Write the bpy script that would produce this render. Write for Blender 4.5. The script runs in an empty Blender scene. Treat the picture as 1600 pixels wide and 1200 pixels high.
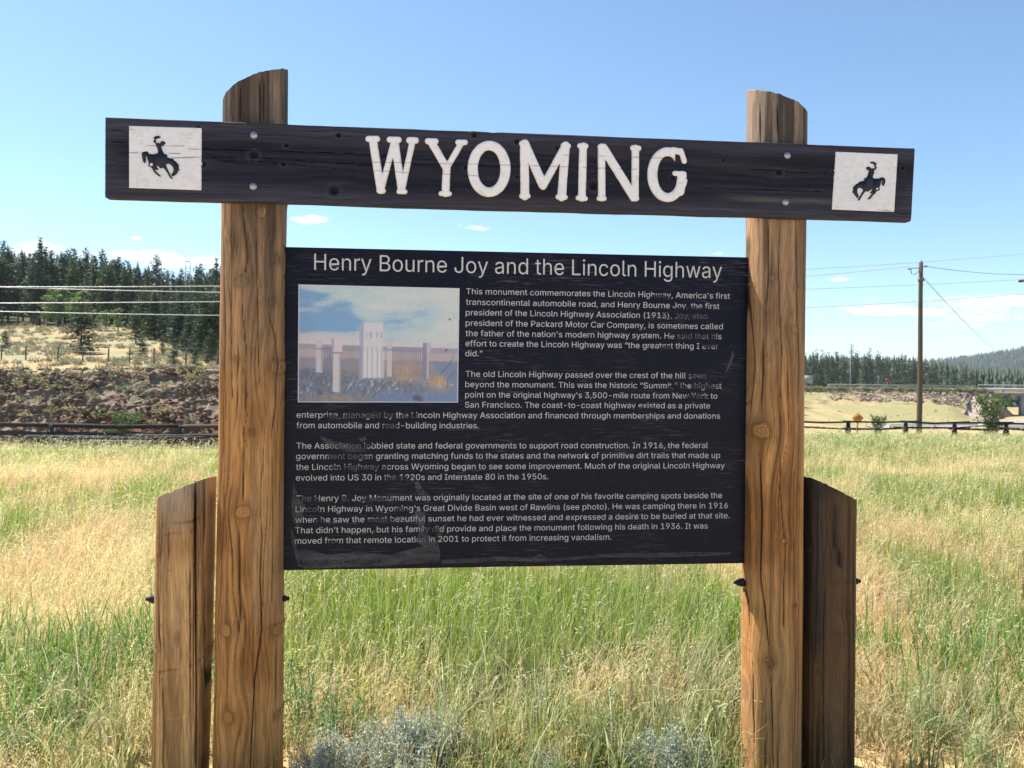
import bpy, bmesh, math, random
import numpy as np
from mathutils import Matrix, Vector, Euler

# ------------------------------------------------------------------ camera, sky, sun, exposure
SC = bpy.context.scene
COL = SC.collection
random.seed(7)
RNG = np.random.default_rng(11)
CAMZ = 1.52
FPX = 1200.0
PITCH, ROLL, YAW, TILT = -0.0069, 0.0098, 0.0967, 0.0024
fw = Vector((0, math.cos(PITCH), math.sin(PITCH)))
up0 = Vector((0, -math.sin(PITCH), math.cos(PITCH)))
rt0 = Vector((1, 0, 0))
CR = rt0 * math.cos(ROLL) + up0 * math.sin(ROLL)
CU = -rt0 * math.sin(ROLL) + up0 * math.cos(ROLL)
cam = bpy.data.cameras.new('camera')
cam.sensor_width = 36
cam.lens = 36 * FPX / 1600
cam.clip_start, cam.clip_end = 0.05, 9000
cam.dof.use_dof = True
cam.dof.focus_distance = 2.9
cam.dof.aperture_fstop = 9.0
camo = bpy.data.objects.new('camera', cam)
COL.objects.link(camo)
camo.matrix_world = Matrix(((CR.x, CU.x, -fw.x, 0), (CR.y, CU.y, -fw.y, 0), (CR.z, CU.z, -fw.z, CAMZ), (0, 0, 0, 1)))
SC.camera = camo

SUN_ELEV, SUN_AZ = math.radians(56), math.radians(146)      # azimuth measured from +X towards +Y: behind the sign, left
SUN_DIR = Vector((math.cos(SUN_ELEV) * math.cos(SUN_AZ), math.cos(SUN_ELEV) * math.sin(SUN_AZ), math.sin(SUN_ELEV)))
sl = bpy.data.lights.new('sun', 'SUN')
sl.energy = 5.0
sl.angle = math.radians(0.5)
sl.color = (1.0, 0.94, 0.84)
so = bpy.data.objects.new('sun', sl)
COL.objects.link(so)
so.rotation_euler = SUN_DIR.to_track_quat('Z', 'Y').to_euler()
so.location = (-20, 30, 40)

W = bpy.data.worlds.new('World')
SC.world = W
W.use_nodes = True
wt = W.node_tree
wt.nodes.clear()


def nd(t, kind, **kw):
    n = t.nodes.new(kind)
    for k, v in kw.items():
        if k.startswith('i_'):
            n.inputs[k[2:].replace('_', ' ')].default_value = v
        else:
            setattr(n, k, v)
    return n


def math_n(t, op, a, b=None, c=None, clamp=False):
    n = t.nodes.new('ShaderNodeMath')
    n.operation = op
    n.use_clamp = clamp
    for i, v in enumerate((a, b, c)):
        if v is None:
            continue
        if isinstance(v, (int, float)):
            n.inputs[i].default_value = v
        else:
            t.links.new(v, n.inputs[i])
    return n.outputs[0]


sky = nd(wt, 'ShaderNodeTexSky', sky_type='NISHITA', sun_disc=False)
sky.sun_elevation = SUN_ELEV
sky.sun_rotation = math.pi / 2 - SUN_AZ
sky.altitude = 1200
sky.air_density, sky.dust_density, sky.ozone_density = 1.0, 0.6, 1.6
bg = nd(wt, 'ShaderNodeBackground')
bg.inputs['Strength'].default_value = 0.082
wo = nd(wt, 'ShaderNodeOutputWorld')
# clouds: soft ellipses in the directions they stand in, broken up with noise
CLOUDS = [  # u, v (tangents of direction to +Y), half width, half height, amount
    (485, 343, 34, 9, 1.0), (214, 373, 14, 5, .9), (225, 399, 70, 11, 1.0), (270, 410, 60, 14, 1.0), (150, 402, 60, 12, .8), (60, 392, 60, 18, .95),
    (330, 412, 40, 16, .9), (742, 356, 26, 5, .8), (722, 352, 10, 4, .5), (1312, 437, 24, 5, .9), (1380, 484, 92, 11, 1.0),
    (1540, 472, 110, 14, .9), (1530, 492, 90, 14, .8), (1360, 467, 40, 5, .5), (1266, 472, 10, 4, .45), (1500, 508, 70, 7, .8), (1700, 480, 90, 20, .9), (1575, 468, 70, 10, 1.0), (1440, 487, 60, 9, 1.0),
    (-200, 380, 160, 22, .9), (1120, 396, 16, 4, .6)]
tc = nd(wt, 'ShaderNodeTexCoord')
sx = nd(wt, 'ShaderNodeSeparateXYZ')
wt.links.new(tc.outputs['Generated'], sx.inputs[0])
yy = math_n(wt, 'MAXIMUM', sx.outputs['Y'], 0.05)
uu = math_n(wt, 'DIVIDE', sx.outputs['X'], yy)
vv = math_n(wt, 'DIVIDE', sx.outputs['Z'], yy)
cmb = nd(wt, 'ShaderNodeCombineXYZ')
wt.links.new(uu, cmb.inputs[0])
wt.links.new(math_n(wt, 'MULTIPLY', vv, 2.2), cmb.inputs[1])
nz = nd(wt, 'ShaderNodeTexNoise', i_Scale=58.0, i_Detail=7.0, i_Roughness=0.68)
wt.links.new(cmb.outputs[0], nz.inputs['Vector'])
acc = None
for (cx, cy, hw, hh, am) in CLOUDS:
    d = CR * ((cx - 800) / FPX) + CU * ((600 - cy) / FPX) + fw
    cu, cv = d.x / d.y, d.z / d.y
    du = math_n(wt, 'DIVIDE', math_n(wt, 'SUBTRACT', uu, cu), hw / FPX)
    dv = math_n(wt, 'DIVIDE', math_n(wt, 'SUBTRACT', vv, cv), hh / FPX)
    r2 = math_n(wt, 'ADD', math_n(wt, 'MULTIPLY', du, du), math_n(wt, 'MULTIPLY', dv, dv))
    m = math_n(wt, 'MULTIPLY', math_n(wt, 'SUBTRACT', 1.25, r2, clamp=True), am)
    acc = m if acc is None else math_n(wt, 'MAXIMUM', acc, m)
cl = math_n(wt, 'MULTIPLY', math_n(wt, 'SUBTRACT', math_n(wt, 'ADD', math_n(wt, 'MULTIPLY', acc, 0.8), math_n(wt, 'MULTIPLY', nz.outputs['Fac'], 2.2)), 1.43), 1.7, clamp=True)
cl = math_n(wt, 'MULTIPLY', cl, math_n(wt, 'GREATER_THAN', acc, 0.001))
wmix = nd(wt, 'ShaderNodeMix', data_type='RGBA')
wt.links.new(math_n(wt, 'MULTIPLY', cl, 0.93), wmix.inputs[0])
hsv = nd(wt, 'ShaderNodeHueSaturation')
hsv.inputs['Saturation'].default_value = 1.0
wt.links.new(sky.outputs[0], hsv.inputs['Color'])
tint = nd(wt, 'ShaderNodeVectorMath', operation='MULTIPLY')
tint.inputs[1].default_value = (1.0, 1.13, 1.14)
wt.links.new(hsv.outputs[0], tint.inputs[0])
wt.links.new(tint.outputs[0], wmix.inputs[6])
wmix.inputs[7].default_value = (7.0, 7.1, 7.3, 1)
wt.links.new(wmix.outputs[2], bg.inputs['Color'])
wt.links.new(bg.outputs[0], wo.inputs['Surface'])

SC.view_settings.view_transform = 'Standard'
SC.view_settings.look = 'None'
SC.view_settings.exposure = 1.15
SC.view_settings.gamma = 1
SC.view_settings.use_curve_mapping = False
SC.render.engine = 'CYCLES'
SC.cycles.max_bounces = 6
SC.cycles.diffuse_bounces = 3
SC.cycles.transparent_max_bounces = 12
SC.cycles.use_denoising = True


# ------------------------------------------------------------------ helpers
def ray(px, py):
    return CR * ((px - 800) / FPX) + CU * ((600 - py) / FPX) + fw


def at(px, py, depth):
    """the world point that stands at a given distance (along Y) on a sight line"""
    d = ray(px, py)
    d = d * (depth / d.y)
    return Vector((d.x, d.y, d.z + CAMZ))


def project(P):
    """N x 3 world points -> photo pixels"""
    Q = P - np.array([0, 0, CAMZ])
    c = Q @ np.array(fw)
    return 800 + FPX * (Q @ np.array(CR)) / c, 600 - FPX * (Q @ np.array(CU)) / c


SO = Vector((-1.4508, 2.7407, 0))
SROOT = Vector((SO.x + math.cos(YAW) * 1.522, SO.y + math.sin(YAW) * 1.522, 0))
SM = Matrix.Translation(SROOT) @ Matrix.Rotation(YAW, 4, 'Z') @ Matrix.Rotation(-TILT, 4, 'Y')
SMI = SM.inverted()


def S(px, py, d=0.0):
    """sign-local (x, z) of the point of the plane y = d that the photo shows at a pixel"""
    o = SMI @ Vector((0, 0, CAMZ))
    v = SMI.to_3x3() @ ray(px, py)
    t = (d - o.y) / v.y
    p = o + v * t
    return p.x, p.z


def hash2(ix, iy, seed):
    h = (ix.astype(np.int64) * 374761393 + iy.astype(np.int64) * 668265263 + seed * 1442695041) & 0xffffffff
    h = ((h ^ (h >> 13)) * 1274126177) & 0xffffffff
    h = ((h ^ (h >> 16)) * 2246822519) & 0xffffffff
    return ((h ^ (h >> 15)) & 0xffff) / 65535.0


def vn(x, y, seed=0):
    x = np.asarray(x, float)
    y = np.asarray(y, float)
    ix, iy = np.floor(x), np.floor(y)
    fx, fy = x - ix, y - iy
    fx = fx * fx * (3 - 2 * fx)
    fy = fy * fy * (3 - 2 * fy)
    a, b = hash2(ix, iy, seed), hash2(ix + 1, iy, seed)
    c, d = hash2(ix, iy + 1, seed), hash2(ix + 1, iy + 1, seed)
    return (a * (1 - fx) + b * fx) * (1 - fy) + (c * (1 - fx) + d * fx) * fy


def fbm(x, y, oct=4, seed=0, gain=0.5):
    x = np.asarray(x, float)
    y = np.asarray(y, float)
    s, a, n = 0, 1.0, 0
    for k in range(oct):
        s = s + a * vn(x * 2 ** k + 17.3 * k, y * 2 ** k - 9.1 * k, seed + k)
        n += a
        a *= gain
    return s / n


def sstep(a, b, x):
    t = np.clip((np.asarray(x, float) - a) / (b - a), 0, 1)
    return t * t * (3 - 2 * t)


def mixc(a, b, t):
    t = np.asarray(t)[..., None]
    return np.asarray(a) * (1 - t) + np.asarray(b) * t


def tag(o, label=None, cat=None, group=None, kind=None):
    if label:
        o['label'] = label
    if cat:
        o['category'] = cat
    if group:
        o['group'] = group
    if kind:
        o['kind'] = kind
    return o


def empty(name, loc=(0, 0, 0), rz=0, label=None, cat=None, group=None):
    o = bpy.data.objects.new(name, None)
    COL.objects.link(o)
    o.location = loc
    o.rotation_euler = (0, 0, rz)
    o.empty_display_size = 0.1
    return tag(o, label, cat, group)


def link(name, me, mat=None, parent=None):
    o = bpy.data.objects.new(name, me)
    COL.objects.link(o)
    if mat:
        me.materials.append(mat)
    if parent:
        o.parent = parent
    return o


def np_mesh(name, V, F, mat=None, parent=None, col=None, smooth=False, mats=None, midx=None):
    """V: N x 3; F: list of arrays (M x 3 or M x 4)"""
    V = np.asarray(V, np.float32)
    me = bpy.data.meshes.new(name)
    me.vertices.add(len(V))
    me.vertices.foreach_set('co', V.ravel())
    F = [np.asarray(f, np.int32) for f in F if len(f)]
    li = np.concatenate([f.ravel() for f in F])
    tot = np.concatenate([np.full(len(f), f.shape[1], np.int32) for f in F])
    st = np.concatenate([[0], np.cumsum(tot)[:-1]]).astype(np.int32)
    me.loops.add(len(li))
    me.loops.foreach_set('vertex_index', li)
    me.polygons.add(len(tot))
    me.polygons.foreach_set('loop_start', st)
    me.polygons.foreach_set('loop_total', tot)
    if smooth:
        me.polygons.foreach_set('use_smooth', np.ones(len(tot), bool))
    me.update(calc_edges=True)
    if col is not None:
        a = me.attributes.new('col', 'FLOAT_COLOR', 'POINT')
        c = np.ones((len(V), 4), np.float32)
        c[:, :3] = np.clip(col, 0, 1)
        a.data.foreach_set('color', c.ravel())
    o = bpy.data.objects.new(name, me)
    COL.objects.link(o)
    for m in (mats or ([mat] if mat else [])):
        me.materials.append(m)
    if midx is not None:
        me.polygons.foreach_set('material_index', np.asarray(midx, np.int32))
    if parent:
        o.parent = parent
    return o


class MB:
    """gathers boxes, tubes and grids for ONE mesh object"""

    def __init__(self):
        self.v, self.q, self.t, self.c = [], [], [], []
        self.n = 0

    def add(self, V, Q=(), T=(), c=None):
        V = np.asarray(V, float)
        self.v.append(V)
        if len(Q):
            self.q.append(np.asarray(Q) + self.n)
        if len(T):
            self.t.append(np.asarray(T) + self.n)
        self.c.append(np.tile(np.asarray(c if c is not None else (1, 1, 1), float), (len(V), 1)) if c is None or np.ndim(c) == 1 else np.asarray(c, float))
        self.n += len(V)

    def box(self, a, b, c=None, M=None):
        (x0, y0, z0), (x1, y1, z1) = a, b
        V = np.array([(x, y, z) for z in (z0, z1) for y in (y0, y1) for x in (x0, x1)], float)
        if M is not None:
            V = np.array([M @ Vector(p) for p in V])
        self.add(V, [(0, 2, 3, 1), (4, 5, 7, 6), (0, 1, 5, 4), (2, 6, 7, 3), (0, 4, 6, 2), (1, 3, 7, 5)], c=c)

    def tube(self, P, R, n=8, c=None, cap=True, jitter=0.0):
        P = np.asarray(P, float)
        k = len(P)
        R = np.full(k, R, float) if np.ndim(R) == 0 else np.asarray(R, float)
        T = np.gradient(P, axis=0)
        T /= np.linalg.norm(T, axis=1)[:, None] + 1e-12
        ref = np.array([0, 0, 1.0]) if abs(T[0][2]) < .9 else np.array([1.0, 0, 0])
        A = np.cross(T, ref)
        A /= np.linalg.norm(A, axis=1)[:, None] + 1e-12
        B = np.cross(T, A)
        th = np.linspace(0, 2 * np.pi, n, endpoint=False)
        rr = R[:, None] * (1 + jitter * (RNG.random((k, n)) - .5))
        V = P[:, None] + rr[..., None] * (np.cos(th)[None, :, None] * A[:, None] + np.sin(th)[None, :, None] * B[:, None])
        i = np.arange(k - 1)[:, None] * n
        j = np.arange(n)[None]
        j2 = (j + 1) % n
        Q = np.stack([i + j, i + n + j, i + n + j2, i + j2], -1).reshape(-1, 4)
        V = V.reshape(-1, 3)
        if cap:
            V = np.vstack([V, P[0], P[-1]])
            a, b = k * n, k * n + 1
            jj = np.arange(n)
            T3 = np.vstack([np.stack([np.full(n, a), jj, (jj + 1) % n], -1),
                            np.stack([np.full(n, b), (k - 1) * n + (jj + 1) % n, (k - 1) * n + jj], -1)])
        else:
            T3 = []
        self.add(V, Q, T3, c=c)

    def poly(self, pts, depth_vec, c=None):
        """closed outline (convex or not handled by triangulation) extruded along depth_vec"""
        bm = bmesh.new()
        vs = [bm.verts.new(p) for p in pts]
        f = bm.faces.new(vs)
        r = bmesh.ops.extrude_face_region(bm, geom=[f])
        bmesh.ops.translate(bm, vec=depth_vec, verts=[g for g in r['geom'] if isinstance(g, bmesh.types.BMVert)])
        bmesh.ops.triangulate(bm, faces=bm.faces[:])
        bm.verts.index_update()
        V = [tuple(v.co) for v in bm.verts]
        T = [[v.index for v in f.verts] for f in bm.faces]
        bm.free()
        self.add(V, T=T, c=c)

    def build(self, name, mat=None, parent=None, smooth=False, col=True):
        V = np.vstack(self.v)
        F = []
        if self.q:
            F.append(np.vstack(self.q))
        if self.t:
            F.append(np.vstack(self.t))
        return np_mesh(name, V, F, mat, parent, np.vstack(self.c) if col else None, smooth)


def grid_faces(nu, nv, wrap=False):
    i = np.arange(nu - 1)[:, None]
    j = np.arange(nv if wrap else nv - 1)[None]
    j2 = (j + 1) % nv
    return np.stack([i * nv + j, (i + 1) * nv + j, (i + 1) * nv + j2, i * nv + j2], -1).reshape(-1, 4)


def copy_tree(o, parent=None):
    c = o.copy()
    COL.objects.link(c)
    if parent:
        c.parent = parent
    for ch in [k for k in KIDS.get(o.name, [])]:
        copy_tree(ch, c)
    return c


KIDS = {}


def kids(root, *ch):
    KIDS[root.name] = list(ch)
    return root


# ------------------------------------------------------------------ materials
def mat(name, base=(.5, .5, .5), rough=.8, spec=.3, metal=0.0, attr=False, noise=None, bump=None, trans=0.0, transcol=None):
    """noise: (scale xyz, amount lo, hi); bump: (scale xyz, strength, distance)"""
    m = bpy.data.materials.new(name)
    m.use_nodes = True
    t = m.node_tree
    p = t.nodes['Principled BSDF']
    p.inputs['Roughness'].default_value = rough
    p.inputs['Specular IOR Level'].default_value = spec
    p.inputs['Metallic'].default_value = metal
    if attr:
        a = nd(t, 'ShaderNodeAttribute', attribute_name='col')
        src = a.outputs['Color']
    else:
        r = nd(t, 'ShaderNodeRGB')
        r.outputs[0].default_value = (*base, 1)
        src = r.outputs[0]
    tc = nd(t, 'ShaderNodeTexCoord')
    if noise:
        mp = nd(t, 'ShaderNodeMapping')
        mp.inputs['Scale'].default_value = noise[0]
        t.links.new(tc.outputs['Object'], mp.inputs[0])
        n = nd(t, 'ShaderNodeTexNoise', i_Scale=1.0, i_Detail=5.0, i_Roughness=0.65)
        t.links.new(mp.outputs[0], n.inputs['Vector'])
        mr = nd(t, 'ShaderNodeMapRange')
        mr.inputs['From Min'].default_value = .28
        mr.inputs['From Max'].default_value = .72
        mr.inputs['To Min'].default_value = noise[1]
        mr.inputs['To Max'].default_value = noise[2]
        t.links.new(n.outputs['Fac'], mr.inputs['Value'])
        mx = nd(t, 'ShaderNodeVectorMath', operation='SCALE')
        t.links.new(src, mx.inputs[0])
        t.links.new(mr.outputs[0], mx.inputs['Scale'])
        src = mx.outputs[0]
    t.links.new(src, p.inputs['Base Color'])
    if bump:
        mp = nd(t, 'ShaderNodeMapping')
        mp.inputs['Scale'].default_value = bump[0]
        t.links.new(tc.outputs['Object'], mp.inputs[0])
        n = nd(t, 'ShaderNodeTexNoise', i_Scale=1.0, i_Detail=5.0, i_Roughness=0.6)
        t.links.new(mp.outputs[0], n.inputs['Vector'])
        b = nd(t, 'ShaderNodeBump')
        b.inputs['Strength'].default_value = bump[1]
        b.inputs['Distance'].default_value = bump[2]
        t.links.new(n.outputs['Fac'], b.inputs['Height'])
        t.links.new(b.outputs[0], p.inputs['Normal'])
    if trans:
        tr = nd(t, 'ShaderNodeBsdfTranslucent')
        if transcol:
            mm = nd(t, 'ShaderNodeMix', data_type='RGBA', blend_type='MULTIPLY')
            mm.inputs[0].default_value = 1
            t.links.new(src, mm.inputs[6])
            mm.inputs[7].default_value = (*transcol, 1)
            t.links.new(mm.outputs[2], tr.inputs['Color'])
        else:
            t.links.new(src, tr.inputs['Color'])
        ms = nd(t, 'ShaderNodeMixShader')
        ms.inputs[0].default_value = trans
        out = t.nodes['Material Output']
        t.links.new(p.outputs[0], ms.inputs[1])
        t.links.new(tr.outputs[0], ms.inputs[2])
        t.links.new(ms.outputs[0], out.inputs['Surface'])
    return m


M_WOOD = mat('weathered_log', attr=True, rough=.75, spec=.22, noise=((240, 240, 13), .58, 1.36), bump=((420, 420, 22), .8, .0025))
M_BOARD = mat('stained_board', attr=True, rough=.66, spec=.2, noise=((7, 200, 240), .55, 1.5), bump=((10, 300, 420), .5, .002))
M_PAINT = mat('white_paint', attr=True, rough=.6, spec=.3, noise=((40, 40, 55), .93, 1.05), bump=((60, 60, 140), .12, .001))
M_NAVY = mat('dark_navy_paint', (.009, .010, .022), rough=.5, noise=((60, 60, 200), .6, 1.5))
M_BOLT = mat('galvanised_steel', (.33, .34, .36), rough=.42, metal=.85, noise=((300, 300, 300), .7, 1.2))
M_RUST = mat('blackened_steel', (.025, .024, .026), rough=.5, metal=.5, noise=((200, 200, 200), .6, 1.5))
M_GREEN = mat('grass_blade', attr=True, rough=.5, spec=.3, trans=.5, transcol=(1.0, 1.0, .8))
M_LEAF = mat('leaf', attr=True, rough=.55, spec=.25, trans=.3)
M_NEEDLE = mat('needles', attr=True, rough=.6, spec=.2, trans=.18)
M_BARK = mat('bark', attr=True, rough=.9, spec=.1, noise=((20, 20, 4), .7, 1.3))
M_GROUND = mat('ground', attr=True, rough=.95, spec=.05, noise=((9, 9, 9), .72, 1.28), bump=((14, 14, 14), .5, .05))
M_ROCK = mat('rock', attr=True, rough=.9, spec=.1, noise=((4, 4, 9), .7, 1.25), bump=((9, 9, 16), .6, .05))
M_RAIL = mat('grey_rail', attr=True, rough=.85, spec=.15, noise=((3, 40, 40), .6, 1.3))
M_WIRE = mat('aluminium_wire', (.62, .62, .62), rough=.45, metal=.35)
M_WIREDARK = mat('weathered_wire', (.16, .17, .18), rough=.5, metal=.2)
M_CONC = mat('concrete', attr=True, rough=.85, spec=.15, noise=((.8, .8, .8), .85, 1.1))
M_PLAIN = mat('painted_metal', attr=True, rough=.5, spec=.3)


# ------------------------------------------------------------------ terrain
def piece(x, xs, zs):
    return np.interp(x, xs, zs)


RY = [0, 6, 12, 20, 32, 36, 55, 80, 130, 150, 176, 230, 300, 500, 800, 1500, 4000]
RZ = [0, -.03, -.12, -.36, -.85, -1.05, -2.3, -4.0, -6.1, -6.1, -3.7, -3.2, -3.0, 0, 4, 20, 40]
LY = [0, 6, 12, 20, 28, 31.0, 36.6, 40.4, 41.2, 60, 78, 100, 140, 300, 4000]
LZ = [0, -.05, -.22, -.70, -1.45, -2.0, -1.9, 1.35, 1.62, 3.95, 6.35, 8.8, 14.5, 26, 60]


def ground(x, y):
    x = np.asarray(x, float)
    y = np.asarray(y, float)
    d = np.maximum(y, 0)
    t = x / np.maximum(np.sqrt(x * x + d * d), 1)
    wl = 1 - sstep(-.30, -.08, t)
    dl = d + 1.6 * (vn(x * .12, x * 0 + 3.3, 5) - .5) * sstep(30, 36, d) + 5.5 * sstep(-16.5, -12.5, x) * sstep(34, 40, d) * 0
    zl = piece(dl, LY, LZ)
    zr = piece(d, RY, RZ)
    # the cut the lower road runs through, right of the bridge abutment
    low = sstep(.570, .60, x / np.maximum(d, 1)) * sstep(138, 160, d)
    zr = zr * (1 - low) + piece(d, [130, 190, 350, 600, 1500, 4000], [-6.1, -6.6, -5.2, 0, 18, 40]) * low
    z = zl * wl + zr * (1 - wl)
    z = z - .07 * sstep(.3, 1.3, x) * (1 - sstep(4, 9, np.abs(d)))
    # forested hill far off on the right
    hx, hy = (x - 1010) / 270, (y - 1250) / 380
    z = z + 58 * np.exp(-(hx * hx + hy * hy) * 1.3) * sstep(400, 900, d)
    z = z + (fbm(x * .6, y * .6, 3, 21) - .5) * .10 * sstep(1, 6, np.hypot(x, y))
    z = z + (fbm(x * .09, y * .09, 3, 31) - .5) * .9 * sstep(44, 70, np.hypot(x, y))
    return z


STRAW = np.array([.40, .30, .155])
SOIL = np.array([.30, .205, .135])
GREENG = np.array([.16, .20, .055])


def smin_blob(px, py, cx, cy, rx, ry):
    return np.exp(-(((px - cx) / rx) ** 2 + ((py - cy) / ry) ** 2))


def dryness(x, y):
    """how much of the field's cover is dry straw at a place (0 green .. 1 straw)"""
    px, py = project(np.stack([x, y, ground(x, y) + .22], -1))
    n = fbm(x * .9, y * .45, 4, 41)
    far = sstep(14, 24, y)
    mid = sstep(4.5, 7.5, y)
    v = .50 + (n - .5) * (3.2 - 1.7 * mid) + (fbm(x * 2.6, y * 1.7, 3, 42) - .5) * (1.0 + .9 * mid)
    v = v * (1 - far * .15)
    for (cx, cy, rx, ry, a) in DRYBLOBS:
        v = v + a * smin_blob(px, py, cx, cy, rx, ry) * (1 - .35 * mid)
    return np.clip(v, 0, 1)


DRYBLOBS = [(100, 860, 140, 95, .42), (90, 985, 130, 55, -.65), (130, 1095, 150, 40, .6), (60, 1160, 120, 25, -.1),
            (760, 930, 340, 60, -.8), (520, 985, 130, 40, -.25), (720, 1045, 330, 40, .8), (965, 1020, 70, 40, .9), (1080, 980, 70, 60, -.4),
             (860, 1130, 180, 40, .12), (1060, 1130, 90, 40, .05), (640, 1110, 160, 30, .3), (200, 690, 240, 12, -.45), (1450, 685, 300, 14, -.35), (120, 725, 260, 22, .3),
            (1450, 745, 260, 30, .12), (1500, 830, 160, 60, .05), (1420, 900, 90, 60, -.1), (1530, 960, 140, 80, -.25), (1480, 1150, 120, 50, .6), (1370, 1150, 50, 60, .4), (220, 760, 60, 50, -.2),
            (1350, 700, 100, 20, -.3)]

# one terrain sheet, polar rings out past the horizon
na, nr = 720, 430
rad = np.concatenate([[0.4], np.geomspace(0.7, 4200, nr - 1)])
ang = np.linspace(0, 2 * np.pi, na, endpoint=False)
RR, AA = np.meshgrid(rad, ang, indexing='ij')
TX, TY = (RR * np.cos(AA)).ravel(), (RR * np.sin(AA)).ravel()
TZ = ground(TX, TY)
TT = TX / np.maximum(np.hypot(TX, TY), 1)
wl = 1 - sstep(-.30, -.08, TT)
dr = np.where(TY > 1, dryness(TX, np.maximum(TY, 1)), .6)
tcol = mixc(GREENG, STRAW * 1.25, np.clip(dr * .9 + .15, 0, 1))
tcol = mixc(tcol, SOIL * .9, sstep(.50, .72, fbm(TX * 2.2, TY * 2.2, 3, 3)) * .6 * (TY < 30))
hillm = wl * sstep(37, 41, TY)
tan_ = mixc(np.array([.40, .285, .15]), np.array([.255, .255, .155]), sstep(.42, .66, fbm(TX * .55, TY * .55, 4, 9)))
tcol = mixc(tcol, tan_, hillm)
red = mixc(np.array([.25, .125, .085]), np.array([.36, .24, .17]), fbm(TX * 1.5, TY * 1.5, 3, 8))
tcol = mixc(tcol, red, wl * sstep(35, 36.5, TY) * (1 - sstep(40.5, 41.3, TY)))
forest = wl * sstep(78, 86, TY)
tcol = mixc(tcol, np.array([.085, .085, .05]), forest)
rt = (1 - wl) * sstep(34, 40, TY)
tcol = mixc(tcol, mixc(np.array([.36, .275, .15]), np.array([.255, .235, .115]), sstep(.42, .58, .5 * fbm(TX * .12, TY * .06, 4, 19) + .5 * fbm(TX * .45, TY * .09, 4, 20))), rt)
tcol = mixc(tcol, np.array([.05, .07, .045]), (1 - wl) * sstep(420, 600, TY))
back = 1 - sstep(-1.0, 1.6, TY)
tcol = mixc(tcol, np.array([.56, .48, .39]), back)  # unseen ground behind the camera, made pale to bounce light onto the sign
np_mesh('ground', np.stack([TX, TY, TZ], -1), [grid_faces(nr, na, True)], M_GROUND, col=tcol, smooth=True)
bpy.data.objects['ground']['kind'] = 'structure'


# ------------------------------------------------------------------ wood
def pline_dist(x, z, pts):
    """distance from points to a polyline in x at each z (near-vertical cracks): returns |x - line(z)| and inside mask"""
    pts = sorted(pts, key=lambda p: p[1])
    zs = [p[1] for p in pts]
    xs = [p[0] for p in pts]
    xl = np.interp(z, zs, xs)
    end = np.minimum(z - zs[0], zs[-1] - z)
    return x - xl, end


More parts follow.
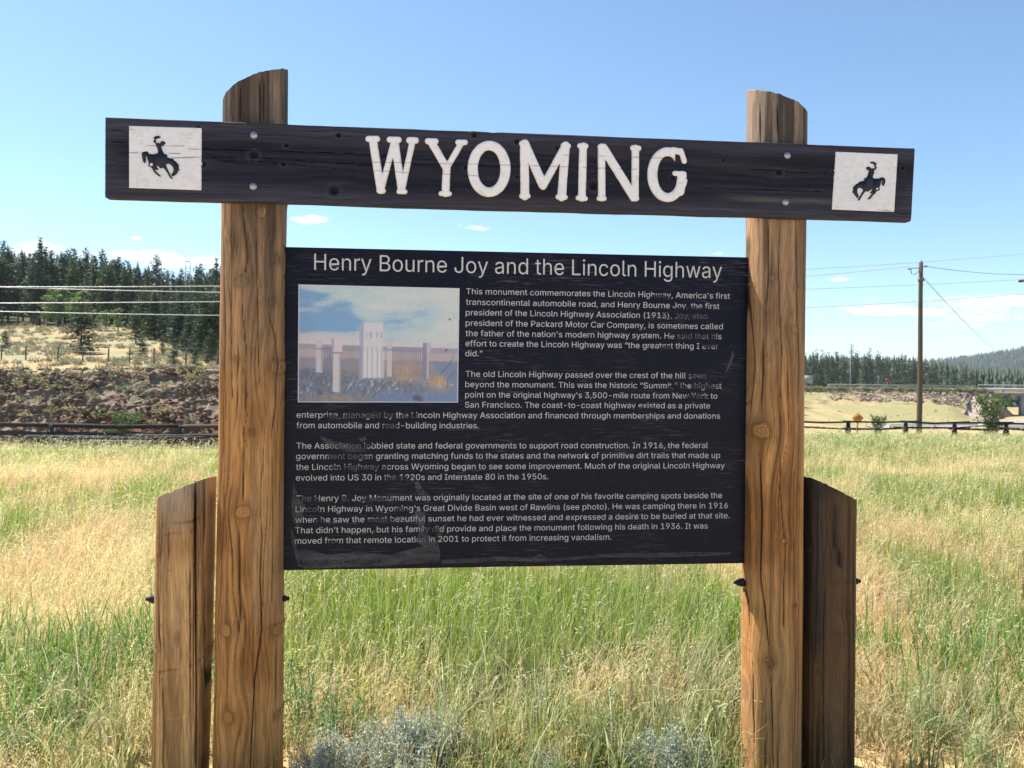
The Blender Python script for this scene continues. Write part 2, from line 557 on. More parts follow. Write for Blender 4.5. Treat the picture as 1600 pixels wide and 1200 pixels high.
def log_surface(u, z, R, knots, cracks, base, dark, seed, scuffs=(), pale=None):
    """u: position across (m, front view x), z height. returns colour N x 3 and inward displacement N"""
    uw = u + .010 * (fbm(z * 1.1, u * 3, 3, seed + 1) - .5) * 2 + .004 * (fbm(z * 5, u * 9, 2, seed + 2) - .5)
    for (ku, kz, kr) in knots:
        g = np.exp(-((u - ku) ** 2 / (2 * (1.9 * kr) ** 2) + (z - kz) ** 2 / (2 * (3.6 * kr) ** 2)))
        uw = uw - (u - ku) * .75 * g
    grain = fbm(uw * 95, z * .9, 3, seed + 3, .65)
    fine = vn(uw * 420, z * 3.0, seed + 4)
    broad = fbm(uw * 14, z * .55, 3, seed + 5)
    c = mixc(base, dark, np.clip((grain - .40) * 3.0, 0, 1) * .72)
    c = mixc(c, dark * .8, sstep(.56, .70, fbm(uw * 42, z * .7, 4, seed + 16, .7)) * .55)
    c = mixc(c, base * 1.25, sstep(.60, .75, fbm(uw * 60 + 9, z * .8, 3, seed + 17)) * .35)
    c = c * (0.86 + .28 * fine[:, None])
    c = c * (0.72 + .56 * broad[:, None])
    blot = sstep(.55, .75, fbm(u * 7, z * 2.2, 4, seed + 6))
    c = mixc(c, c * np.array([.70, .62, .55]), blot * .95)
    if pale is not None:
        c = mixc(c, pale, sstep(.5, .72, fbm(u * 9 + 5, z * 1.3, 3, seed + 7)) * .35)
    disp = (grain - .5) * .0016 + (fine - .5) * .0008
    # small hairline checks
    hair = vn(uw * 150 + 3, z * 2.0, seed + 12)
    hm = sstep(.84, .93, hair) * sstep(.42, .55, fbm(u * 10, z * 3, 2, seed + 13))
    hair2 = vn(uw * 260 + 11, z * 5.0, seed + 18)
    hm = np.maximum(hm, .8 * sstep(.86, .95, hair2) * sstep(.40, .55, fbm(u * 16, z * 5, 2, seed + 19)))
    c = mixc(c, dark * .30, hm * .85)
    chk = sstep(.60, .78, fbm(uw * 200, z * 9, 3, seed + 21)) * sstep(.45, .65, fbm(u * 9 + 2, z * 2.4, 3, seed + 22))
    c = mixc(c, dark * .7, chk * .5)
    disp = disp + hm * .0018
    for (ku, kz, kr) in knots:
        wob = 1 + .25 * (vn(np.arctan2(z - kz, u - ku) * 1.6 + 7, z * 0 + ku * 50, seed + 8) - .5)
        q = np.sqrt((u - ku) ** 2 + ((z - kz) / 1.12) ** 2) / (kr * wob)
        ring = .5 + .5 * np.sin(q * 15 + 3 * vn(u * 120, z * 120, seed + 9))
        kc = mixc(base * (.9 if int(kr * 1e5) % 3 else .55), dark * .9, ring * (.35 + .3 * (int(kr * 1e6 + ku * 1e3) % 2)))
        c = mixc(c, kc, 1 - sstep(.9, 1.02, q))
        halo = np.exp(-((q - 1.08) / .16) ** 2)
        c = mixc(c, dark * .45, np.clip(halo, 0, 1) * .55 * (.4 + .6 * vn(np.arctan2(z - kz, u - ku) * 1.1 + 3, z * 0 + ku * 77, seed + 60)))
        c = mixc(c, dark, np.exp(-((q - 1.5) / .5) ** 2) * .22)
        disp = disp - .005 * np.exp(-(q / 1.25) ** 2) + .0022 * halo
    for (pts, w, dep) in cracks:
        du, end = pline_dist(u + .0010 * (vn(z * 16, z * 0 + 1, seed + 10) - .5) * 2, z, pts)
        taper = sstep(0, .10, end) * (.6 + .4 * vn(z * 6, z * 0 + w * 999, seed + 11))
        ww = np.maximum(w * .72 * taper, 1e-5)
        g = np.exp(-(du / ww) ** 2) * (end > 0)
        c = mixc(c, np.array([.012, .009, .007]), np.clip(g * 1.15, 0, 1))
        side = np.exp(-(np.abs(du) / (ww * 2.6)) ** 2) * (end > 0)
        c = mixc(c, c * .7, side * .35)
        disp = disp + dep * g
    for (u0, z0, u1, z1, w, k) in scuffs:     # adze and strap marks across the log
        tt = np.clip((u - u0) / (u1 - u0 + 1e-9), 0, 1)
        dz = z - (z0 + (z1 - z0) * tt) - .004 * (vn(u * 60, u * 0 + z0 * 9, seed + 14) - .5)
        ins = ((u - u0) * (u1 - u) > 0)
        g = np.exp(-(dz / (w * (.6 if k > 1 else .85))) ** 2) * ins * sstep(.30, .75, vn(u * 90, z * 30, seed + 15)) * .8
        tgt = np.clip(c * k, 0, .75)
        c = mixc(c, tgt, g)
        disp = disp + .0016 * g * (1 if k < 1 else -1)
    return c, disp


def make_log(name, parent, ex, yc, ry, zbot, topfun, knots, cracks, base, dark, seed, n_exp=2.5, scuffs=(), weather=None, pale=None, split=None):
    """ex(z) -> (xleft, xright) silhouettes; the front faces -y. topfun(x, yrel) -> z of the cut"""
    th_f = np.linspace(-math.pi * .56, math.pi * .56, 150)
    th_b = np.linspace(math.pi * .56, math.pi * 1.44, 26)[1:-1]
    th = np.concatenate([th_f, th_b])
    ca, sa = np.cos(th), np.sin(th)
    e = 2 / n_exp
    ux, uy = np.sign(sa) * np.abs(sa) ** e, -np.sign(ca) * np.abs(ca) ** e
    nz_ = int(2.75 / .0042) if zbot < -.2 and topfun(0, 0) > 2 else 340
    tt = np.linspace(0, 1, nz_)
    nth = len(th)
    xl, xr = ex(1.3)
    # heights follow the cut so that the top edge is clean
    XC, HW = np.zeros((nz_, nth)), np.zeros((nz_, nth))
    zr = float(topfun(sum(ex(1.2)) / 2, -ry))
    ea, eb = ex(zr)
    x0 = (ea + eb) / 2 + ux * (eb - ea) / 2
    top = np.array([topfun(x0[k], uy[k] * ry) for k in range(nth)])
    top = top + .005 * (vn(x0 * 90, uy * 5, seed + 30) - .5) - .011 * sstep(.78, .9, vn(x0 * 60, uy * 2, seed + 31)) * (np.abs(ux) < .9)
    Z = zbot + tt[:, None] * (top[None] - zbot)
    L, R_ = ex(Z)
    XC, HW = (L + R_) / 2, (R_ - L) / 2
    U = np.sin(np.clip(th, -math.pi / 2, math.pi / 2))[None] * HW + 0 * Z + XC
    c, disp = log_surface(U.ravel(), Z.ravel(), ry, knots, cracks, np.array(base), np.array(dark), seed, scuffs, pale)
    disp = disp.reshape(Z.shape)
    lump = .006 * (fbm(th[None] * 1.2 + 3 + 0 * Z, Z * 1.6, 3, seed + 20) - .5) * 2
    k = 1 - disp / HW + lump / HW * .6
    X = XC + ux[None] * HW * k
    Y = yc + uy[None] * ry * k
    if weather is not None:
        c = weather(U.ravel(), Z.ravel(), c, seed)
    V = np.stack([X, Y, Z], -1).reshape(-1, 3)
    F = [grid_faces(nz_, nth, True)[:, ::-1]]
    # end grain cap: rings towards the centre
    rings = 9
    base_i = (nz_ - 1) * nth
    cx, cy = X[-1].mean(), Y[-1].mean()
    cv, cc = [], []
    for r in range(1, rings + 1):
        f = 1 - r / rings
        xs = cx + (X[-1] - cx) * f
        ys = cy + (Y[-1] - cy) * f
        zs = np.array([topfun(a, b - yc) for a, b in zip(xs, ys)])
        cv.append(np.stack([xs, ys, zs], -1))
        g = .75 + .5 * vn(np.full(nth, f * 60), th * 2, seed + 40)
        cc.append(np.array([.36, .30, .24])[None] * g[:, None])
    V = np.vstack([V] + cv)
    c = np.vstack([c] + cc)
    idx = np.vstack([np.arange(base_i, base_i + nth)[None], np.arange(nz_ * nth, nz_ * nth + rings * nth).reshape(rings, nth)])
    j = np.arange(nth)
    j2 = (j + 1) % nth
    for r in range(rings):
        F.append(np.stack([idx[r][j], idx[r + 1][j], idx[r + 1][j2], idx[r][j2]], -1)[:, ::-1])
    return np_mesh(name, V, F, M_WOOD, parent, c, smooth=True)


SIGN = empty('information_sign', SROOT, 0, 'large log-framed roadside information sign with a dark WYOMING header board', 'sign')
SIGN.rotation_euler = (Matrix.Rotation(YAW, 3, 'Z') @ Matrix.Rotation(-TILT, 3, 'Y')).to_euler()
YC = .165      # the posts' centre line, behind the header board


def edges(rows, dl, dr):
    """rows of (py, px left, px right) -> function z -> (xl, xr); dl, dr: depth of the left and right outlines"""
    A, B = [S(a, py, dl) for (py, a, b) in rows], [S(b, py, dr) for (py, a, b) in rows]
    sl_, sr_ = np.polyfit([q[1] for q in A], [q[0] for q in A], 1), np.polyfit([q[1] for q in B], [q[0] for q in B], 1)
    return lambda z: (np.polyval(sl_, z), np.polyval(sr_, z))


FY = YC - .115      # plane of the logs' front, for tracing cracks and knots


def K(lst):
    out = []
    for (px, py, r) in lst:
        x, z = S(px, py, FY)
        out.append((x, z, r / 425.0))
    return out


def CK(lst):
    return [([S(px, py, FY) for (px, py) in pts], w / 425.0, dep) for (pts, w, dep) in lst]


def SF(lst):
    out = []
    for (a, b, c, d, w, k) in lst:
        x0, z0 = S(a, b, FY)
        x1, z1 = S(c, d, FY)
        out.append((x0, z0, x1, z1, w / 425.0, k))
    return out


def top_cut(pts):
    """the sloping top edge, as the photo shows it from the front"""
    q = [S(px, py, FY) for px, py in pts]
    xs_, zs_ = [a for a, b in q], [b for a, b in q]
    return lambda x, y: np.interp(x, xs_, zs_) + .34 * (y + .115)


def weather_top(u, z, c, seed):
    g = sstep(1.95, 2.35, z + .25 * (fbm(u * 12, z * 3, 3, seed + 50) - .5))
    grey = np.array([.165, .130, .105])
    lum = c.mean(1, keepdims=True) / .2
    c = mixc(c, grey[None] * (.35 + .65 * lum), g * .85)
    st = sstep(.48, .66, fbm(u * 40, z * 1.2, 3, seed + 51)) * g
    c = mixc(c, np.array([.035, .027, .023]), st * .85)
    up = sstep(1.25, 2.05, z + .5 * (fbm(u * 6, z * 1.5, 3, seed + 54) - .5)) * (1 - g)
    c = mixc(c, np.array([.24, .155, .095])[None] * (.3 + .7 * lum), up * .7)
    st2 = sstep(.52, .66, fbm(u * 26, z * .9, 4, seed + 55)) * sstep(1.3, 2.0, z)
    return mixc(c, np.array([.060, .040, .028]), st2 * .6)


exL = edges([(190, 346.5, 448.5), (450, 344.5, 448), (700, 341, 447), (1000, 334.5, 443.5), (1195, 331, 442)], YC - .035, YC + .03)
exR = edges([(210, 1167, 1260.5), (450, 1165, 1258.5), (700, 1161.5, 1256), (950, 1159, 1254), (1195, 1157, 1252)], YC + .03, YC - .035)
tL = top_cut([(338, 160), (349, 144), (362, 134), (375, 126), (387, 119.5), (400, 114), (420, 109), (440, 105), (449, 104), (460, 103)])
tR = top_cut([(1150, 138), (1166, 137), (1180, 136), (1200, 140.5), (1220, 147), (1240, 155), (1250, 160), (1261, 169), (1275, 180)])
WB, WD = (.52, .250, .086), (.14, .058, .021)
make_log('post', SIGN, exL, YC, .118, -.35, tL,
         K([(380, 439, 8), (427, 572, 11), (381, 799, 9), (390, 675, 5), (357, 985, 9), (427, 991, 8), (361, 1121, 9), (427, 1127, 6), (362, 372, 6), (404, 330, 8), (424, 402, 7), (436, 300, 6), (372, 560, 4), (420, 470, 5)]),
         CK([([(351, 745), (349, 860), (345, 880)], 1.1, .006), ([(352, 420), (354, 520), (349, 640), (351, 745)], .9, .005),
             ([(377, 805), (377, 960), (375, 1005)], 1.2, .008), ([(380, 450), (385, 560), (382, 700), (380, 795)], .9, .005), ([(406, 820), (402, 900), (405, 985), (394, 1060), (388, 1180), (386, 1230)], 1.3, .010),
             ([(405, 700), (402, 790), (405, 850)], .7, .004), ([(426, 1000), (425, 1120)], 1.5, .006), ([(421, 700), (421, 880), (419, 960)], .6, .003), ([(439, 520), (440, 640), (438, 780)], .8, .004),
             ([(383, 318), (384, 360), (386, 400), (383, 440)], 1.6, .010), ([(396, 330), (398, 470), (401, 620)], .8, .005), ([(412, 480), (424, 520), (428, 560), (426, 640), (417, 700)], 1.5, .008), ([(424, 318), (421, 395)], 1.1, .006),
             ([(364, 330), (366, 420), (364, 520), (368, 650)], .8, .004), ([(379, 120), (379, 195)], 1.9, .013), ([(402, 108), (402, 195)], 1.6, .012), ([(409, 108), (407, 160), (408, 195)], 1.3, .010), ([(363, 130), (364, 195)], 1.4, .008),
             ([(434, 104), (435, 195)], .9, .005), ([(356, 145), (355, 195)], .9, .005)]),
         WB, WD, 100, 2.5, SF([(336, 1100, 440, 1068, 2.2, 1.25), (338, 960, 440, 925, 1.5, 1.2), (395, 990, 441, 975, 1.4, .6), (420, 905, 445, 890, 1.2, .5), (425, 838, 447, 826, 1.2, .5), (350, 525, 445, 560, 1.6, 1.2), (395, 880, 440, 862, 1.5, 1.2)]), weather_top, np.array([.47, .30, .16]))
make_log('post', SIGN, exR, YC, .112, -.35, tR,
         K([(1198, 674, 13), (1212, 433, 5), (1186, 440, 4), (1240, 515, 6), (1208, 1036, 7), (1226, 845, 3.5), (1240, 947, 3), (1172, 943, 4), (1172, 1094, 5), (1180, 585, 4), (1244, 450, 4), (1174, 380, 5), (1205, 560, 4)]),
         CK([([(1194, 700), (1197, 800), (1195, 905), (1201, 960), (1207, 1025)], 1.4, .010), ([(1200, 520), (1198, 600), (1197, 655)], 1.2, .008), ([(1208, 1045), (1211, 1120), (1212, 1230)], 1.2, .008),
             ([(1222, 640), (1222, 760), (1227, 850), (1224, 1000)], .8, .005), ([(1240, 700), (1238, 840), (1242, 1000), (1241, 1180)], .7, .004), ([(1175, 700), (1180, 860), (1184, 1000)], .6, .003), ([(1186, 1040), (1187, 1180)], .8, .004),
             ([(1197, 145), (1197, 225)], 1.2, .008), ([(1219, 146), (1219, 225)], 1.8, .013), ([(1239, 156), (1239, 225)], 1.5, .012), ([(1179, 140), (1181, 225)], .9, .005), ([(1206, 335), (1206, 430), (1203, 500)], 1.2, .007), ([(1242, 335), (1244, 480), (1248, 560), (1246, 640)], 1.8, .010),
             ([(1222, 335), (1220, 430), (1224, 540), (1222, 640)], .9, .005), ([(1188, 340), (1187, 460), (1190, 560), (1186, 660)], .8, .004), ([(1230, 560), (1232, 700)], .7, .004)]),
         WB, WD, 200, 2.4, SF([(1160, 815, 1254, 800, 2, 1.25), (1160, 893, 1254, 878, 1.5, 1.25), (1160, 880, 1230, 872, 1.2, 1.2), (1160, 960, 1186, 962, 1.5, .55), (1160, 1028, 1186, 1028, 1.5, .55), (1160, 1008, 1187, 1010, 1.5, 1.3), (1165, 490, 1256, 470, 1.6, 1.15)]), weather_top, np.array([.46, .29, .15]))

# short half-log braces bolted to the outside of each post
bL = edges([(790, 242.5, 336), (1000, 238.5, 332.5), (1195, 234.5, 328)], YC - .07, YC + .05)
bR = edges([(790, 1253.5, 1337.5), (1000, 1252, 1336.5), (1195, 1250.5, 1335.5)], YC, YC - .06)


def brace_top(pa, pb):
    xa, za = S(*pa, YC - .09)
    xb, zb = S(*pb, YC - .09)
    return lambda x, y: za + (zb - za) / (xb - xa) * (x - xa) - .05 * (y + .09)


def weather_brace(u, z, c, seed):
    g = sstep(.92, 1.16, z + .15 * (fbm(u * 20, z * 4, 3, seed + 50) - .5))
    lum = c.mean(1, keepdims=True) / .2
    c = mixc(c, np.array([.25, .20, .16])[None] * (.4 + .6 * lum), g * .8)
    return c


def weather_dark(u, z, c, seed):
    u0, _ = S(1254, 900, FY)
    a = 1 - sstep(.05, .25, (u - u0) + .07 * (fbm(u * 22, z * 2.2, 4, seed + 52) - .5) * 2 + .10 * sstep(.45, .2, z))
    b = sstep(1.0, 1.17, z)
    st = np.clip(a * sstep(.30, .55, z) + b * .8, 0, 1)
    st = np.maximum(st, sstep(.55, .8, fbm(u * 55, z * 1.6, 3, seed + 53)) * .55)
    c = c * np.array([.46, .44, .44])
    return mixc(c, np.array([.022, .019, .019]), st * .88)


make_log('brace', SIGN, bL, YC, .10, -.35, brace_top((243, 778), (336, 742)),
         K([(249, 1020, 4), (313, 1030, 4), (316, 1040, 3), (252, 870, 3)]),
         CK([([(293, 740), (293, 850), (295, 960), (297, 1050), (298, 1230)], 3.0, .030), ([(241, 860), (241, 960), (241, 1070), (239, 1220)], 1.0, .006), ([(262, 780), (260, 850), (258, 900)], .9, .004), ([(262, 1050), (264, 1120), (263, 1230)], 1.0, .005),
             ([(305, 770), (303, 880)], .8, .004), ([(320, 755), (322, 900), (318, 1000)], .7, .004), ([(282, 900), (284, 1040)], .7, .003), ([(312, 900), (310, 1100)], .6, .003), ([(272, 800), (270, 900)], .7, .003)]),
         (.60, .34, .15), (.20, .092, .038), 300, 4.5,
         SF([(240, 985, 330, 955, 2.2, .45), (238, 1060, 330, 1028, 2, .45), (240, 830, 335, 800, 2.4, .4), (242, 845, 335, 815, 1.5, .5), (240, 905, 330, 870, 1.5, .55), (237, 1135, 330, 1105, 2, 1.3), (240, 985, 330, 950, 1.2, 1.3), (300, 880, 335, 868, 3, .4), (242, 822, 295, 815, 2, .45)]), weather_brace, np.array([.46, .30, .17]))
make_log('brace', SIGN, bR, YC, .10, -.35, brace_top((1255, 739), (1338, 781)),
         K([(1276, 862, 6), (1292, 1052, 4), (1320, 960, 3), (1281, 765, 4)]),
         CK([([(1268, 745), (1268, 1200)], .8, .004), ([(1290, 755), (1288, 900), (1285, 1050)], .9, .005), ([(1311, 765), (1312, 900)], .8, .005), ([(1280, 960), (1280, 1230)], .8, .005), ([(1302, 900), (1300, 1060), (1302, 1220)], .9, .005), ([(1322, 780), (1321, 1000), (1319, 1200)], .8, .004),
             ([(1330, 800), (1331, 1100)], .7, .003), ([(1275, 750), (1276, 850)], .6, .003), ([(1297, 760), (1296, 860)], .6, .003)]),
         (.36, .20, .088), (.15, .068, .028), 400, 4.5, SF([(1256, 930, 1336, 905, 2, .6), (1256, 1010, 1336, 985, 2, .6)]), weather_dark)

# through-bolts that hold the braces: washer, nut and thread at each end
for (px, py, sgn) in ((233, 936, -1), (447, 935, 1), (1151, 910, -1), (1340, 908, 1)):
    x, z = S(px, py, YC)
    m = MB()
    xb = x - sgn * .012
    m.tube([(xb - sgn * .018, YC, z), (xb, YC, z)], .017, 16)
    m.tube([(xb, YC, z), (xb + sgn * .012, YC, z)], .0125, 6)
    m.tube([(xb + sgn * .012, YC, z), (xb + sgn * .024, YC, z)], .0070, 10)
    m.build('through_bolt', M_RUST, SIGN, col=False)


# ------------------------------------------------------------------ header board
ZT, ZB = 2.4412, 2.1548
XL, XR = -1.522, 1.522
KB = [(309, 199, 4), (397, 242, 7), (448, 227, 4), (443, 256, 4), (529, 211, 5), (522, 298, 9), (741, 211, 5), (808, 221, 5), (871, 231, 4), (728, 262, 4), (808, 276, 3), (928, 290, 8),
      (1051, 278, 4), (1217, 269, 6), (1410, 262, 4), (1302, 266, 3), (675, 284, 2.5), (1130, 250, 3), (620, 250, 3), (318, 256, 5)]
CB = [([(168, 203), (206, 203)], 1.0), ([(168, 221), (206, 221)], .9), ([(167, 238), (240, 239)], 1.2), ([(314, 233), (420, 235), (560, 240), (700, 252)], 1.0), ([(314, 247), (380, 244), (470, 250), (640, 262)], .9),
      ([(167, 252), (205, 253)], .7), ([(167, 281), (196, 281)], .8), ([(548, 254), (640, 256), (780, 259), (900, 262)], .9), ([(330, 252), (400, 251), (520, 262), (600, 268)], .7), ([(1075, 292), (1180, 296), (1300, 300)], .9),
      ([(1130, 262), (1300, 272)], .7), ([(1395, 330), (1410, 334), (1425, 333)], 1.5), ([(900, 250), (1000, 258)], .6), ([(1400, 290), (1428, 292)], .7), ([(1398, 305), (1427, 306)], .6)]
kb = [(*S(a, b), r / 420.) for a, b, r in KB]
cb = [([S(*p) for p in pts], w * .55 / 420.) for pts, w in CB]
nx_, nf = 800, 92
zf = np.linspace(0, 1, nf)
XX = np.linspace(XL, XR, nx_)
gx, gf = np.meshgrid(XX, zf, indexing='ij')
topw = ZT + .0025 * (fbm(XX * 6, XX * 0, 3, 61) - .5) * 2 - .004 * np.exp(-((XX - S(770, 208)[0]) / .02) ** 2)
botw = ZB + .0025 * (fbm(XX * 6, XX * 0 + 9, 3, 62) - .5) * 2
gz = botw[:, None] + (topw - botw)[:, None] * gf
bx, bz = gx.ravel(), gz.ravel()
zw = bz + .012 * (fbm(bx * 1.3, bz * 4, 3, 70) - .5) * 2
for (kx, kz, kr) in kb:
    g = np.exp(-((bz - kz) ** 2 / (2 * (2.0 * kr) ** 2) + (bx - kx) ** 2 / (2 * (4.5 * kr) ** 2)))
    zw = zw - (bz - kz) * .8 * g
gr = fbm(bx * .9, zw * 75, 4, 71, .65)
fi = vn(bx * 3, zw * 330, 72)
bcol = mixc(np.array([.016, .017, .026]), np.array([.055, .045, .044]), np.clip((gr - .42) * 2.6, 0, 1))
edge = np.minimum(bz - ZB, ZT - bz)
wear = np.clip((1 - sstep(.015, .085, edge + .06 * (fbm(bx * 2.2, bz * 14, 3, 73) - .5))) + .7 * (1 - sstep(.0, .12, np.minimum(bx - XL, XR - bx) + .1 * (fbm(bx * 3, bz * 9, 2, 74) - .5))), 0, 1)
bcol = mixc(bcol, np.array([.105, .092, .092])[None] * (.55 + .8 * fi[:, None]), wear * .8)
brn = sstep(.56, .74, fbm(bx * 1.1, bz * 26, 4, 75))
bcol = mixc(bcol, np.array([.085, .062, .050]), brn * .6)
blk = sstep(.52, .7, fbm(bx * .8 + 4, bz * 11, 4, 76)) * sstep(.03, .08, edge)
bcol = mixc(bcol, np.array([.006, .006, .012]), blk * .75)
bdisp = (gr - .5) * .0018 + (fi - .5) * .0008
for (kx, kz, kr) in kb:
    q = np.hypot((bx - kx) / 1.15, bz - kz) / kr
    bcol = mixc(bcol, np.array([.008, .007, .010]), 1 - sstep(.55, .8, q))
    bcol = mixc(bcol, np.array([.085, .072, .070]), np.exp(-((q - 1.25) / .28) ** 2) * .6)
    bdisp = bdisp + .006 * (1 - sstep(.3, .75, q)) - .0025 * np.exp(-((q - 1.2) / .35) ** 2)
for (pts, w) in cb:
    dz, end = pline_dist(bz + .0015 * (vn(bx * 30, bx * 0, 77) - .5) * 2, bx, [(p[1], p[0]) for p in pts])
    g = np.exp(-(dz / np.maximum(w * (.35 + .65 * sstep(0, .06, end)), 1e-5)) ** 2) * (end > 0)
    bcol = mixc(bcol, np.array([.003, .003, .004]), np.clip(g * 1.2, 0, 1))
    bdisp = bdisp + .004 * g
bcol = bcol * np.array([.43, .44, .62])
lightband = np.exp(-((bz - S(1200, 312)[1]) / .012) ** 2) * sstep(S(1100, 300)[0], S(1180, 300)[0], bx) * (1 - sstep(S(1300, 300)[0], S(1390, 300)[0], bx))
bcol = mixc(bcol, np.array([.14, .12, .11]), lightband * .45)
bev = .004 * np.exp(-edge / .003)
gy = (bdisp + bev).reshape(nx_, nf)
skew = .006 * sstep(1.3, 1.522, gx) * ((gz - (ZT + ZB) / 2) / .143)
V = np.stack([gx + skew, gy, gz], -1).reshape(-1, 3)
Vb = np.stack([gx + skew, np.full_like(gx, .040), gz], -1)[:, [0, -1]].reshape(-1, 3)
nV = len(V)
F = [grid_faces(nx_, nf)]
i = np.arange(nx_ - 1)
F.append(np.stack([i * nf, nV + 2 * i, nV + 2 * i + 2, (i + 1) * nf], -1)[:, ::-1])
F.append(np.stack([i * nf + nf - 1, nV + 2 * i + 1, nV + 2 * i + 3, (i + 1) * nf + nf - 1], -1))
F.append(np.stack([nV + 2 * i, nV + 2 * i + 1, nV + 2 * i + 3, nV + 2 * i + 2], -1))
for e in (0, nx_ - 1):
    jj = np.arange(nf - 1)
    # end faces as strips to the two back corners
    mid = nf // 2
    tri = [(e * nf + q, e * nf + q + 1, nV + 2 * e + (0 if q < mid else 1)) for q in jj] + [(e * nf + mid, nV + 2 * e, nV + 2 * e + 1)]
    F.append(np.array(tri))
board = np_mesh('header_board', np.vstack([V, Vb]), F, M_BOARD, SIGN, np.vstack([bcol, np.full((len(Vb), 3), .05)]), smooth=True)
try:
    board.data.set_sharp_from_angle(angle=math.radians(50))
except Exception:
    pass


# carved letters: union of round-ended strokes, meshed from a distance field with a rounded profile
def caps(a, b, r):
    ax, ay = a
    bx_, by_ = b

    def f(x, y):
        dx, dy = bx_ - ax, by_ - ay
        t = np.clip(((x - ax) * dx + (y - ay) * dy) / (dx * dx + dy * dy + 1e-9), 0, 1)
        return np.hypot(x - ax - t * dx, y - ay - t * dy) - r
    return f


def ell(cx, cy, rx, ry):
    return lambda x, y: (np.hypot((x - cx) / rx, (y - cy) / ry) - 1) * min(rx, ry)


def ring(cx, cy, rx, ry, ix, iy, cut=None):
    o, i_ = ell(cx, cy, rx, ry), ell(cx, cy, ix, iy)

    def f(x, y):
        d = np.maximum(o(x, y), -i_(x, y))
        if cut is not None:
            d = np.maximum(d, -cut(x, y))
        return d
    return f


def boxf(x0, y0, x1, y1):
    return lambda x, y: np.maximum(np.maximum(x0 - x, x - x1), np.maximum(y0 - y, y - y1))


LET = [
    [caps((95, 85), (131, 310), 19), caps((136, 300), (190, 95), 14), caps((194, 90), (226, 312), 18), caps((230, 300), (275, 90), 14), caps((75, 79), (114, 79), 14), caps((171, 82), (212, 83), 14), caps((261, 85), (289, 86), 15), caps((124, 314), (141, 315), 13), caps((214, 318), (240, 319), 12)],
    [caps((362, 95), (430, 212), 18), caps((497, 98), (430, 212), 14), caps((430, 212), (425, 325), 18), caps((345, 89), (380, 90), 14), caps((482, 94), (514, 95), 13), caps((405, 327), (442, 328), 12)],
    [ring(623, 215, 98, 128, 51, 84)],
    [caps((783, 105), (786, 338), 20), caps((785, 102), (868, 288), 21), caps((868, 294), (968, 112), 17), caps((970, 110), (953, 343), 20), caps((772, 101), (788, 100), 14), caps((960, 110), (982, 111), 13), caps((773, 338), (799, 338), 13), caps((937, 342), (969, 344), 12)],
    [caps((1050, 112), (1045, 346), 18), caps((1035, 110), (1063, 112), 12), caps((1028, 347), (1060, 350), 12)],
    [caps((1134, 116), (1135, 346), 17), caps((1142, 120), (1280, 342), 20), caps((1288, 122), (1286, 344), 17), caps((1127, 114), (1148, 114), 12), caps((1277, 120), (1302, 122), 13), caps((1123, 349), (1146, 350), 12), caps((1276, 350), (1292, 350), 13)],
    [ring(1434, 241, 92, 125, 46, 84, boxf(1468, 140, 1600, 262)), caps((1494, 132), (1510, 180), 12), caps((1500, 245), (1490, 318), 21), caps((1467, 236), (1508, 238), 12), caps((1460, 130), (1492, 138), 15)]]


def sdf_mesh(fs, step, hfun):
    def f(x, y):
        d = fs[0](x, y)
        for g in fs[1:]:
            d = np.minimum(d, g(x, y))
        return d
    X0, X1, Y0, Y1 = LB
    xs, ys = np.arange(X0, X1, step), np.arange(Y0, Y1, step)
    gx, gy = np.meshgrid(xs, ys, indexing='ij')
    d = f(gx, gy)
    d = d + 1.6 * (fbm(gx * .06, gy * .06, 2, 88) - .5)
    polys, verts, key = [], [], {}

    def vid(k, x, y, dd):
        if k not in key:
            key[k] = len(verts)
            verts.append((x, y, dd))
        return key[k]
    for a in range(len(xs) - 1):
        row = (d[a] < 0) | (d[a + 1] < 0)
        if not row.any():
            continue
        for b in np.nonzero(row[:-1] | row[1:])[0]:
            cs = [(a, b), (a + 1, b), (a + 1, b + 1), (a, b + 1)]
            ds = [d[c] for c in cs]
            if min(ds) >= 0:
                continue
            pl = []
            for q in range(4):
                c0, c1, d0, d1 = cs[q], cs[(q + 1) % 4], ds[q], ds[(q + 1) % 4]
                if d0 < 0:
                    pl.append(vid(c0, xs[c0[0]], ys[c0[1]], d0))
                if (d0 < 0) != (d1 < 0):
                    t = d0 / (d0 - d1)
                    k = ('e',) + tuple(sorted((c0, c1)))
                    pl.append(vid(k, xs[c0[0]] + (xs[c1[0]] - xs[c0[0]]) * t, ys[c0[1]] + (ys[c1[1]] - ys[c0[1]]) * t, 0))
            if len(pl) >= 3:
                polys.append(pl)
    return np.array(verts), polys


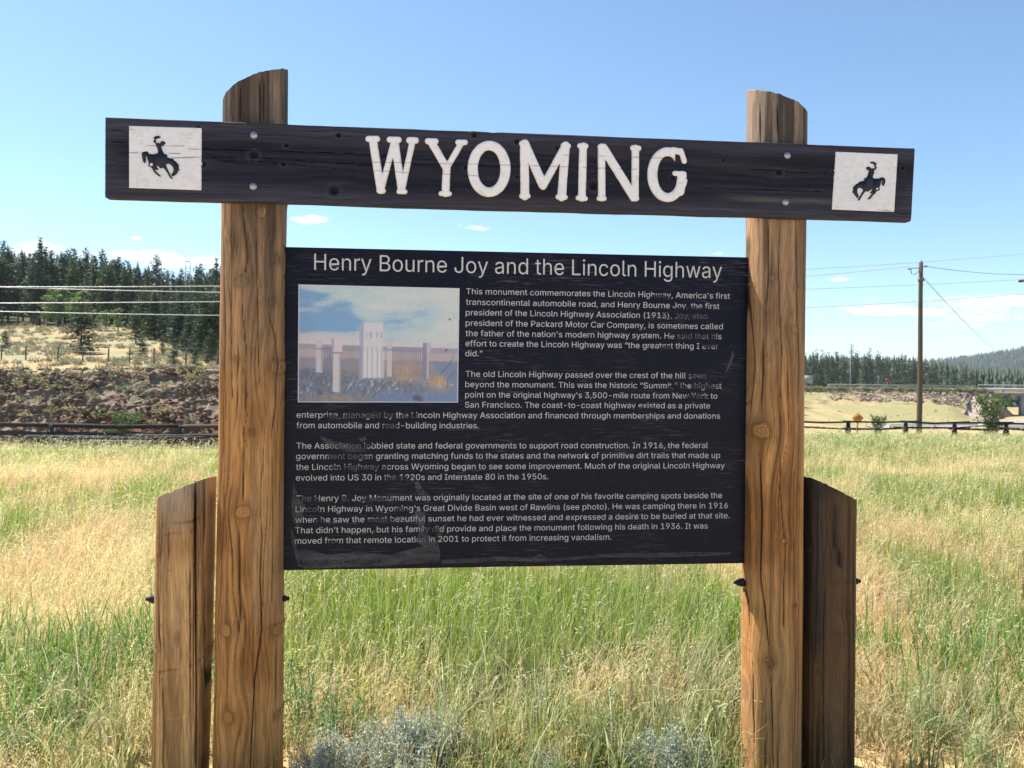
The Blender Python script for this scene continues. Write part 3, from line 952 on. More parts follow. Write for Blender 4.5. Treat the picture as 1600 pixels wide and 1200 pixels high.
lm_v, lm_t, lm_c = [], [], []
for L in LET:
    LB = (40, 1545, 50, 385)
    vv_, pp = sdf_mesh(L, 2.6, None)
    base_n = sum(len(a) for a in lm_v)
    P3 = []
    cc = []
    for (x, y, dd) in vv_:
        lx, lz = S(550 + x / 2.909, 190 + y / 2.909)
        h = min(1, max(0, -dd) / 9.0)
        P3.append((lx, -.0005 - .0075 * math.sqrt(1 - (1 - h) ** 2), lz))
    P3 = np.array(P3)
    edg = np.clip(-vv_[:, 2] / 9, 0, 1)
    dirt = sstep(.60, .8, fbm(vv_[:, 0] * .05, vv_[:, 1] * .05, 4, 90)) * .30 + (1 - edg) * .12
    lm_c.append(mixc(np.array([.78, .74, .73]), np.array([.50, .42, .38]), np.clip(dirt, 0, 1)))
    lpx, lpy = 550 + vv_[:, 0] / 2.909, 190 + vv_[:, 1] / 2.909
    for (xs_, ys_) in (((570, 700, 900, 1075), (254, 256.5, 262, 268)), ((570, 640, 760), (266, 271, 276)), ((880, 1075), (243, 249))):
        dy_ = lpy - np.interp(lpx, xs_, ys_) - .8 * (vn(lpx * .2, lpx * 0 + ys_[0], 91) - .5)
        gk = np.exp(-(dy_ / .55) ** 2) * (lpx > xs_[0]) * (lpx < xs_[-1]) * sstep(.25, .5, vn(lpx * .05, lpx * 0 + ys_[1], 92))
        lm_c[-1] = mixc(lm_c[-1], np.array([.10, .09, .09]), gk * .8)
    for pl in pp:
        for k in range(1, len(pl) - 1):
            lm_t.append((base_n + pl[0], base_n + pl[k], base_n + pl[k + 1]))
    lm_v.append(P3)
# skirt not needed: the rim meets the board's face
np_mesh('lettering', np.vstack(lm_v), [np.array(lm_t)[:, ::-1]], M_PAINT, board, np.vstack(lm_c), smooth=True)

# white emblem plates with the bucking horse and rider
HL = [(462, 335), (485, 318), (515, 305), (550, 308), (572, 325), (545, 338), (515, 345), (498, 360), (500, 380), (505, 405), (520, 415), (530, 402), (540, 398), (548, 415), (560, 420), (572, 395), (590, 380), (610, 380), (628, 395), (642, 415), (620, 425), (612, 445), (590, 442), (578, 455), (583, 490), (598, 525), (620, 560), (640, 572), (662, 575), (668, 590), (655, 605), (670, 618), (700, 625), (720, 635), (745, 630), (748, 648), (775, 665), (800, 690), (825, 718), (832, 750), (828, 780), (845, 797), (820, 810), (805, 845), (775, 870), (740, 888), (722, 868), (745, 835), (760, 790), (748, 755), (720, 725), (690, 705), (660, 705), (645, 715), (650, 745), (675, 800), (700, 850), (720, 890), (745, 915), (735, 923), (705, 910), (690, 880), (660, 825), (625, 780), (590, 755), (580, 775), (555, 765), (545, 745), (520, 735), (505, 740), (520, 765), (535, 790), (525, 798), (500, 790), (490, 785), (485, 800), (520, 835), (550, 862), (572, 885), (560, 892), (530, 875), (490, 840), (465, 810), (450, 775), (420, 750), (388, 735), (400, 715), (395, 680), (382, 640), (370, 598), (352, 600), (358, 640), (352, 685), (335, 695), (318, 670), (308, 630), (300, 585), (298, 560), (315, 540), (345, 530), (380, 532), (395, 550), (400, 565), (440, 568), (480, 572), (500, 558), (525, 560), (535, 530), (525, 490), (510, 450), (490, 410), (465, 390), (470, 375), (485, 350)]
HR = [(685, 295), (710, 280), (750, 285), (775, 305), (797, 318), (775, 328), (770, 345), (790, 375), (775, 400), (750, 415), (745, 460), (730, 500), (722, 530), (745, 545), (790, 545), (825, 545), (850, 530), (880, 525), (905, 538), (922, 570), (918, 610), (905, 640), (895, 665), (875, 645), (870, 620), (880, 590), (875, 570), (862, 585), (850, 620), (840, 660), (825, 690), (835, 720), (815, 735), (780, 748), (765, 780), (735, 800), (710, 830), (690, 860), (660, 870), (648, 855), (675, 835), (700, 800), (725, 775), (735, 760), (705, 780), (685, 770), (705, 745), (725, 712), (700, 715), (670, 738), (645, 750), (625, 738), (605, 755), (575, 790), (550, 830), (520, 885), (490, 885), (505, 860), (530, 815), (560, 765), (580, 735), (570, 710), (545, 690), (515, 690), (490, 705), (480, 735), (490, 780), (508, 825), (490, 852), (465, 825), (440, 790), (420, 765), (400, 755), (425, 735), (420, 680), (440, 665), (470, 630), (500, 622), (505, 605), (540, 590), (580, 585), (600, 565), (590, 545), (625, 535), (645, 510), (660, 460), (670, 425), (640, 410), (620, 382), (645, 360), (680, 362), (692, 385), (720, 388), (745, 390), (765, 375), (750, 345), (740, 315), (700, 310)]


def plate(corners, cracks, seed, ox, oy, sc, outline, hole):
    n = 90
    tl, tr, br, bl = [np.array(S(*c)) for c in corners]
    a, b = np.meshgrid(np.linspace(0, 1, n), np.linspace(0, 1, n), indexing='ij')
    a, b = a.ravel()[:, None], b.ravel()[:, None]
    P = (tl * (1 - a) + tr * a) * (1 - b) + (bl * (1 - a) + br * a) * b
    x, z = P[:, 0], P[:, 1]
    c = np.tile([.72, .68, .68], (len(P), 1)) * (.93 + .14 * fbm(x * 40, z * 60, 4, seed))[:, None]
    c = mixc(c, np.array([.50, .46, .44]), sstep(.66, .8, fbm(x * 90, z * 120, 3, seed + 1)) * .5)
    dsp = np.zeros(len(P))
    for (pts, w) in cracks:
        dz, end = pline_dist(z, x, [(S(*p)[1], S(*p)[0]) for p in pts])
        g = np.exp(-(dz / (w / 420 * (.4 + .6 * sstep(0, .04, end)))) ** 2) * (end > 0)
        c = mixc(c, np.array([.03, .03, .04]), np.clip(g, 0, 1) * .9)
    y = -.0030 + .0008 * (fbm(x * 30, z * 60, 3, seed + 2) - .5)
    rim = np.minimum(np.minimum(a, 1 - a), np.minimum(b, 1 - b)).ravel() < .001
    y = np.where(rim, .004, y)
    np_mesh('emblem_plate', np.stack([x, y, z], -1), [grid_faces(n, n)[:, ::-1]], M_PAINT, board, c, smooth=True)
    m = MB()
    pts = []
    for (hx, hy) in outline:
        lx, lz = S(ox + hx / sc, oy + hy / sc)
        pts.append((lx, -.0062, lz))
    m.poly(pts, (0, .004, 0))
    o = m.build('horse_and_rider', M_NAVY, board, col=False)
    hx, hz = S(ox + hole[0] / sc, oy + hole[1] / sc)
    m = MB()
    m.tube([(hx, -.0070, hz), (hx, -.004, hz)], hole[2] / sc / 425, 14, c=(.72, .68, .68))
    m.build('painted_gap', M_PAINT, board)


plate(((201, 196), (316, 199.5), (315.5, 298), (201, 294)), [([(201, 202.5), (211, 202.5)], .7), ([(201, 221), (210, 221)], .6), ([(201, 239), (224, 239)], .9), ([(228, 228), (288, 228.5)], .5), ([(295, 233), (317, 233.5)], .8), ([(262, 247.5), (317, 245.5)], .8), ([(264, 240), (282, 240.5)], .5), ([(201, 251.5), (208, 252)], .6)], 500, 190, 180, 9.23, HL, (438, 718, 21))
plate(((1305, 236.5), (1403, 240.5), (1397.5, 332), (1299, 328)), [([(1372, 328), (1398, 331)], .8)], 510, 1290, 225, 10.0, HR, (792, 706, 17))
for (px, py) in ((397, 211.5), (396, 291.5), (1230, 243), (1227, 316)):
    x, z = S(px, py)
    m = MB()
    th = np.linspace(0, math.pi / 2, 7)
    r0 = .0145
    P = [(x, .003, z)] + [(x, -.0095 * math.sin(t), z) for t in th]
    m.tube(P, [r0] + [max(r0 * math.cos(t), .0004) for t in th], 20)
    m.build('bolt_head', M_BOLT, board, smooth=True, col=False)


# ------------------------------------------------------------------ information panel
PD = .17


def panel_mat(name):
    m = mat(name, (.011, .011, .018), rough=.45, spec=.14)
    t = m.node_tree
    p = t.nodes['Principled BSDF']
    tc = nd(t, 'ShaderNodeTexCoord')

    def noise(scale, detail=5, rough=.6):
        mp = nd(t, 'ShaderNodeMapping')
        mp.inputs['Scale'].default_value = scale
        t.links.new(tc.outputs['Object'], mp.inputs[0])
        n = nd(t, 'ShaderNodeTexNoise', i_Scale=1.0, i_Detail=detail, i_Roughness=rough)
        t.links.new(mp.outputs[0], n.inputs['Vector'])
        return n.outputs['Fac']
    a = noise((9, 1, 230), 6, .7)
    b = noise((2.6, 1, 4.4), 4, .6)
    c = noise((30, 1, 300), 4, .7)
    fl = math_n(t, 'MULTIPLY', math_n(t, 'SUBTRACT', a, .545), 8, clamp=True)
    ar = math_n(t, 'MULTIPLY', math_n(t, 'SUBTRACT', b, .43), 5, clamp=True)
    f2 = math_n(t, 'MULTIPLY', math_n(t, 'SUBTRACT', c, .60), 7, clamp=True)
    fac = math_n(t, 'MULTIPLY', math_n(t, 'ADD', math_n(t, 'MULTIPLY', fl, ar), math_n(t, 'MULTIPLY', f2, .4)), .75, clamp=True)
    mx = nd(t, 'ShaderNodeMix', data_type='RGBA')
    t.links.new(fac, mx.inputs[0])
    mx.inputs[6].default_value = (.0036, .0037, .0135, 1)
    mx.inputs[7].default_value = (.15, .128, .140, 1)
    t.links.new(mx.outputs[2], p.inputs['Base Color'])
    t.links.new(math_n(t, 'ADD', .32, math_n(t, 'MULTIPLY', fac, .4)), p.inputs['Roughness'])
    bp = nd(t, 'ShaderNodeBump')
    bp.inputs['Strength'].default_value = .45
    bp.inputs['Distance'].default_value = .0015
    t.links.new(math_n(t, 'ADD', a, math_n(t, 'MULTIPLY', c, .5)), bp.inputs['Height'])
    t.links.new(bp.outputs[0], p.inputs['Normal'])
    return m


M_PANEL = panel_mat('weathered_black_laminate')
pc = [np.array(S(*c, PD)) for c in ((452.5, 386), (1164, 402), (1158, 880), (446.5, 891))]
for c_, s_ in zip(pc, (-1, 1, 1, -1)):      # its edges sit in slots cut in the logs
    c_[0] += s_ * .016
n1, n2 = 140, 100
a, b = np.meshgrid(np.linspace(0, 1, n1), np.linspace(0, 1, n2), indexing='ij')
a, b = a.ravel()[:, None], b.ravel()[:, None]
P = (pc[0] * (1 - a) + pc[1] * a) * (1 - b) + (pc[3] * (1 - a) + pc[2] * a) * b
bow = .0035 * (fbm(P[:, 0] * 2.2, P[:, 1] * 2.6, 3, 120) - .5)
wave = .0022 * np.exp(-((b.ravel() - .975) / .02) ** 2) * (fbm(P[:, 0] * 9, P[:, 1] * 3, 3, 121) - .5) * 2
Vf = np.stack([P[:, 0], PD + bow + wave, P[:, 1]], -1)
ring_i = np.concatenate([np.arange(n1) * n2, (n1 - 1) * n2 + np.arange(1, n2), np.arange(n1 - 2, -1, -1) * n2 + n2 - 1, np.arange(n2 - 2, 0, -1)])
Vk = Vf[ring_i].copy()
Vk[:, 1] = PD + .022
m_ = len(ring_i)
q = np.arange(m_)
q2 = (q + 1) % m_
nV = len(Vf)
ctr = Vk.mean(0)
Fs = [grid_faces(n1, n2)[:, ::-1], np.stack([ring_i[q], ring_i[q2], nV + q2, nV + q], -1), np.stack([np.full(m_, nV + m_), nV + q, nV + q2], -1)]
panel = np_mesh('text_panel', np.vstack([Vf, Vk, ctr]), Fs, M_PANEL, SIGN, smooth=True)
try:
    panel.data.set_sharp_from_angle(angle=math.radians(50))
except Exception:
    pass

# worn print: letters fade where the laminate has broken up
WEAR = [(1080, 492, 62, 20), (1030, 466, 22, 10), (1085, 525, 55, 12), (1100, 604, 36, 8), (1058, 605, 26, 9), (1090, 588, 30, 6), (1085, 621, 30, 7), (1110, 540, 26, 7), (1040, 543, 14, 6),
        (575, 648, 70, 9), (520, 652, 25, 7), (640, 650, 22, 7), (610, 666, 22, 7), (550, 697, 45, 9), (545, 714, 50, 9), (560, 731, 60, 8), (620, 748, 30, 7), (590, 780, 40, 6), (480, 780, 28, 8),
        (540, 779, 12, 6), (490, 797, 18, 8), (630, 797, 20, 7), (500, 815, 16, 7), (600, 813, 40, 7), (672, 829, 22, 9), (660, 845, 16, 9), (520, 848, 14, 6), (1005, 640, 40, 6)]


def print_mat():
    m = mat('white_print', (.50, .485, .49), rough=.5, spec=.35)
    t = m.node_tree
    p = t.nodes['Principled BSDF']
    tc = nd(t, 'ShaderNodeTexCoord')
    sp = nd(t, 'ShaderNodeSeparateXYZ')
    t.links.new(tc.outputs['Object'], sp.inputs[0])
    acc = None
    for (px, py, rx, ry) in WEAR:
        x, z = S(px, py, PD)
        du = math_n(t, 'DIVIDE', math_n(t, 'SUBTRACT', sp.outputs['X'], x), rx / 425.)
        dv = math_n(t, 'DIVIDE', math_n(t, 'SUBTRACT', sp.outputs['Z'], z), ry / 425.)
        r2 = math_n(t, 'ADD', math_n(t, 'MULTIPLY', du, du), math_n(t, 'MULTIPLY', dv, dv))
        mm = math_n(t, 'SUBTRACT', 1.2, r2, clamp=True)
        acc = mm if acc is None else math_n(t, 'MAXIMUM', acc, mm)
    mp = nd(t, 'ShaderNodeMapping')
    mp.inputs['Scale'].default_value = (38, 1, 60)
    t.links.new(tc.outputs['Object'], mp.inputs[0])
    n = nd(t, 'ShaderNodeTexNoise', i_Scale=1.0, i_Detail=4.0, i_Roughness=.6)
    t.links.new(mp.outputs[0], n.inputs['Vector'])
    f = math_n(t, 'MULTIPLY', math_n(t, 'SUBTRACT', math_n(t, 'ADD', math_n(t, 'MULTIPLY', acc, .55), n.outputs['Fac']), .80), 6, clamp=True)
    mp2 = nd(t, 'ShaderNodeMapping')
    mp2.inputs['Scale'].default_value = (14, 1, 260)
    t.links.new(tc.outputs['Object'], mp2.inputs[0])
    n2_ = nd(t, 'ShaderNodeTexNoise', i_Scale=1.0, i_Detail=4.0, i_Roughness=.6)
    t.links.new(mp2.outputs[0], n2_.inputs['Vector'])
    f2 = math_n(t, 'MULTIPLY', math_n(t, 'SUBTRACT', n2_.outputs['Fac'], .52), 1.8, clamp=True)
    ff = math_n(t, 'MAXIMUM', math_n(t, 'MULTIPLY', f, .88), f2)
    mx = nd(t, 'ShaderNodeMix', data_type='RGBA')
    t.links.new(ff, mx.inputs[0])
    mx.inputs[6].default_value = (.55, .53, .535, 1)
    mx.inputs[7].default_value = (.03, .028, .036, 1)
    t.links.new(mx.outputs[2], p.inputs['Base Color'])
    return m


M_PRINT = print_mat()


# letter outlines (thousandths of the type size): advance | contour | contour ...
GLYPHS = {
    ' ': '188|',
    "'": '206|78,318 70,509 136,509 128,318',
    '(': '273|89,207 101,324 132,441 177,539 236,539 191,428 161,313 151,207 160,115 188,16 236,-96 177,-96 150,-46 128,4 111,55 99,106 92,156',
    ')': '273|37,-96 86,18 113,116 122,207 112,313 82,428 37,539 97,539 142,441 173,323 184,207 182,156 174,104 161,53 144,3 123,-47 97,-96',
    ',': '188|38,-119 68,71 137,71 84,-119',
    '-': '453|337,244 337,188 114,188 114,244',
    '.': '188|95,-4 83,-3 73,1 63,9 55,18 51,29 50,41 51,53 55,64 63,73 73,81 83,85 95,87 107,85 118,81 128,73 135,64 140,53 141,41 140,29 135,18 128,9 118,1 107,-3',
    '0': '453|227,-7 191,-3 158,7 130,24 105,48 85,77 69,113 57,155 50,202 48,254 50,306 57,353 69,395 85,431 106,461 130,484 159,502 191,512 227,516 262,512 295,502 323,484 348,461 368,431 384,395 396,353 403,306 405,254 403,202 396,155 384,113 368,77 348,48 323,24 295,7 263,-3|227,50 250,52 271,60 290,74 306,92 320,116 330,144 338,176 342,213 344,254 342,295 338,332 330,365 320,393 306,416 290,435 271,449 250,457 227,460 203,457 182,449 163,435 147,416 134,393 123,365 115,332 111,295 109,254 111,213 115,176 123,144 134,116 147,92 163,74 182,60 203,52',
    '1': '453|76,0 76,55 391,55 391,0|276,509 276,0 212,0 212,448 209,448 86,358 86,427 198,509',
    '2': '453|64,0 64,47 234,229 282,282 311,327 320,371 319,389 315,405 308,419 298,431 287,441 273,449 224,460 205,458 188,454 172,447 159,438 148,427 139,413 132,398 128,381 127,362 66,362 68,391 75,418 86,442 102,464 121,482 143,496 168,507 196,513 225,516 254,513 281,507 306,497 328,482 346,465 361,445 372,423 379,398 381,372 371,318 336,259 267,180 153,60 153,57 389,57 389,0',
    '3': '453|218,-7 188,-5 159,1 133,10 108,22 88,38 70,57 57,79 48,104 44,132 109,132 112,115 118,100 126,87 137,76 150,66 165,59 219,50 275,61 291,69 304,80 315,93 323,108 328,125 329,145 328,163 323,180 316,196 306,211 292,223 275,234 254,241 229,246 201,248 157,248 157,299 288,448 288,452 70,452 70,509 372,509 372,461 211,278 211,289 247,290 279,286 308,276 333,262 354,244 371,222 383,198 391,173 393,145 390,116 383,90 370,66 354,45 333,27 309,12 281,2 251,-5',
    '5': '453|221,-7 192,-5 165,1 140,11 118,25 99,41 83,60 71,82 63,105 60,130 122,130 125,115 130,102 138,89 173,60 221,50 241,51 259,56 276,64 291,75 304,89 314,104 322,122 326,141 328,162 326,183 321,203 314,221 303,237 290,251 275,262 257,270 238,275 218,277 167,268 128,246 67,253 96,509 366,509 366,452 151,452 134,301 178,325 229,334 252,332 274,328 294,321 313,311 330,299 345,285 358,269 370,251 379,231 386,210 390,187 391,163 388,132 381,102 369,76 352,52 332,32 309,15 282,3 253,-4',
    '6': '453|226,-7 196,-4 168,3 142,15 119,31 100,51 84,74 73,101 66,130 64,162 65,187 71,212 80,239 137,340 252,509 322,509 151,261 145,261 165,288 196,307 235,314 265,312 291,305 316,295 337,280 355,262 370,240 380,215 387,187 389,157 387,127 379,98 368,73 352,50 333,30 310,14 284,3 257,-4|226,48 245,50 263,55 279,63 293,73 304,86 314,101 322,119 326,137 327,157 326,178 322,196 314,213 304,228 293,241 279,251 263,259 245,264 226,265 207,264 190,259 174,252 160,241 148,229 138,214 131,197 126,179 125,158 126,138 131,119 138,102 148,86 160,73 174,63 190,55 207,50',
    '8': '453|226,-7 193,-5 163,1 136,11 111,25 91,42 74,62 62,84 54,109 52,135 53,156 58,176 65,195 75,212 87,228 101,241 117,252 134,260 153,265 129,276 109,289 93,308 80,330 73,354 70,380 73,405 79,429 90,450 106,469 124,485 146,498 170,508 197,514 226,516 255,514 282,508 306,498 328,485 346,469 361,450 373,429 379,405 382,380 379,354 372,330 359,308 343,289 323,276 300,267 319,260 335,252 351,241 365,228 377,212 387,195 395,176 399,156 401,135 398,109 391,84 378,62 362,42 341,25 317,11 289,1 259,-5|226,49 248,50 267,54 285,60 300,69 313,79 323,91 331,106 335,121 337,139 335,157 330,173 322,189 312,202 298,213 283,223 265,230 247,234 226,235 206,234 187,230 169,223 154,213 140,202 130,189 122,173 117,157 115,139 117,121 121,106 129,91 139,79 152,69 167,60 185,54 205,50|226,290 274,300 287,308 298,318 307,330 314,344 318,359 319,376 318,392 314,407 308,420 299,432 288,442 275,449 226,460 177,449 164,442 153,432 145,420 138,407 134,392 133,376 134,359 138,344 145,330 154,318 165,308 178,300',
    '9': '453|226,516 256,513 285,506 310,494 333,478 352,458 368,434 380,408 387,378 389,347 387,322 382,296 373,270 315,168 200,0 130,0 301,248 307,248 287,221 257,202 218,195 188,197 161,203 137,214 116,229 98,247 83,269 72,294 66,321 64,352 66,382 73,411 85,436 101,459 120,479 143,494 168,506 196,513|226,460 207,459 190,454 174,446 160,435 148,423 138,407 131,390 127,372 125,352 127,331 131,313 138,295 148,280 160,268 174,257 190,250 207,245 226,243 245,245 263,249 279,257 293,267 305,280 314,295 322,312 326,330 327,350 326,371 322,390 314,407 305,422 293,435 279,446 263,454 245,459',
    'A': '480|16,0 201,509 276,509 463,0 395,0 287,302 264,372 232,478 245,478 213,371 191,302 85,0|110,142 110,199 370,199 370,142',
    'B': '456|60,0 60,509 241,509 274,507 304,501 329,491 350,477 367,461 381,442 390,421 396,398 398,374 397,353 393,336 387,320 356,286 315,267 315,262 331,260 347,254 363,245 378,234 391,220 402,203 411,184 416,161 418,136 416,111 410,88 400,67 386,48 368,31 344,18 317,8 284,2 247,0|125,57 245,57 281,60 309,67 330,80 344,96 353,115 355,137 354,153 350,169 342,184 333,197 320,209 306,218 289,225 269,229 248,231 125,231|125,285 238,285 288,296 302,304 314,314 323,326 330,340 335,355 336,372 333,393 326,412 313,429 294,442 270,449 240,452 125,452',
    'C': '510|267,-7 225,-3 186,7 150,25 119,49 92,79 70,115 53,157 44,203 40,254 44,305 53,352 70,393 92,429 119,459 150,484 186,501 225,512 267,516 340,504 362,496 383,485 402,471 419,456 435,438 448,418 459,397 467,373 473,348 408,348 389,395 357,428 315,449 267,456 237,453 209,445 184,432 161,414 141,391 125,364 113,332 106,295 103,254 106,213 113,177 125,145 141,117 161,94 184,76 210,63 237,56 267,53 315,60 357,81 389,114 408,160 473,160 467,135 459,112 448,91 435,71 420,53 402,38 383,24 363,13 341,5 317,-2 293,-6',
    'D': '502|60,0 60,509 225,509 273,505 315,495 353,478 385,455 412,426 433,391 449,351 458,306 462,255 458,205 449,159 433,119 411,83 384,54 351,31 312,14 268,3 219,0|125,57 215,57 254,60 288,68 318,81 343,99 363,122 379,149 390,181 397,216 399,255 397,294 390,329 379,361 364,388 344,410 320,428 291,441 258,449 221,452 125,452',
    'F': '410|60,0 60,509 369,509 369,452 125,452 125,278 346,278 346,221 125,221 125,0',
    'G': '520|269,-7 225,-3 185,7 149,25 118,49 91,79 69,116 53,157 43,203 40,254 43,305 53,352 69,393 91,429 117,459 149,484 184,501 223,512 265,516 291,514 316,510 340,504 363,494 384,483 403,469 421,453 436,436 449,416 460,395 468,373 474,349 408,349 387,393 356,427 315,448 265,456 236,453 209,445 183,432 160,414 141,392 125,364 113,332 106,295 103,254 106,213 113,177 125,145 141,117 161,95 184,76 210,63 238,56 269,53 296,55 322,61 345,71 365,85 382,102 396,123 407,147 413,173 415,202 434,199 283,199 283,256 478,256 478,200 475,160 466,124 451,91 431,62 406,38 377,19 344,5 308,-4',
    'H': '517|60,0 60,509 125,509 125,289 392,289 392,509 457,509 457,0 392,0 392,232 125,232 125,0',
    'I': '300|31,0 31,57 118,57 118,452 31,452 31,509 269,509 269,452 183,452 183,57 269,57 269,0',
    'J': '396|185,-7 143,-2 106,11 75,33 52,63 38,100 33,145 33,173 98,173 98,145 100,117 108,93 122,74 139,61 160,53 185,50 209,53 230,61 248,74 261,93 269,117 272,145 272,509 336,509 336,145 332,100 318,63 294,33 263,11 227,-2',
    'L': '393|60,0 60,509 125,509 125,57 361,57 361,0',
    'M': '628|60,0 60,509 152,509 277,187 287,159 299,123 311,84 322,49 307,49 318,83 330,121 342,158 352,187 476,509 568,509 568,0 504,0 504,291 504,327 505,369 506,413 507,457 513,457 498,409 482,363 467,322 456,291 342,0 286,0 170,291 159,321 145,361 129,408 112,457 119,457 120,416 121,372 122,328 122,291 122,0',
    'N': '523|60,0 60,509 136,509 343,183 363,151 388,107 414,55 405,54 401,108 399,157 399,195 399,509 463,509 463,0 387,0 202,290 177,331 148,381 108,452 119,454 122,384 124,328 125,291 125,0',
    'P': '445|60,0 60,509 235,509 272,506 305,499 332,487 356,471 375,452 390,430 400,404 407,377 409,348 407,318 400,291 390,265 375,243 356,223 332,207 305,195 272,188 235,186 109,186 109,242 233,242 257,244 279,248 297,256 312,266 324,279 333,294 339,310 343,328 344,348 343,367 339,385 333,402 324,416 312,428 297,439 279,446 257,451 232,452 125,452 125,0',
    'R': '449|60,0 60,509 236,509 273,506 305,500 333,489 356,473 376,455 390,433 401,408 407,381 409,352 407,323 401,296 390,271 376,250 356,232 333,217 305,206 273,200 236,198 96,198 96,255 234,255 258,256 280,260 298,267 313,276 325,287 334,300 340,316 344,333 345,352 344,371 340,389 334,405 325,419 313,430 298,440 279,446 258,451 233,452 125,452 125,0|353,0 230,229 303,229 428,0',
    'S': '447|224,-9 188,-7 156,-1 128,9 102,23 81,40 64,60 51,83 42,109 38,137 104,137 108,118 114,102 123,88 136,76 150,66 166,59 224,49 246,50 267,54 286,60 303,69 317,79 329,92 338,106 344,122 346,139 344,154 340,168 332,179 296,205 245,222 184,239 145,253 112,269 86,289 67,313 56,341 52,372 54,400 62,425 75,448 92,468 113,484 138,498 165,508 195,514 227,516 259,514 289,508 316,498 340,484 360,468 377,449 390,427 398,403 401,378 337,378 332,402 320,421 302,437 280,449 254,456 225,459 204,457 185,454 167,448 152,440 139,430 129,418 121,405 117,391 115,376 117,359 122,345 131,334 169,308 212,293 264,279 312,264 359,238 395,198 402,180 407,161 408,139 406,112 399,87 386,64 370,43 349,25 323,11 294,0 261,-7',
    'T': '449|32,452 32,509 417,509 417,452 257,452 257,0 193,0 193,452',
    'U': '517|259,-8 220,-6 186,2 154,15 126,33 103,55 85,80 71,108 63,140 60,173 60,509 124,509 124,178 126,155 132,133 141,113 153,95 169,80 187,68 208,59 232,53 259,52 285,53 309,59 331,68 349,80 364,95 377,113 385,133 391,155 393,178 393,509 457,509 457,173 454,140 446,108 433,80 414,55 391,33 363,15 332,2 297,-6',
    'W': '686|155,0 16,509 82,509 163,196 175,145 187,94 197,40 189,40 200,94 211,145 224,196 306,509 380,509 462,196 474,145 486,94 497,40 488,40 499,94 510,145 523,196 603,509 670,509 530,0 455,0 368,323 351,391 336,475 350,475 335,395 318,323 230,0',
    'Y': '472|203,0 203,208 16,509 91,509 192,344 222,292 250,230 224,230 251,293 280,344 381,509 455,509 268,208 268,0',
    '[': '273|101,-96 101,539 236,539 236,487 160,487 160,-44 236,-44 236,-96',
    '_': '319|319,0 319,-56 0,-56 0,0',
    'a': '389|160,-9 137,-7 115,-3 94,5 76,15 60,29 48,45 38,63 32,84 30,108 32,128 36,146 43,161 53,174 64,184 78,193 125,211 178,220 234,227 265,235 271,240 274,246 276,255 267,297 240,322 196,331 149,322 118,301 100,274 41,291 51,313 64,331 79,346 95,358 114,368 133,375 194,384 239,379 286,360 300,350 312,336 322,320 330,301 335,278 337,251 337,0 277,0 277,52 272,52 252,25 215,1|170,45 192,47 211,51 228,59 242,68 254,80 263,93 270,108 274,122 276,138 276,190 259,182 231,176 200,171 175,168 134,159 103,139 97,130 93,118 92,105 102,72 130,52',
    'b': '424|229,-8 208,-7 189,-3 172,4 138,31 118,59 112,59 112,0 53,0 53,509 114,509 114,319 118,319 137,346 171,373 188,379 207,383 229,384 259,382 287,374 313,361 335,342 354,320 370,293 381,261 388,227 390,189 388,151 381,116 370,84 355,57 336,34 313,16 288,3 260,-6|220,47 242,49 262,55 279,66 294,80 306,97 316,117 323,139 327,163 328,189 327,215 323,239 316,261 307,281 295,298 280,311 262,322 243,328 220,330 198,328 178,322 161,312 147,299 134,282 125,263 118,241 114,216 113,189 114,162 118,138 125,115 135,95 147,78 162,65 179,55 198,49',
    'c': '396|207,-8 174,-5 144,3 117,16 93,35 72,58 56,85 44,116 37,150 34,187 37,225 44,260 56,291 72,318 93,341 117,360 144,374 174,382 207,384 260,377 305,356 340,322 362,277 303,262 290,289 270,311 242,325 207,330 184,328 163,321 145,310 130,296 118,278 108,258 102,236 98,212 96,187 98,163 102,139 108,117 118,97 130,80 145,66 163,55 184,49 207,46 243,52 271,66 292,89 304,117 363,102 341,56 306,21 261,-1',
    'd': '424|195,-8 165,-6 137,3 111,16 89,34 70,57 55,84 43,116 36,151 34,189 36,227 43,261 55,293 70,320 89,342 112,361 137,374 165,382 196,384 218,383 237,379 253,373 287,346 306,319 311,319 311,509 372,509 372,0 313,0 313,59 307,59 287,31 252,4 236,-3 217,-7|205,47 226,49 246,55 263,65 278,78 290,95 299,115 306,138 310,162 312,189 310,216 306,241 300,263 290,282 278,299 263,312 246,322 227,328 205,330 182,328 162,322 145,311 130,298 118,281 108,261 102,239 98,215 96,189 98,163 102,139 109,117 118,97 130,80 145,66 162,55 182,49',
    'e': '404|212,-8 177,-5 145,3 117,16 92,35 72,58 56,85 44,116 37,150 34,187 36,224 44,258 55,290 71,317 91,340 115,359 142,373 172,382 205,384 266,374 285,366 303,355 319,341 334,324 347,305 357,282 365,256 370,227 371,194 371,169 75,169 75,221 338,221 310,202 308,226 304,248 298,269 288,286 277,301 263,314 246,323 227,328 205,330 183,328 164,323 146,313 131,301 119,286 109,270 102,251 97,231 96,211 96,178 98,151 102,127 110,106 121,88 135,73 151,61 169,53 190,48 212,46 254,53 285,73 306,105 365,91 358,72 348,55 335,39 320,26 302,14 283,4 261,-3 237,-7',
    'f': '254|228,379 228,327 6,327 6,379|81,0 81,432 82,452 87,470 96,486 107,499 120,510 135,519 187,530 222,527 243,521 227,468 215,472 195,474 178,472 164,468 154,460 147,449 143,435 142,419 142,0',
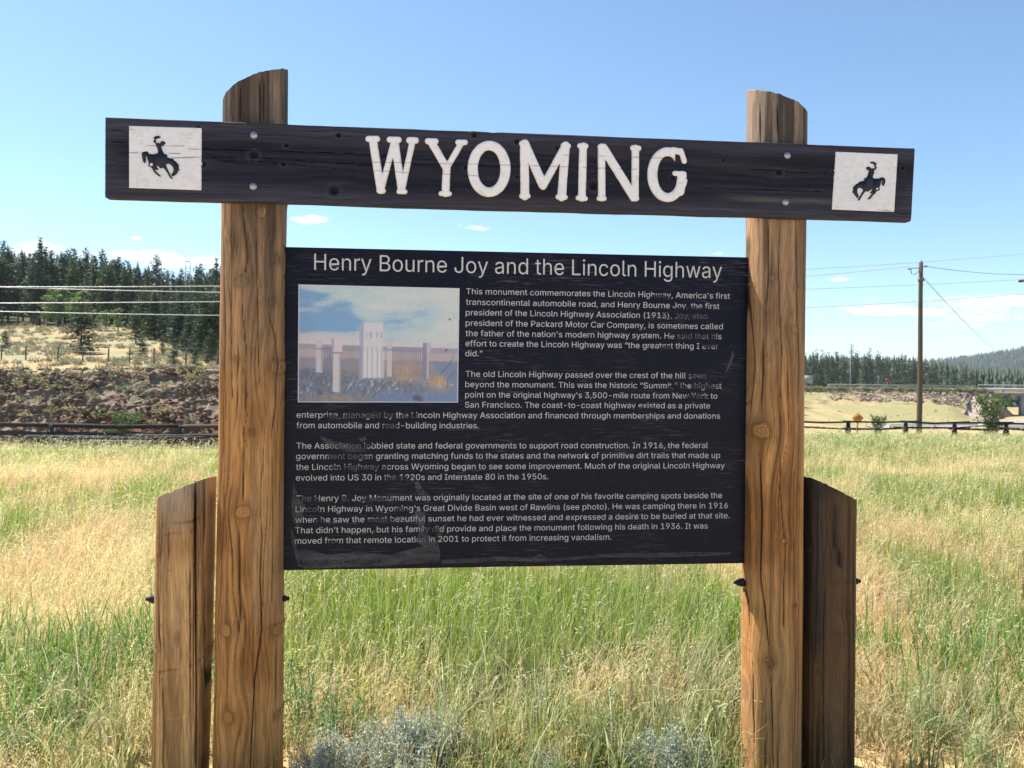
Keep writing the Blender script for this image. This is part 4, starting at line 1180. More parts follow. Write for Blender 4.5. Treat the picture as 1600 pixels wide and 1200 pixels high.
    'g': '425|207,-151 180,-149 156,-146 134,-140 82,-110 51,-69 101,-41 122,-66 154,-88 207,-97 236,-95 261,-87 282,-75 298,-58 308,-34 311,-6 311,68 306,68 287,41 252,16 236,10 217,6 195,5 165,7 138,14 113,27 90,43 71,65 55,90 43,120 36,154 34,191 36,229 43,263 55,293 71,320 90,342 112,361 138,374 166,382 196,384 218,383 237,379 253,373 288,346 308,319 313,319 313,379 372,379 372,-9 370,-40 363,-67 350,-90 334,-109 314,-124 291,-136 265,-144 237,-149|205,59 227,61 246,66 264,75 278,87 290,103 300,121 307,142 311,166 312,193 311,219 307,242 300,264 291,283 279,299 264,312 247,322 227,328 205,330 182,328 163,322 145,312 130,298 118,282 109,262 102,241 98,218 96,193 98,167 102,144 109,123 118,104 131,88 145,76 163,66 183,61',
    'h': '410|114,227 114,0 53,0 53,509 114,509 114,287 102,287 116,319 132,344 152,362 175,374 200,382 227,384 252,383 275,377 295,369 313,356 328,340 341,321 350,298 355,271 357,240 357,0 296,0 296,235 293,263 286,286 273,304 256,318 235,326 210,329 192,328 176,324 161,317 147,308 136,297 126,283 119,266 115,248',
    'i': '167|53,0 53,379 114,379 114,0|84,443 73,444 63,448 54,455 47,463 43,472 41,483 43,494 47,504 54,512 63,518 73,522 84,524 95,522 105,518 114,512 121,504 125,494 126,483 125,472 121,463 114,455 105,448 95,444',
    'k': '381|110,137 110,212 121,212 284,379 360,379 184,199 177,199|53,0 53,509 114,509 114,0|294,0 148,186 191,229 372,0',
    'l': '189|139,-2 112,0 91,8 74,20 62,37 55,59 53,84 53,509 114,509 114,99 120,62 126,57 135,53 146,52 160,53 170,54 181,3 162,-1',
    'm': '610|53,0 53,379 112,379 112,295 108,295 114,314 122,331 132,346 172,376 219,386 245,383 268,375 287,361 303,342 314,320 321,295 312,295 318,312 326,329 337,343 381,375 437,386 458,385 478,380 497,372 514,361 529,346 541,328 550,307 555,283 557,255 557,0 496,0 496,254 493,279 485,298 473,313 456,323 438,329 419,330 402,329 387,326 374,320 345,290 335,247 335,0 274,0 274,260 272,280 265,297 253,311 238,322 220,328 199,330 158,320 145,312 135,302 126,289 119,274 115,257 114,238 114,0',
    'n': '410|114,227 114,0 53,0 53,379 112,379 112,287 102,287 116,319 132,344 152,362 175,374 200,382 227,384 252,383 275,377 295,369 313,356 328,340 341,321 350,298 355,271 357,240 357,0 296,0 296,235 293,263 286,286 273,304 256,318 235,326 210,329 192,328 176,324 161,317 147,308 136,297 126,283 119,266 115,248',
    'o': '415|207,-8 174,-5 144,3 117,16 93,35 72,58 56,85 44,116 37,150 34,187 37,225 44,260 56,291 72,318 93,341 117,360 144,374 174,382 207,384 241,382 271,374 299,360 323,341 343,318 359,291 371,260 379,225 381,187 379,150 371,116 359,85 343,58 323,35 299,16 271,3 241,-5|207,46 231,49 252,55 270,66 285,80 298,97 307,117 314,139 318,163 319,187 318,212 314,236 307,258 298,278 285,296 270,310 252,321 231,328 207,330 184,328 163,321 145,310 130,296 118,278 108,258 102,236 98,212 96,187 98,163 102,139 108,117 118,97 130,80 145,66 163,55 184,49',
    'p': '424|53,-143 53,379 112,379 112,319 118,319 137,346 171,373 188,379 207,383 229,384 259,382 287,374 313,361 335,342 354,320 370,293 381,261 388,227 390,189 388,151 381,116 370,84 355,57 336,34 313,16 288,3 260,-6 229,-8 208,-7 189,-3 173,4 138,31 118,59 114,59 114,-143|220,47 242,49 262,55 279,66 294,80 306,97 316,117 323,139 327,163 328,189 327,215 323,239 316,261 307,281 295,298 280,311 262,322 243,328 220,330 198,328 178,322 161,312 147,299 134,282 125,263 118,241 114,216 113,189 114,162 118,138 125,115 135,95 147,78 162,65 179,55 198,49',
    'r': '259|53,0 53,379 112,379 112,321 115,321 124,339 137,354 152,367 171,377 191,383 213,385 229,384 243,384 243,322 230,324 207,326 190,324 174,321 159,315 146,306 135,296 126,284 119,269 115,254 114,237 114,0',
    's': '365|182,-8 157,-7 133,-3 112,3 93,12 76,24 62,38 50,54 41,73 36,94 94,107 101,87 111,72 124,60 141,52 160,47 181,45 206,47 227,53 244,62 258,74 265,88 268,103 266,115 262,126 254,136 243,144 229,150 212,155 149,170 118,180 92,192 72,208 58,227 50,249 47,274 49,295 55,314 65,332 79,347 95,360 115,370 137,378 161,383 187,384 212,383 234,379 254,372 271,363 286,352 299,339 324,290 268,277 262,291 254,304 243,316 228,325 210,331 187,333 166,331 147,326 131,317 119,305 111,292 109,277 110,264 115,253 124,243 172,223 229,209 261,200 287,187 306,171 320,153 328,131 331,107 329,85 323,65 312,47 298,31 281,18 260,6 236,-2 210,-7',
    't': '227|204,379 204,327 6,327 6,379|65,471 126,471 126,98 127,83 130,70 136,61 144,55 156,51 170,50 185,51 202,54 213,2 192,-3 168,-4 138,-1 113,7 92,21 77,41 68,64 65,93',
    'u': '410|182,-5 158,-3 135,2 115,11 97,23 82,39 69,59 60,82 54,109 53,139 53,379 114,379 114,144 116,117 124,94 137,75 154,61 175,53 200,50 218,51 234,55 249,62 263,71 274,83 283,97 290,113 295,132 296,153 296,379 357,379 357,0 298,0 298,92 307,92 294,60 277,35 257,17 234,5 209,-3',
    'v': '389|163,0 17,379 84,379 165,155 187,87 206,21 184,21 203,87 224,155 305,379 371,379 226,0',
    'w': '567|138,0 23,379 87,379 133,214 154,137 175,41 165,41 186,135 206,214 252,379 316,379 362,214 382,136 402,41 391,41 413,135 434,214 480,379 545,379 429,0 368,0 319,172 305,225 291,280 277,338 291,338 277,280 263,225 248,172 199,0',
    'x': '379|21,0 171,218 171,171 29,379 100,379 147,306 179,253 207,206 175,206 202,253 233,306 282,379 352,379 209,169 209,214 358,0 287,0 231,85 200,136 173,182 205,182 178,136 148,85 91,0',
    'y': '389|47,-139 61,-86 71,-87 104,-89 130,-74 151,-36 163,-1 17,379 84,379 165,155 187,87 206,21 184,21 202,87 224,155 305,379 371,379 204,-58 177,-107 139,-136 91,-145 65,-143',
    '“': '300|52,318 104,509 151,509 121,318|175,318 228,509 274,509 244,318',
    '”': '300|52,318 82,509 151,509 98,318|175,318 205,509 274,509 222,318',
}


def line_mesh(txt, pen0):
    """filled outlines of one line; also how far its area is from what the outlines enclose"""
    off = -.003
    cu_ = bpy.data.curves.new('line', 'CURVE')
    cu_.dimensions = '2D'
    cu_.fill_mode = 'FRONT'
    cu_.offset = off
    pen, area, per = pen0, 0.0, 0.0
    for ch in txt:
        adv, *cont = GLYPHS[ch].split('|')
        ar = 0.0
        for ct in cont:
            if not ct:
                continue
            pts = np.array([tuple(map(int, q.split(','))) for q in ct.split()]) / 1000.0
            nx_p = np.roll(pts, -1, 0)
            ar += .5 * float(np.sum(pts[:, 0] * nx_p[:, 1] - nx_p[:, 0] * pts[:, 1]))
            per += float(np.hypot(*(nx_p - pts).T).sum())
            sp = cu_.splines.new('POLY')
            sp.points.add(len(pts) - 1)
            sp.use_cyclic_u = True
            for k, (gx_, gy_) in enumerate(pts):
                sp.points[k].co = (pen + gx_, gy_, 0, 1)
        area += abs(ar)
        pen += int(adv) / 1000
    ob = bpy.data.objects.new('line', cu_)
    COL.objects.link(ob)
    bpy.context.view_layer.update()
    me = bpy.data.meshes.new_from_object(ob.evaluated_get(bpy.context.evaluated_depsgraph_get()))
    co = np.empty(len(me.vertices) * 3)
    me.vertices.foreach_get('co', co)
    co = co.reshape(-1, 3)
    me.calc_loop_triangles()
    tr = np.empty(len(me.loop_triangles) * 3, np.int32)
    me.loop_triangles.foreach_get('vertices', tr)
    tr = tr.reshape(-1, 3)
    bpy.data.objects.remove(ob)
    bpy.data.curves.remove(cu_)
    bpy.data.meshes.remove(me)
    a, b, c = co[tr[:, 0]], co[tr[:, 1]], co[tr[:, 2]]
    got = .5 * np.abs((b[:, 0] - a[:, 0]) * (c[:, 1] - a[:, 1]) - (b[:, 1] - a[:, 1]) * (c[:, 0] - a[:, 0])).sum()
    return co, tr, abs(got - (area + off * per))


def text_part(name, lines):
    Vs, Ts, n = [], [], 0
    for (txt, x0, yb, x1) in lines:
        best = None
        for pen0 in (0.0, .0137, .0291, .1713, .2377, .3119):
            r_ = line_mesh(txt, pen0)
            if best is None or r_[2] < best[2] - 1e-4:
                best = r_
            if best[2] < .012:
                break
        co, tr, err = best
        if err > .02:
            print('TEXT', round(err, 4), txt)
        lx0, lz = S(x0, yb, PD)
        lx1, _ = S(x1, yb, PD)
        w0, w1 = co[:, 0].min(), co[:, 0].max()
        X = lx0 + (co[:, 0] - w0) * (lx1 - lx0) / (w1 - w0)
        Z = lz + co[:, 1] * TXT_H(name)
        bw = .0035 * (fbm(X * 2.2, Z * 2.6, 3, 120) - .5)
        Vs.append(np.stack([X, PD + bw - .0016, Z], -1))
        Ts.append(tr + n)
        n += len(co)
    return np_mesh(name, np.vstack(Vs), [np.vstack(Ts)], M_PRINT, panel)


def TXT_H(name):
    return .124 if name == 'title_text' else .0452


text_part('title_text', [('Henry Bourne Joy and the Lincoln Highway', 491, 421.8, 1128)])
text_part('paragraph_text', [
    ("This monument commemorates the Lincoln Highway, America's first", 728.4, 459.6, 1140.4),
    ('transcontinental automobile road, and Henry Bourne Joy, the first', 728, 476.3, 1123.8),
    ('president of the Lincoln Highway Association (1913). Joy, also', 727.8, 492.6, 1105.3),
    ('president of the Packard Motor Car Company, is sometimes called', 727.6, 508.9, 1129.2),
    ("the father of the nation's modern highway system. He said that his", 727.5, 525.0, 1127.2),
    ('effort to create the Lincoln Highway was \u201cthe greatest thing I ever', 727.3, 540.9, 1122),
    ('did.\u201d', 727, 556.6, 753.7)])
text_part('paragraph_text', [
    ('The old Lincoln Highway passed over the crest of the hill seen', 727.5, 588.7, 1102.5),
    ('beyond the monument. This was the historic \u201cSummit,\u201d the highest', 727, 604.9, 1127),
    ("point on the original highway's 3,500-mile route from New York to", 726.8, 621.0, 1120.5),
    ('San Francisco. The coast-to-coast highway existed as a private', 726.5, 636.8, 1109.2),
    ('enterprise, managed by the Lincoln Highway Association and financed through memberships and donations', 463.5, 652.6, 1124.9),
    ('from automobile and road-building industries.', 463.3, 669, 748)])
text_part('paragraph_text', [
    ('The Association lobbied state and federal governments to support road construction. In 1916, the federal', 463.3, 701, 1105.9),
    ('government began granting matching funds to the states and the network of primitive dirt trails that made up', 462.8, 717.4, 1124.9),
    ('the Lincoln Highway across Wyoming began to see some improvement. Much of the original Lincoln Highway', 462.6, 734.2, 1132),
    ('evolved into US 30 in the 1920s and Interstate 80 in the 1950s.', 462.4, 751, 856.5)])
text_part('paragraph_text', [
    ('The Henry B. Joy Monument was originally located at the site of one of his favorite camping spots beside the', 463, 783.4, 1128),
    ("Lincoln Highway in Wyoming's Great Divide Basin west of Rawlins (see photo). He was camping there in 1916", 462, 800.2, 1137),
    ('when he saw the most beautiful sunset he had ever witnessed and expressed a desire to be buried at that site.', 461.6, 816.8, 1139.6),
    ("That didn't happen, but his family did provide and place the monument following his death in 1936. It was", 461.4, 833.3, 1105.4),
    ('moved from that remote location in 2001 to protect it from increasing vandalism.', 461, 849.6, 955)])

# the printed picture: a pale monument inside an iron fence under a blue, clouded sky
nu, nv_ = 300, 212
U, Vv = np.meshgrid(np.linspace(0, 1, nu), np.linspace(0, 1, nv_), indexing='ij')
ux, vy = U.ravel() * 1500, Vv.ravel() * 1095      # picture coordinates, about 6 units to a photo pixel
srgb = lambda *c: (np.array(c) / 255.) ** 2.2
def pblend(c, col, m):
    return mixc(c, srgb(*col), np.clip(m, 0, 1))
def prect(x0, y0, x1, y1, s=5):
    return sstep(-s, s, ux - x0) * sstep(-s, s, x1 - ux) * sstep(-s, s, vy - y0) * sstep(-s, s, y1 - vy)
cl1 = fbm(ux * .004 + vy * .0012, vy * .011, 5, 130)
pcx = np.tile(srgb(98, 152, 198), (len(ux), 1))
amount = cl1 * 1.5 - .62 + ux / 1500 * .65 + sstep(300, 0, vy) * .22 - .5 * np.exp(-(((ux - 260) / 420) ** 2 + ((vy - 330) / 120) ** 2)) - .35 * np.exp(-(((ux - 60) / 140) ** 2 + ((vy - 130) / 70) ** 2))
pcx = pblend(pcx, (178, 198, 202), sstep(-.12, .42, amount))
pcx = pblend(pcx, (205, 205, 200), sstep(.4, .95, amount))
pcx = pblend(pcx, (200, 190, 195), sstep(425 + 60 * (fbm(ux * .006, vy * 0, 3, 131) - .5), 470, vy + ux * -.02) * sstep(1500, 500, ux + 200))
pcx = pblend(pcx, (205, 195, 197), sstep(500, 540, vy))
pcx = pblend(pcx, (150, 140, 160), sstep(545, 552, vy - ux * .02))
pcx = pblend(pcx, (185, 160, 155), sstep(590, 600, vy - ux * .025) * (.6 + .4 * fbm(ux * .02, vy * .08, 3, 132)))
pcx = pblend(pcx, (130, 122, 140), sstep(660, 690, vy - ux * .02 + 20 * (fbm(ux * .01, vy * 0, 2, 133) - .5)))
g1 = fbm(ux * .035, vy * .045, 4, 134)
pcx = pblend(pcx, (84, 100, 130), sstep(750, 800, vy + 60 * (g1 - .5)))
pcx = pblend(pcx, (62, 72, 92), sstep(780, 830, vy + 80 * (g1 - .5)) * sstep(1300, 1100, ux) * sstep(.42, .6, fbm(ux * .05, vy * .03, 3, 135)))
gold = np.exp(-(((ux - 1000) / 190) ** 2 + ((vy - 800) / 95) ** 2)) + np.exp(-(((ux - 1330) / 120) ** 2 + ((vy - 900) / 80) ** 2)) + .3 * np.exp(-(((ux - 500) / 120) ** 2 + ((vy - 800) / 60) ** 2)) + .45 * np.exp(-(((ux - 350) / 250) ** 2 + ((vy - 1060) / 35) ** 2))
pcx = pblend(pcx, (192, 148, 92), gold * (.55 + 1.0 * (fbm(ux * .06, vy * .03, 3, 136) - .2)))
road = sstep(0, 60, (ux - 1180) - (vy - 690) * .9) * sstep(690, 720, vy) * (1 - sstep(1080, 1100, vy))
pcx = pblend(pcx, (92, 112, 150), road * .8)
pcx = pblend(pcx, (176, 176, 182), sstep(.64, .78, fbm(ux * .055 + vy * .02, vy * .028, 4, 137)) * sstep(850, 900, vy) * sstep(1040, 1000, vy) * .8)
pcx = pblend(pcx, (76, 112, 165), sstep(1000, 1040, vy + 30 * g1) * sstep(650, 760, ux) * .7)
# far posts, railings, monument, near posts
for (x0, y0, x1, y1) in ((825, 525, 870, 850), (165, 515, 225, 815)):
    pcx = pblend(pcx, (196, 180, 184), prect(x0, y0, x1, y1))
    pcx = pblend(pcx, (120, 112, 135), prect(x0 - 4, 590, x1 + 14, 602, 3))
for k, (xa, xb, n, ya, yb2) in enumerate(((230, 330, 9, 575, 810), (400, 560, 9, 575, 850), (880, 1160, 16, 570, 850), (215, 320, 5, 570, 800))):
    for i_ in range(n):
        xx = xa + (xb - xa) * i_ / (n - 1) + 3 * math.sin(i_ * 7.1)
        pcx = pblend(pcx, (88, 82, 108), prect(xx - 3, ya, xx + 3, yb2, 3) * .85)
    pcx = pblend(pcx, (120, 108, 128), prect(xa, ya + 30, xb, ya + 36, 3) * .7)
mon = prect(565, 345 , 605, 880, 6)
pcx = pblend(pcx, (158, 156, 182), mon)
pcx = pblend(pcx, (208, 202, 205), prect(605, 338, 785, 860, 9))
pcx = pblend(pcx, (214, 206, 207), prect(600, 610, 800, 870, 16) * .6)
for (x0, x1) in ((628, 636), (660, 680), (722, 736), (762, 778)):
    pcx = pblend(pcx, (140, 132, 156), prect(x0, 430, x1, 488, 4) * .7)
for xx in (575, 592, 640, 685, 733, 775):
    pcx = pblend(pcx, (96, 92, 118), prect(xx - 3, 575, xx + 3, 900, 3) * .8)
pcx = pblend(pcx, (130, 118, 142), prect(1160, 525, 1200, 640, 5))
pcx = pblend(pcx, (178, 170, 186), prect(1195, 525, 1235, 630, 5))
pcx = pblend(pcx, (110, 110, 140), prect(1165, 630, 1200, 870, 5))
pcx = pblend(pcx, (182, 166, 168), prect(1198, 640, 1218, 870, 5))
pcx = pblend(pcx, (150, 142, 162), prect(310, 495, 330, 625, 5))
pcx = pblend(pcx, (208, 190, 196), prect(328, 492, 405, 630, 5))
pcx = pblend(pcx, (130, 112, 122), prect(308, 625, 412, 638, 4))
pcx = pblend(pcx, (205, 190, 192), prect(322, 640, 390, 1000, 5) * .95)
pcx = pblend(pcx, (160, 148, 160), prect(378, 640, 392, 1000, 4))
# scratches, cracks and the worn pale border
for pts in (((1450, 650), (1420, 720), (1370, 780), (1330, 820)), ((1460, 800), (1400, 880), (1395, 960)), ((60, 940), (200, 985), (330, 1000)), ((730, 1000), (690, 1060))):
    for (xa, ya), (xb, yb2) in zip(pts[:-1], pts[1:]):
        tt = np.clip(((ux - xa) * (xb - xa) + (vy - ya) * (yb2 - ya)) / ((xb - xa) ** 2 + (yb2 - ya) ** 2), 0, 1)
        dd = np.hypot(ux - xa - tt * (xb - xa), vy - ya - tt * (yb2 - ya))
        pcx = pblend(pcx, (40, 38, 52), np.exp(-(dd / 5) ** 2) * .8)
for (cx, cy, r) in ((1410, 300, 12), (1380, 600, 12), (1390, 590, 9), (200, 1005, 22), (1110, 1050, 40), (1140, 1070, 26)):
    pcx = pblend(pcx, (30, 28, 42), 1 - sstep(.6, 1, np.hypot((ux - cx) / 1.3, vy - cy) / r * (1 + .6 * (vn(ux * .05, vy * .05, 139) - .5))))
pcx = pblend(pcx, (205, 202, 205), (1 - prect(9, 7, 1491, 1088, 3)) * .9)
pcx = mixc(pcx, srgb(188, 186, 192), .22)
pcx = pcx * (.92 + .16 * fbm(ux * .08, vy * .08, 3, 138))[:, None]
pq = [np.array(S(*c, PD)) for c in ((466.5, 444.5), (718, 450.5), (715.5, 629), (465.5, 628.5))]
a, b = U.ravel()[:, None], Vv.ravel()[:, None]
P = (pq[0] * (1 - a) + pq[1] * a) * (1 - b) + (pq[3] * (1 - a) + pq[2] * a) * b
bw = .0035 * (fbm(P[:, 0] * 2.2, P[:, 1] * 2.6, 3, 120) - .5)
wrk = .0012 * (fbm(P[:, 0] * 18, P[:, 1] * 18, 3, 140) - .5)
M_PIC = mat('faded_print', attr=True, rough=.45, spec=.35)
np_mesh('printed_picture', np.stack([P[:, 0], PD + bw - .0022 + wrk, P[:, 1]], -1), [grid_faces(nu, nv_)[:, ::-1]], M_PIC, panel, pcx * 1.0, smooth=True)

# loose, torn protective film
M_FILM = bpy.data.materials.new('torn_clear_film')
M_FILM.use_nodes = True
t = M_FILM.node_tree
p = t.nodes['Principled BSDF']
p.inputs['Base Color'].default_value = (.15, .135, .15, 1)
p.inputs['Roughness'].default_value = .35
tr = nd(t, 'ShaderNodeBsdfTransparent')
ms = nd(t, 'ShaderNodeMixShader')
tcf = nd(t, 'ShaderNodeTexCoord')
nf_ = nd(t, 'ShaderNodeTexNoise', i_Scale=14.0, i_Detail=5.0)
mpf = nd(t, 'ShaderNodeMapping')
mpf.inputs['Scale'].default_value = (1, 1, 3)
t.links.new(tcf.outputs['Object'], mpf.inputs[0])
t.links.new(mpf.outputs[0], nf_.inputs['Vector'])
t.links.new(math_n(t, 'MULTIPLY', math_n(t, 'SUBTRACT', nf_.outputs['Fac'], .22), .75, clamp=True), ms.inputs[0])
t.links.new(tr.outputs[0], ms.inputs[1])
t.links.new(p.outputs[0], ms.inputs[2])
t.links.new(ms.outputs[0], t.nodes['Material Output'].inputs['Surface'])
for pts in ([(459, 752), (466, 776), (478, 790), (470, 806), (466, 826), (458, 812), (456, 790)],
            [(466, 862), (480, 858), (510, 866), (560, 862), (610, 866), (650, 855), (684, 846), (688, 862), (686, 878), (600, 883), (520, 886), (476, 888)],
            [(648, 752), (654, 750), (662, 766), (674, 778), (668, 788), (656, 776), (650, 764)],
            [(648, 796), (664, 800), (664, 812), (655, 830), (652, 846), (664, 856), (684, 848), (700, 815), (690, 824), (680, 838), (660, 840), (650, 815)],
            [(502, 680), (520, 688), (545, 694), (570, 700), (572, 706), (540, 706), (515, 698), (504, 688)], [(560, 684), (570, 682), (574, 687), (564, 690)],
            [(1144, 545), (1146, 556), (1138, 576), (1131, 584), (1138, 566)],
            [(456, 822), (462, 842), (466, 862), (474, 886), (467, 884), (460, 860), (455, 836)],
            [(690, 874), (780, 869), (830, 871), (842, 864), (856, 872), (950, 864), (1060, 862), (1140, 862), (1140, 866), (1040, 870), (940, 870), (860, 877), (780, 876), (690, 881)]):
    bm = bmesh.new()
    vs = []
    for (px, py) in pts:
        x, z = S(px, py, PD)
        vs.append(bm.verts.new((x, PD - .0080, z)))
    bm.faces.new(vs)
    bmesh.ops.triangulate(bm, faces=bm.faces[:])
    bmesh.ops.subdivide_edges(bm, edges=bm.edges[:], cuts=3, use_grid_fill=True)
    for v in bm.verts:
        v.co.y += .003 * (float(fbm(v.co.x * 14, v.co.z * 14, 2, 125)) - .5)
    me = bpy.data.meshes.new('torn_film')
    bm.to_mesh(me)
    bm.free()
    for pl in me.polygons:
        pl.use_smooth = True
    link('torn_film', me, M_FILM, panel)

#@@LANDSCAPE
# ------------------------------------------------------------------ road cut on the left: broken red rock
def bank_surface(x, s):
    """x along, s 0 foot .. 1 brow"""
    n = fbm(x * .22, s * 0 + 1, 3, 150)
    yb = 36.0 + 1.2 * (n - .5) * 2
    yt = 40.6 + 1.6 * (fbm(x * .18, s * 0 + 4, 3, 151) - .5) * 2
    y = yb + (yt - yb) * s
    zt = ground(x, yt + 1.2) + .05
    zb = ground(x, yb - .5) - .12
    prof = np.clip(s * 1.06, 0, 1) ** .88
    z = zb + (zt - zb) * prof
    return y, z


nx2, ns2 = 520, 110
gx, gs = np.meshgrid(np.linspace(-46, -9.0, nx2), np.linspace(0, 1, ns2), indexing='ij')
by, bz_ = bank_surface(gx, gs)
amp = np.sin(np.clip(gs, 0, 1) * math.pi) ** .6
led = fbm(gx * .55 + bz_ * .3, bz_ * 3.2 + .12 * gx, 4, 152)           # layered ledges
lump = np.abs(fbm(gx * 1.6, bz_ * 2.6, 4, 153) - .5) * 2
by2 = by - amp * (.9 * (led - .5) + .55 * (lump - .3))
bz2 = bz_ + amp * .35 * (fbm(gx * 2.2, gs * 14, 3, 154) - .5)
strat = fbm(gx * .35, bz_ * 2.6 + .1 * gx, 4, 155)
bc = mixc(np.array([.26, .15, .10]), np.array([.36, .275, .20]), sstep(.42, .62, strat))
bc = mixc(bc, np.array([.41, .345, .27]), sstep(.52, .68, fbm(gx * 2.4, bz_ * 6, 4, 156)) * sstep(.25, .7, gs) * .9)
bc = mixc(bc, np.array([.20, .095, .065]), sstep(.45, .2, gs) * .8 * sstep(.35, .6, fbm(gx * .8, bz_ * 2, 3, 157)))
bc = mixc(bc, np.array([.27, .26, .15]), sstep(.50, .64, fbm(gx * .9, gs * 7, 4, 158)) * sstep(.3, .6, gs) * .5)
bc = mixc(bc, np.array([.44, .33, .18]), sstep(.90, .97, gs)) * np.where(gs < .9, .60, .85)[..., None]  # rock face darkened in its colour to stand for partial shade
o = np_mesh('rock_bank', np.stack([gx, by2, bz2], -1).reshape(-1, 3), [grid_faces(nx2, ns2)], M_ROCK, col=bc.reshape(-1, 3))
tag(o, kind='structure')


def rock_shapes(n, seed):
    out = []
    r = np.random.default_rng(seed)
    for _ in range(n):
        bm = bmesh.new()
        bmesh.ops.create_icosphere(bm, subdivisions=1, radius=1)
        V = np.array([v.co for v in bm.verts])
        F = np.array([[v.index for v in f.verts] for f in bm.faces])
        bm.free()
        V = V * (1 + .45 * (r.random((len(V), 1)) - .5)) * np.array([1, r.uniform(.6, 1), r.uniform(.4, .75)])
        ax = r.normal(size=3)
        ax /= np.linalg.norm(ax)
        dd = V @ ax
        V = V - np.maximum(dd - .55, 0)[:, None] * ax
        out.append((V, F))
    return out


ROCKS = rock_shapes(9, 5)


def scatter(shapes, P, size, cols, name, matl, seed, flat=None):
    r = np.random.default_rng(seed)
    Vs, Fs, Cs, n = [], [], [], 0
    pick = r.integers(0, len(shapes), len(P))
    for k, (V, F) in enumerate(shapes):
        ii = np.nonzero(pick == k)[0]
        if not len(ii):
            continue
        a = r.random(len(ii)) * 2 * np.pi
        ca, sa = np.cos(a), np.sin(a)
        sc = size[ii]
        X = (V[None, :, 0] * ca[:, None] - V[None, :, 1] * sa[:, None]) * sc[:, None] + P[ii, 0:1]
        Y = (V[None, :, 0] * sa[:, None] + V[None, :, 1] * ca[:, None]) * sc[:, None] + P[ii, 1:2]
        Z = V[None, :, 2] * sc[:, None] + P[ii, 2:3]
        Vs.append(np.stack([X, Y, Z], -1).reshape(-1, 3))
        Fs.append((F[None] + (np.arange(len(ii)) * len(V))[:, None, None] + n).reshape(-1, F.shape[1]))
        Cs.append(np.repeat(cols[ii], len(V), 0))
        n += len(ii) * len(V)
    return np_mesh(name, np.vstack(Vs), [np.vstack(Fs)], matl, None, np.vstack(Cs))


r = np.random.default_rng(77)
N = 3000
xs = r.uniform(-45, -9.5, N)
ss = np.clip(r.beta(1.7, 1.1, N), .03, .97)
ys, zs = bank_surface(xs, ss)
keep = fbm(xs * .45, ss * 5, 3, 160) > .44
xs, ss, ys, zs = xs[keep], ss[keep], ys[keep], zs[keep]
sz = np.exp(r.normal(-2.5, .5, len(xs)))
sz = np.clip(sz, .035, .34)
cc = .68 * mixc(np.array([.235, .130, .088]), np.array([.38, .30, .235]), np.clip(r.normal(.45, .3, len(xs)) + (ss - .5) * .7, 0, 1))  # rock colours lowered too, for the bank's partial shade
tag(scatter(ROCKS, np.stack([xs, ys - .22, zs + .08], -1), sz, cc, 'loose_rock', M_ROCK, 78), kind='stuff')


# ------------------------------------------------------------------ right: embankment, road, bridge
ED = 190.0


def emb(px0, px1, n):
    return np.linspace(at(px0, 600, ED).x, at(px1, 600, ED).x, n)


xa0, xa1 = at(880, 600, ED).x, at(1519, 600, ED).x
gx, gs = np.meshgrid(np.linspace(xa0, xa1, 420), np.linspace(0, 1, 70), indexing='ij')
xe_ = 99.0 + (112.9 - 99.0) * gs      # the slope ends in a cone round the abutment
gx = xa0 + (xe_ - xa0) * (gx - xa0) / (xa1 - xa0)
top_z = 0.10 + 0 * gx
toe = np.minimum(ground(gx, 0 * gx + 168), ground(np.minimum(gx, 92), 0 * gx + 168)) - .3
ey = 169 + (ED - 2 - 169) * gs
ez = toe + (top_z - toe) * np.clip(gs * 1.0, 0, 1) ** 1.25
rough = fbm(gx * .35, gs * 9, 4, 170)
ez = ez + (rough - .5) * 1.3 * np.sin(gs * math.pi)
ec = mixc(np.array([.34, .265, .145]), np.array([.25, .185, .13]), sstep(.42, .62, gs + .25 * (fbm(gx * .09, gs * 3, 3, 171) - .5)) * sstep(xa0 + 66, xa0 + 74, gx))
ec = mixc(ec, np.array([.46, .40, .34]), sstep(.60, .72, fbm(gx * 1.2, gs * 16, 4, 172)) * sstep(.4, .6, gs) * .8 * sstep(xa0 + 66, xa0 + 74, gx))
ec = mixc(ec, np.array([.26, .27, .12]), sstep(.55, .7, fbm(gx * .12, gs * 3, 4, 173)) * (.35 + .4 * sstep(xa0 + 74, xa0 + 64, gx)))
ec = mixc(ec, np.array([.25, .29, .13]), sstep(.93, .98, gs + .05 * (fbm(gx * .5, gs * 2, 2, 174) - .5)) * .7)
en = .45 * fbm(gx * .7, gs * 22, 4, 176) + .55 * fbm(gx * .25, gs * 7, 3, 177)
ec = mixc(ec, np.array([.23, .215, .105]), sstep(.48, .60, en) * .7)
ec = ec * (.78 + .44 * fbm(gx * 1.8, gs * 60, 3, 178))[..., None]
tag(np_mesh('road_embankment', np.stack([gx, ey, ez], -1).reshape(-1, 3), [grid_faces(420, 70)], M_ROCK, col=ec.reshape(-1, 3), smooth=True), kind='structure')
m = MB()
m.box((xa0, ED - 2.2, -6.5), (xa1 + .1, ED + 14, .10), c=(.16, .155, .15))
tag(m.build('raised_road', M_CONC), kind='structure')
N = 1500
xs = r.uniform(xa0 + 62, xa1 - 4, N)
ss = r.uniform(.45, .97, N)
xs = np.minimum(xs, 98 + 13.9 * ss)
ys = 169 + (ED - 2 - 169) * ss
zs = ground(np.minimum(xs, 92), xs * 0 + 168) - .3
zs = zs + (.10 - zs) * ss ** 1.25
cc = mixc(np.array([.22, .165, .115]), np.array([.40, .345, .28]), r.random(N) ** 1.8)
tag(scatter(ROCKS, np.stack([xs, ys, zs + .1], -1), np.clip(np.exp(r.normal(-1.6, .5, N)), .1, .6), cc, 'riprap', M_ROCK, 79), kind='stuff')

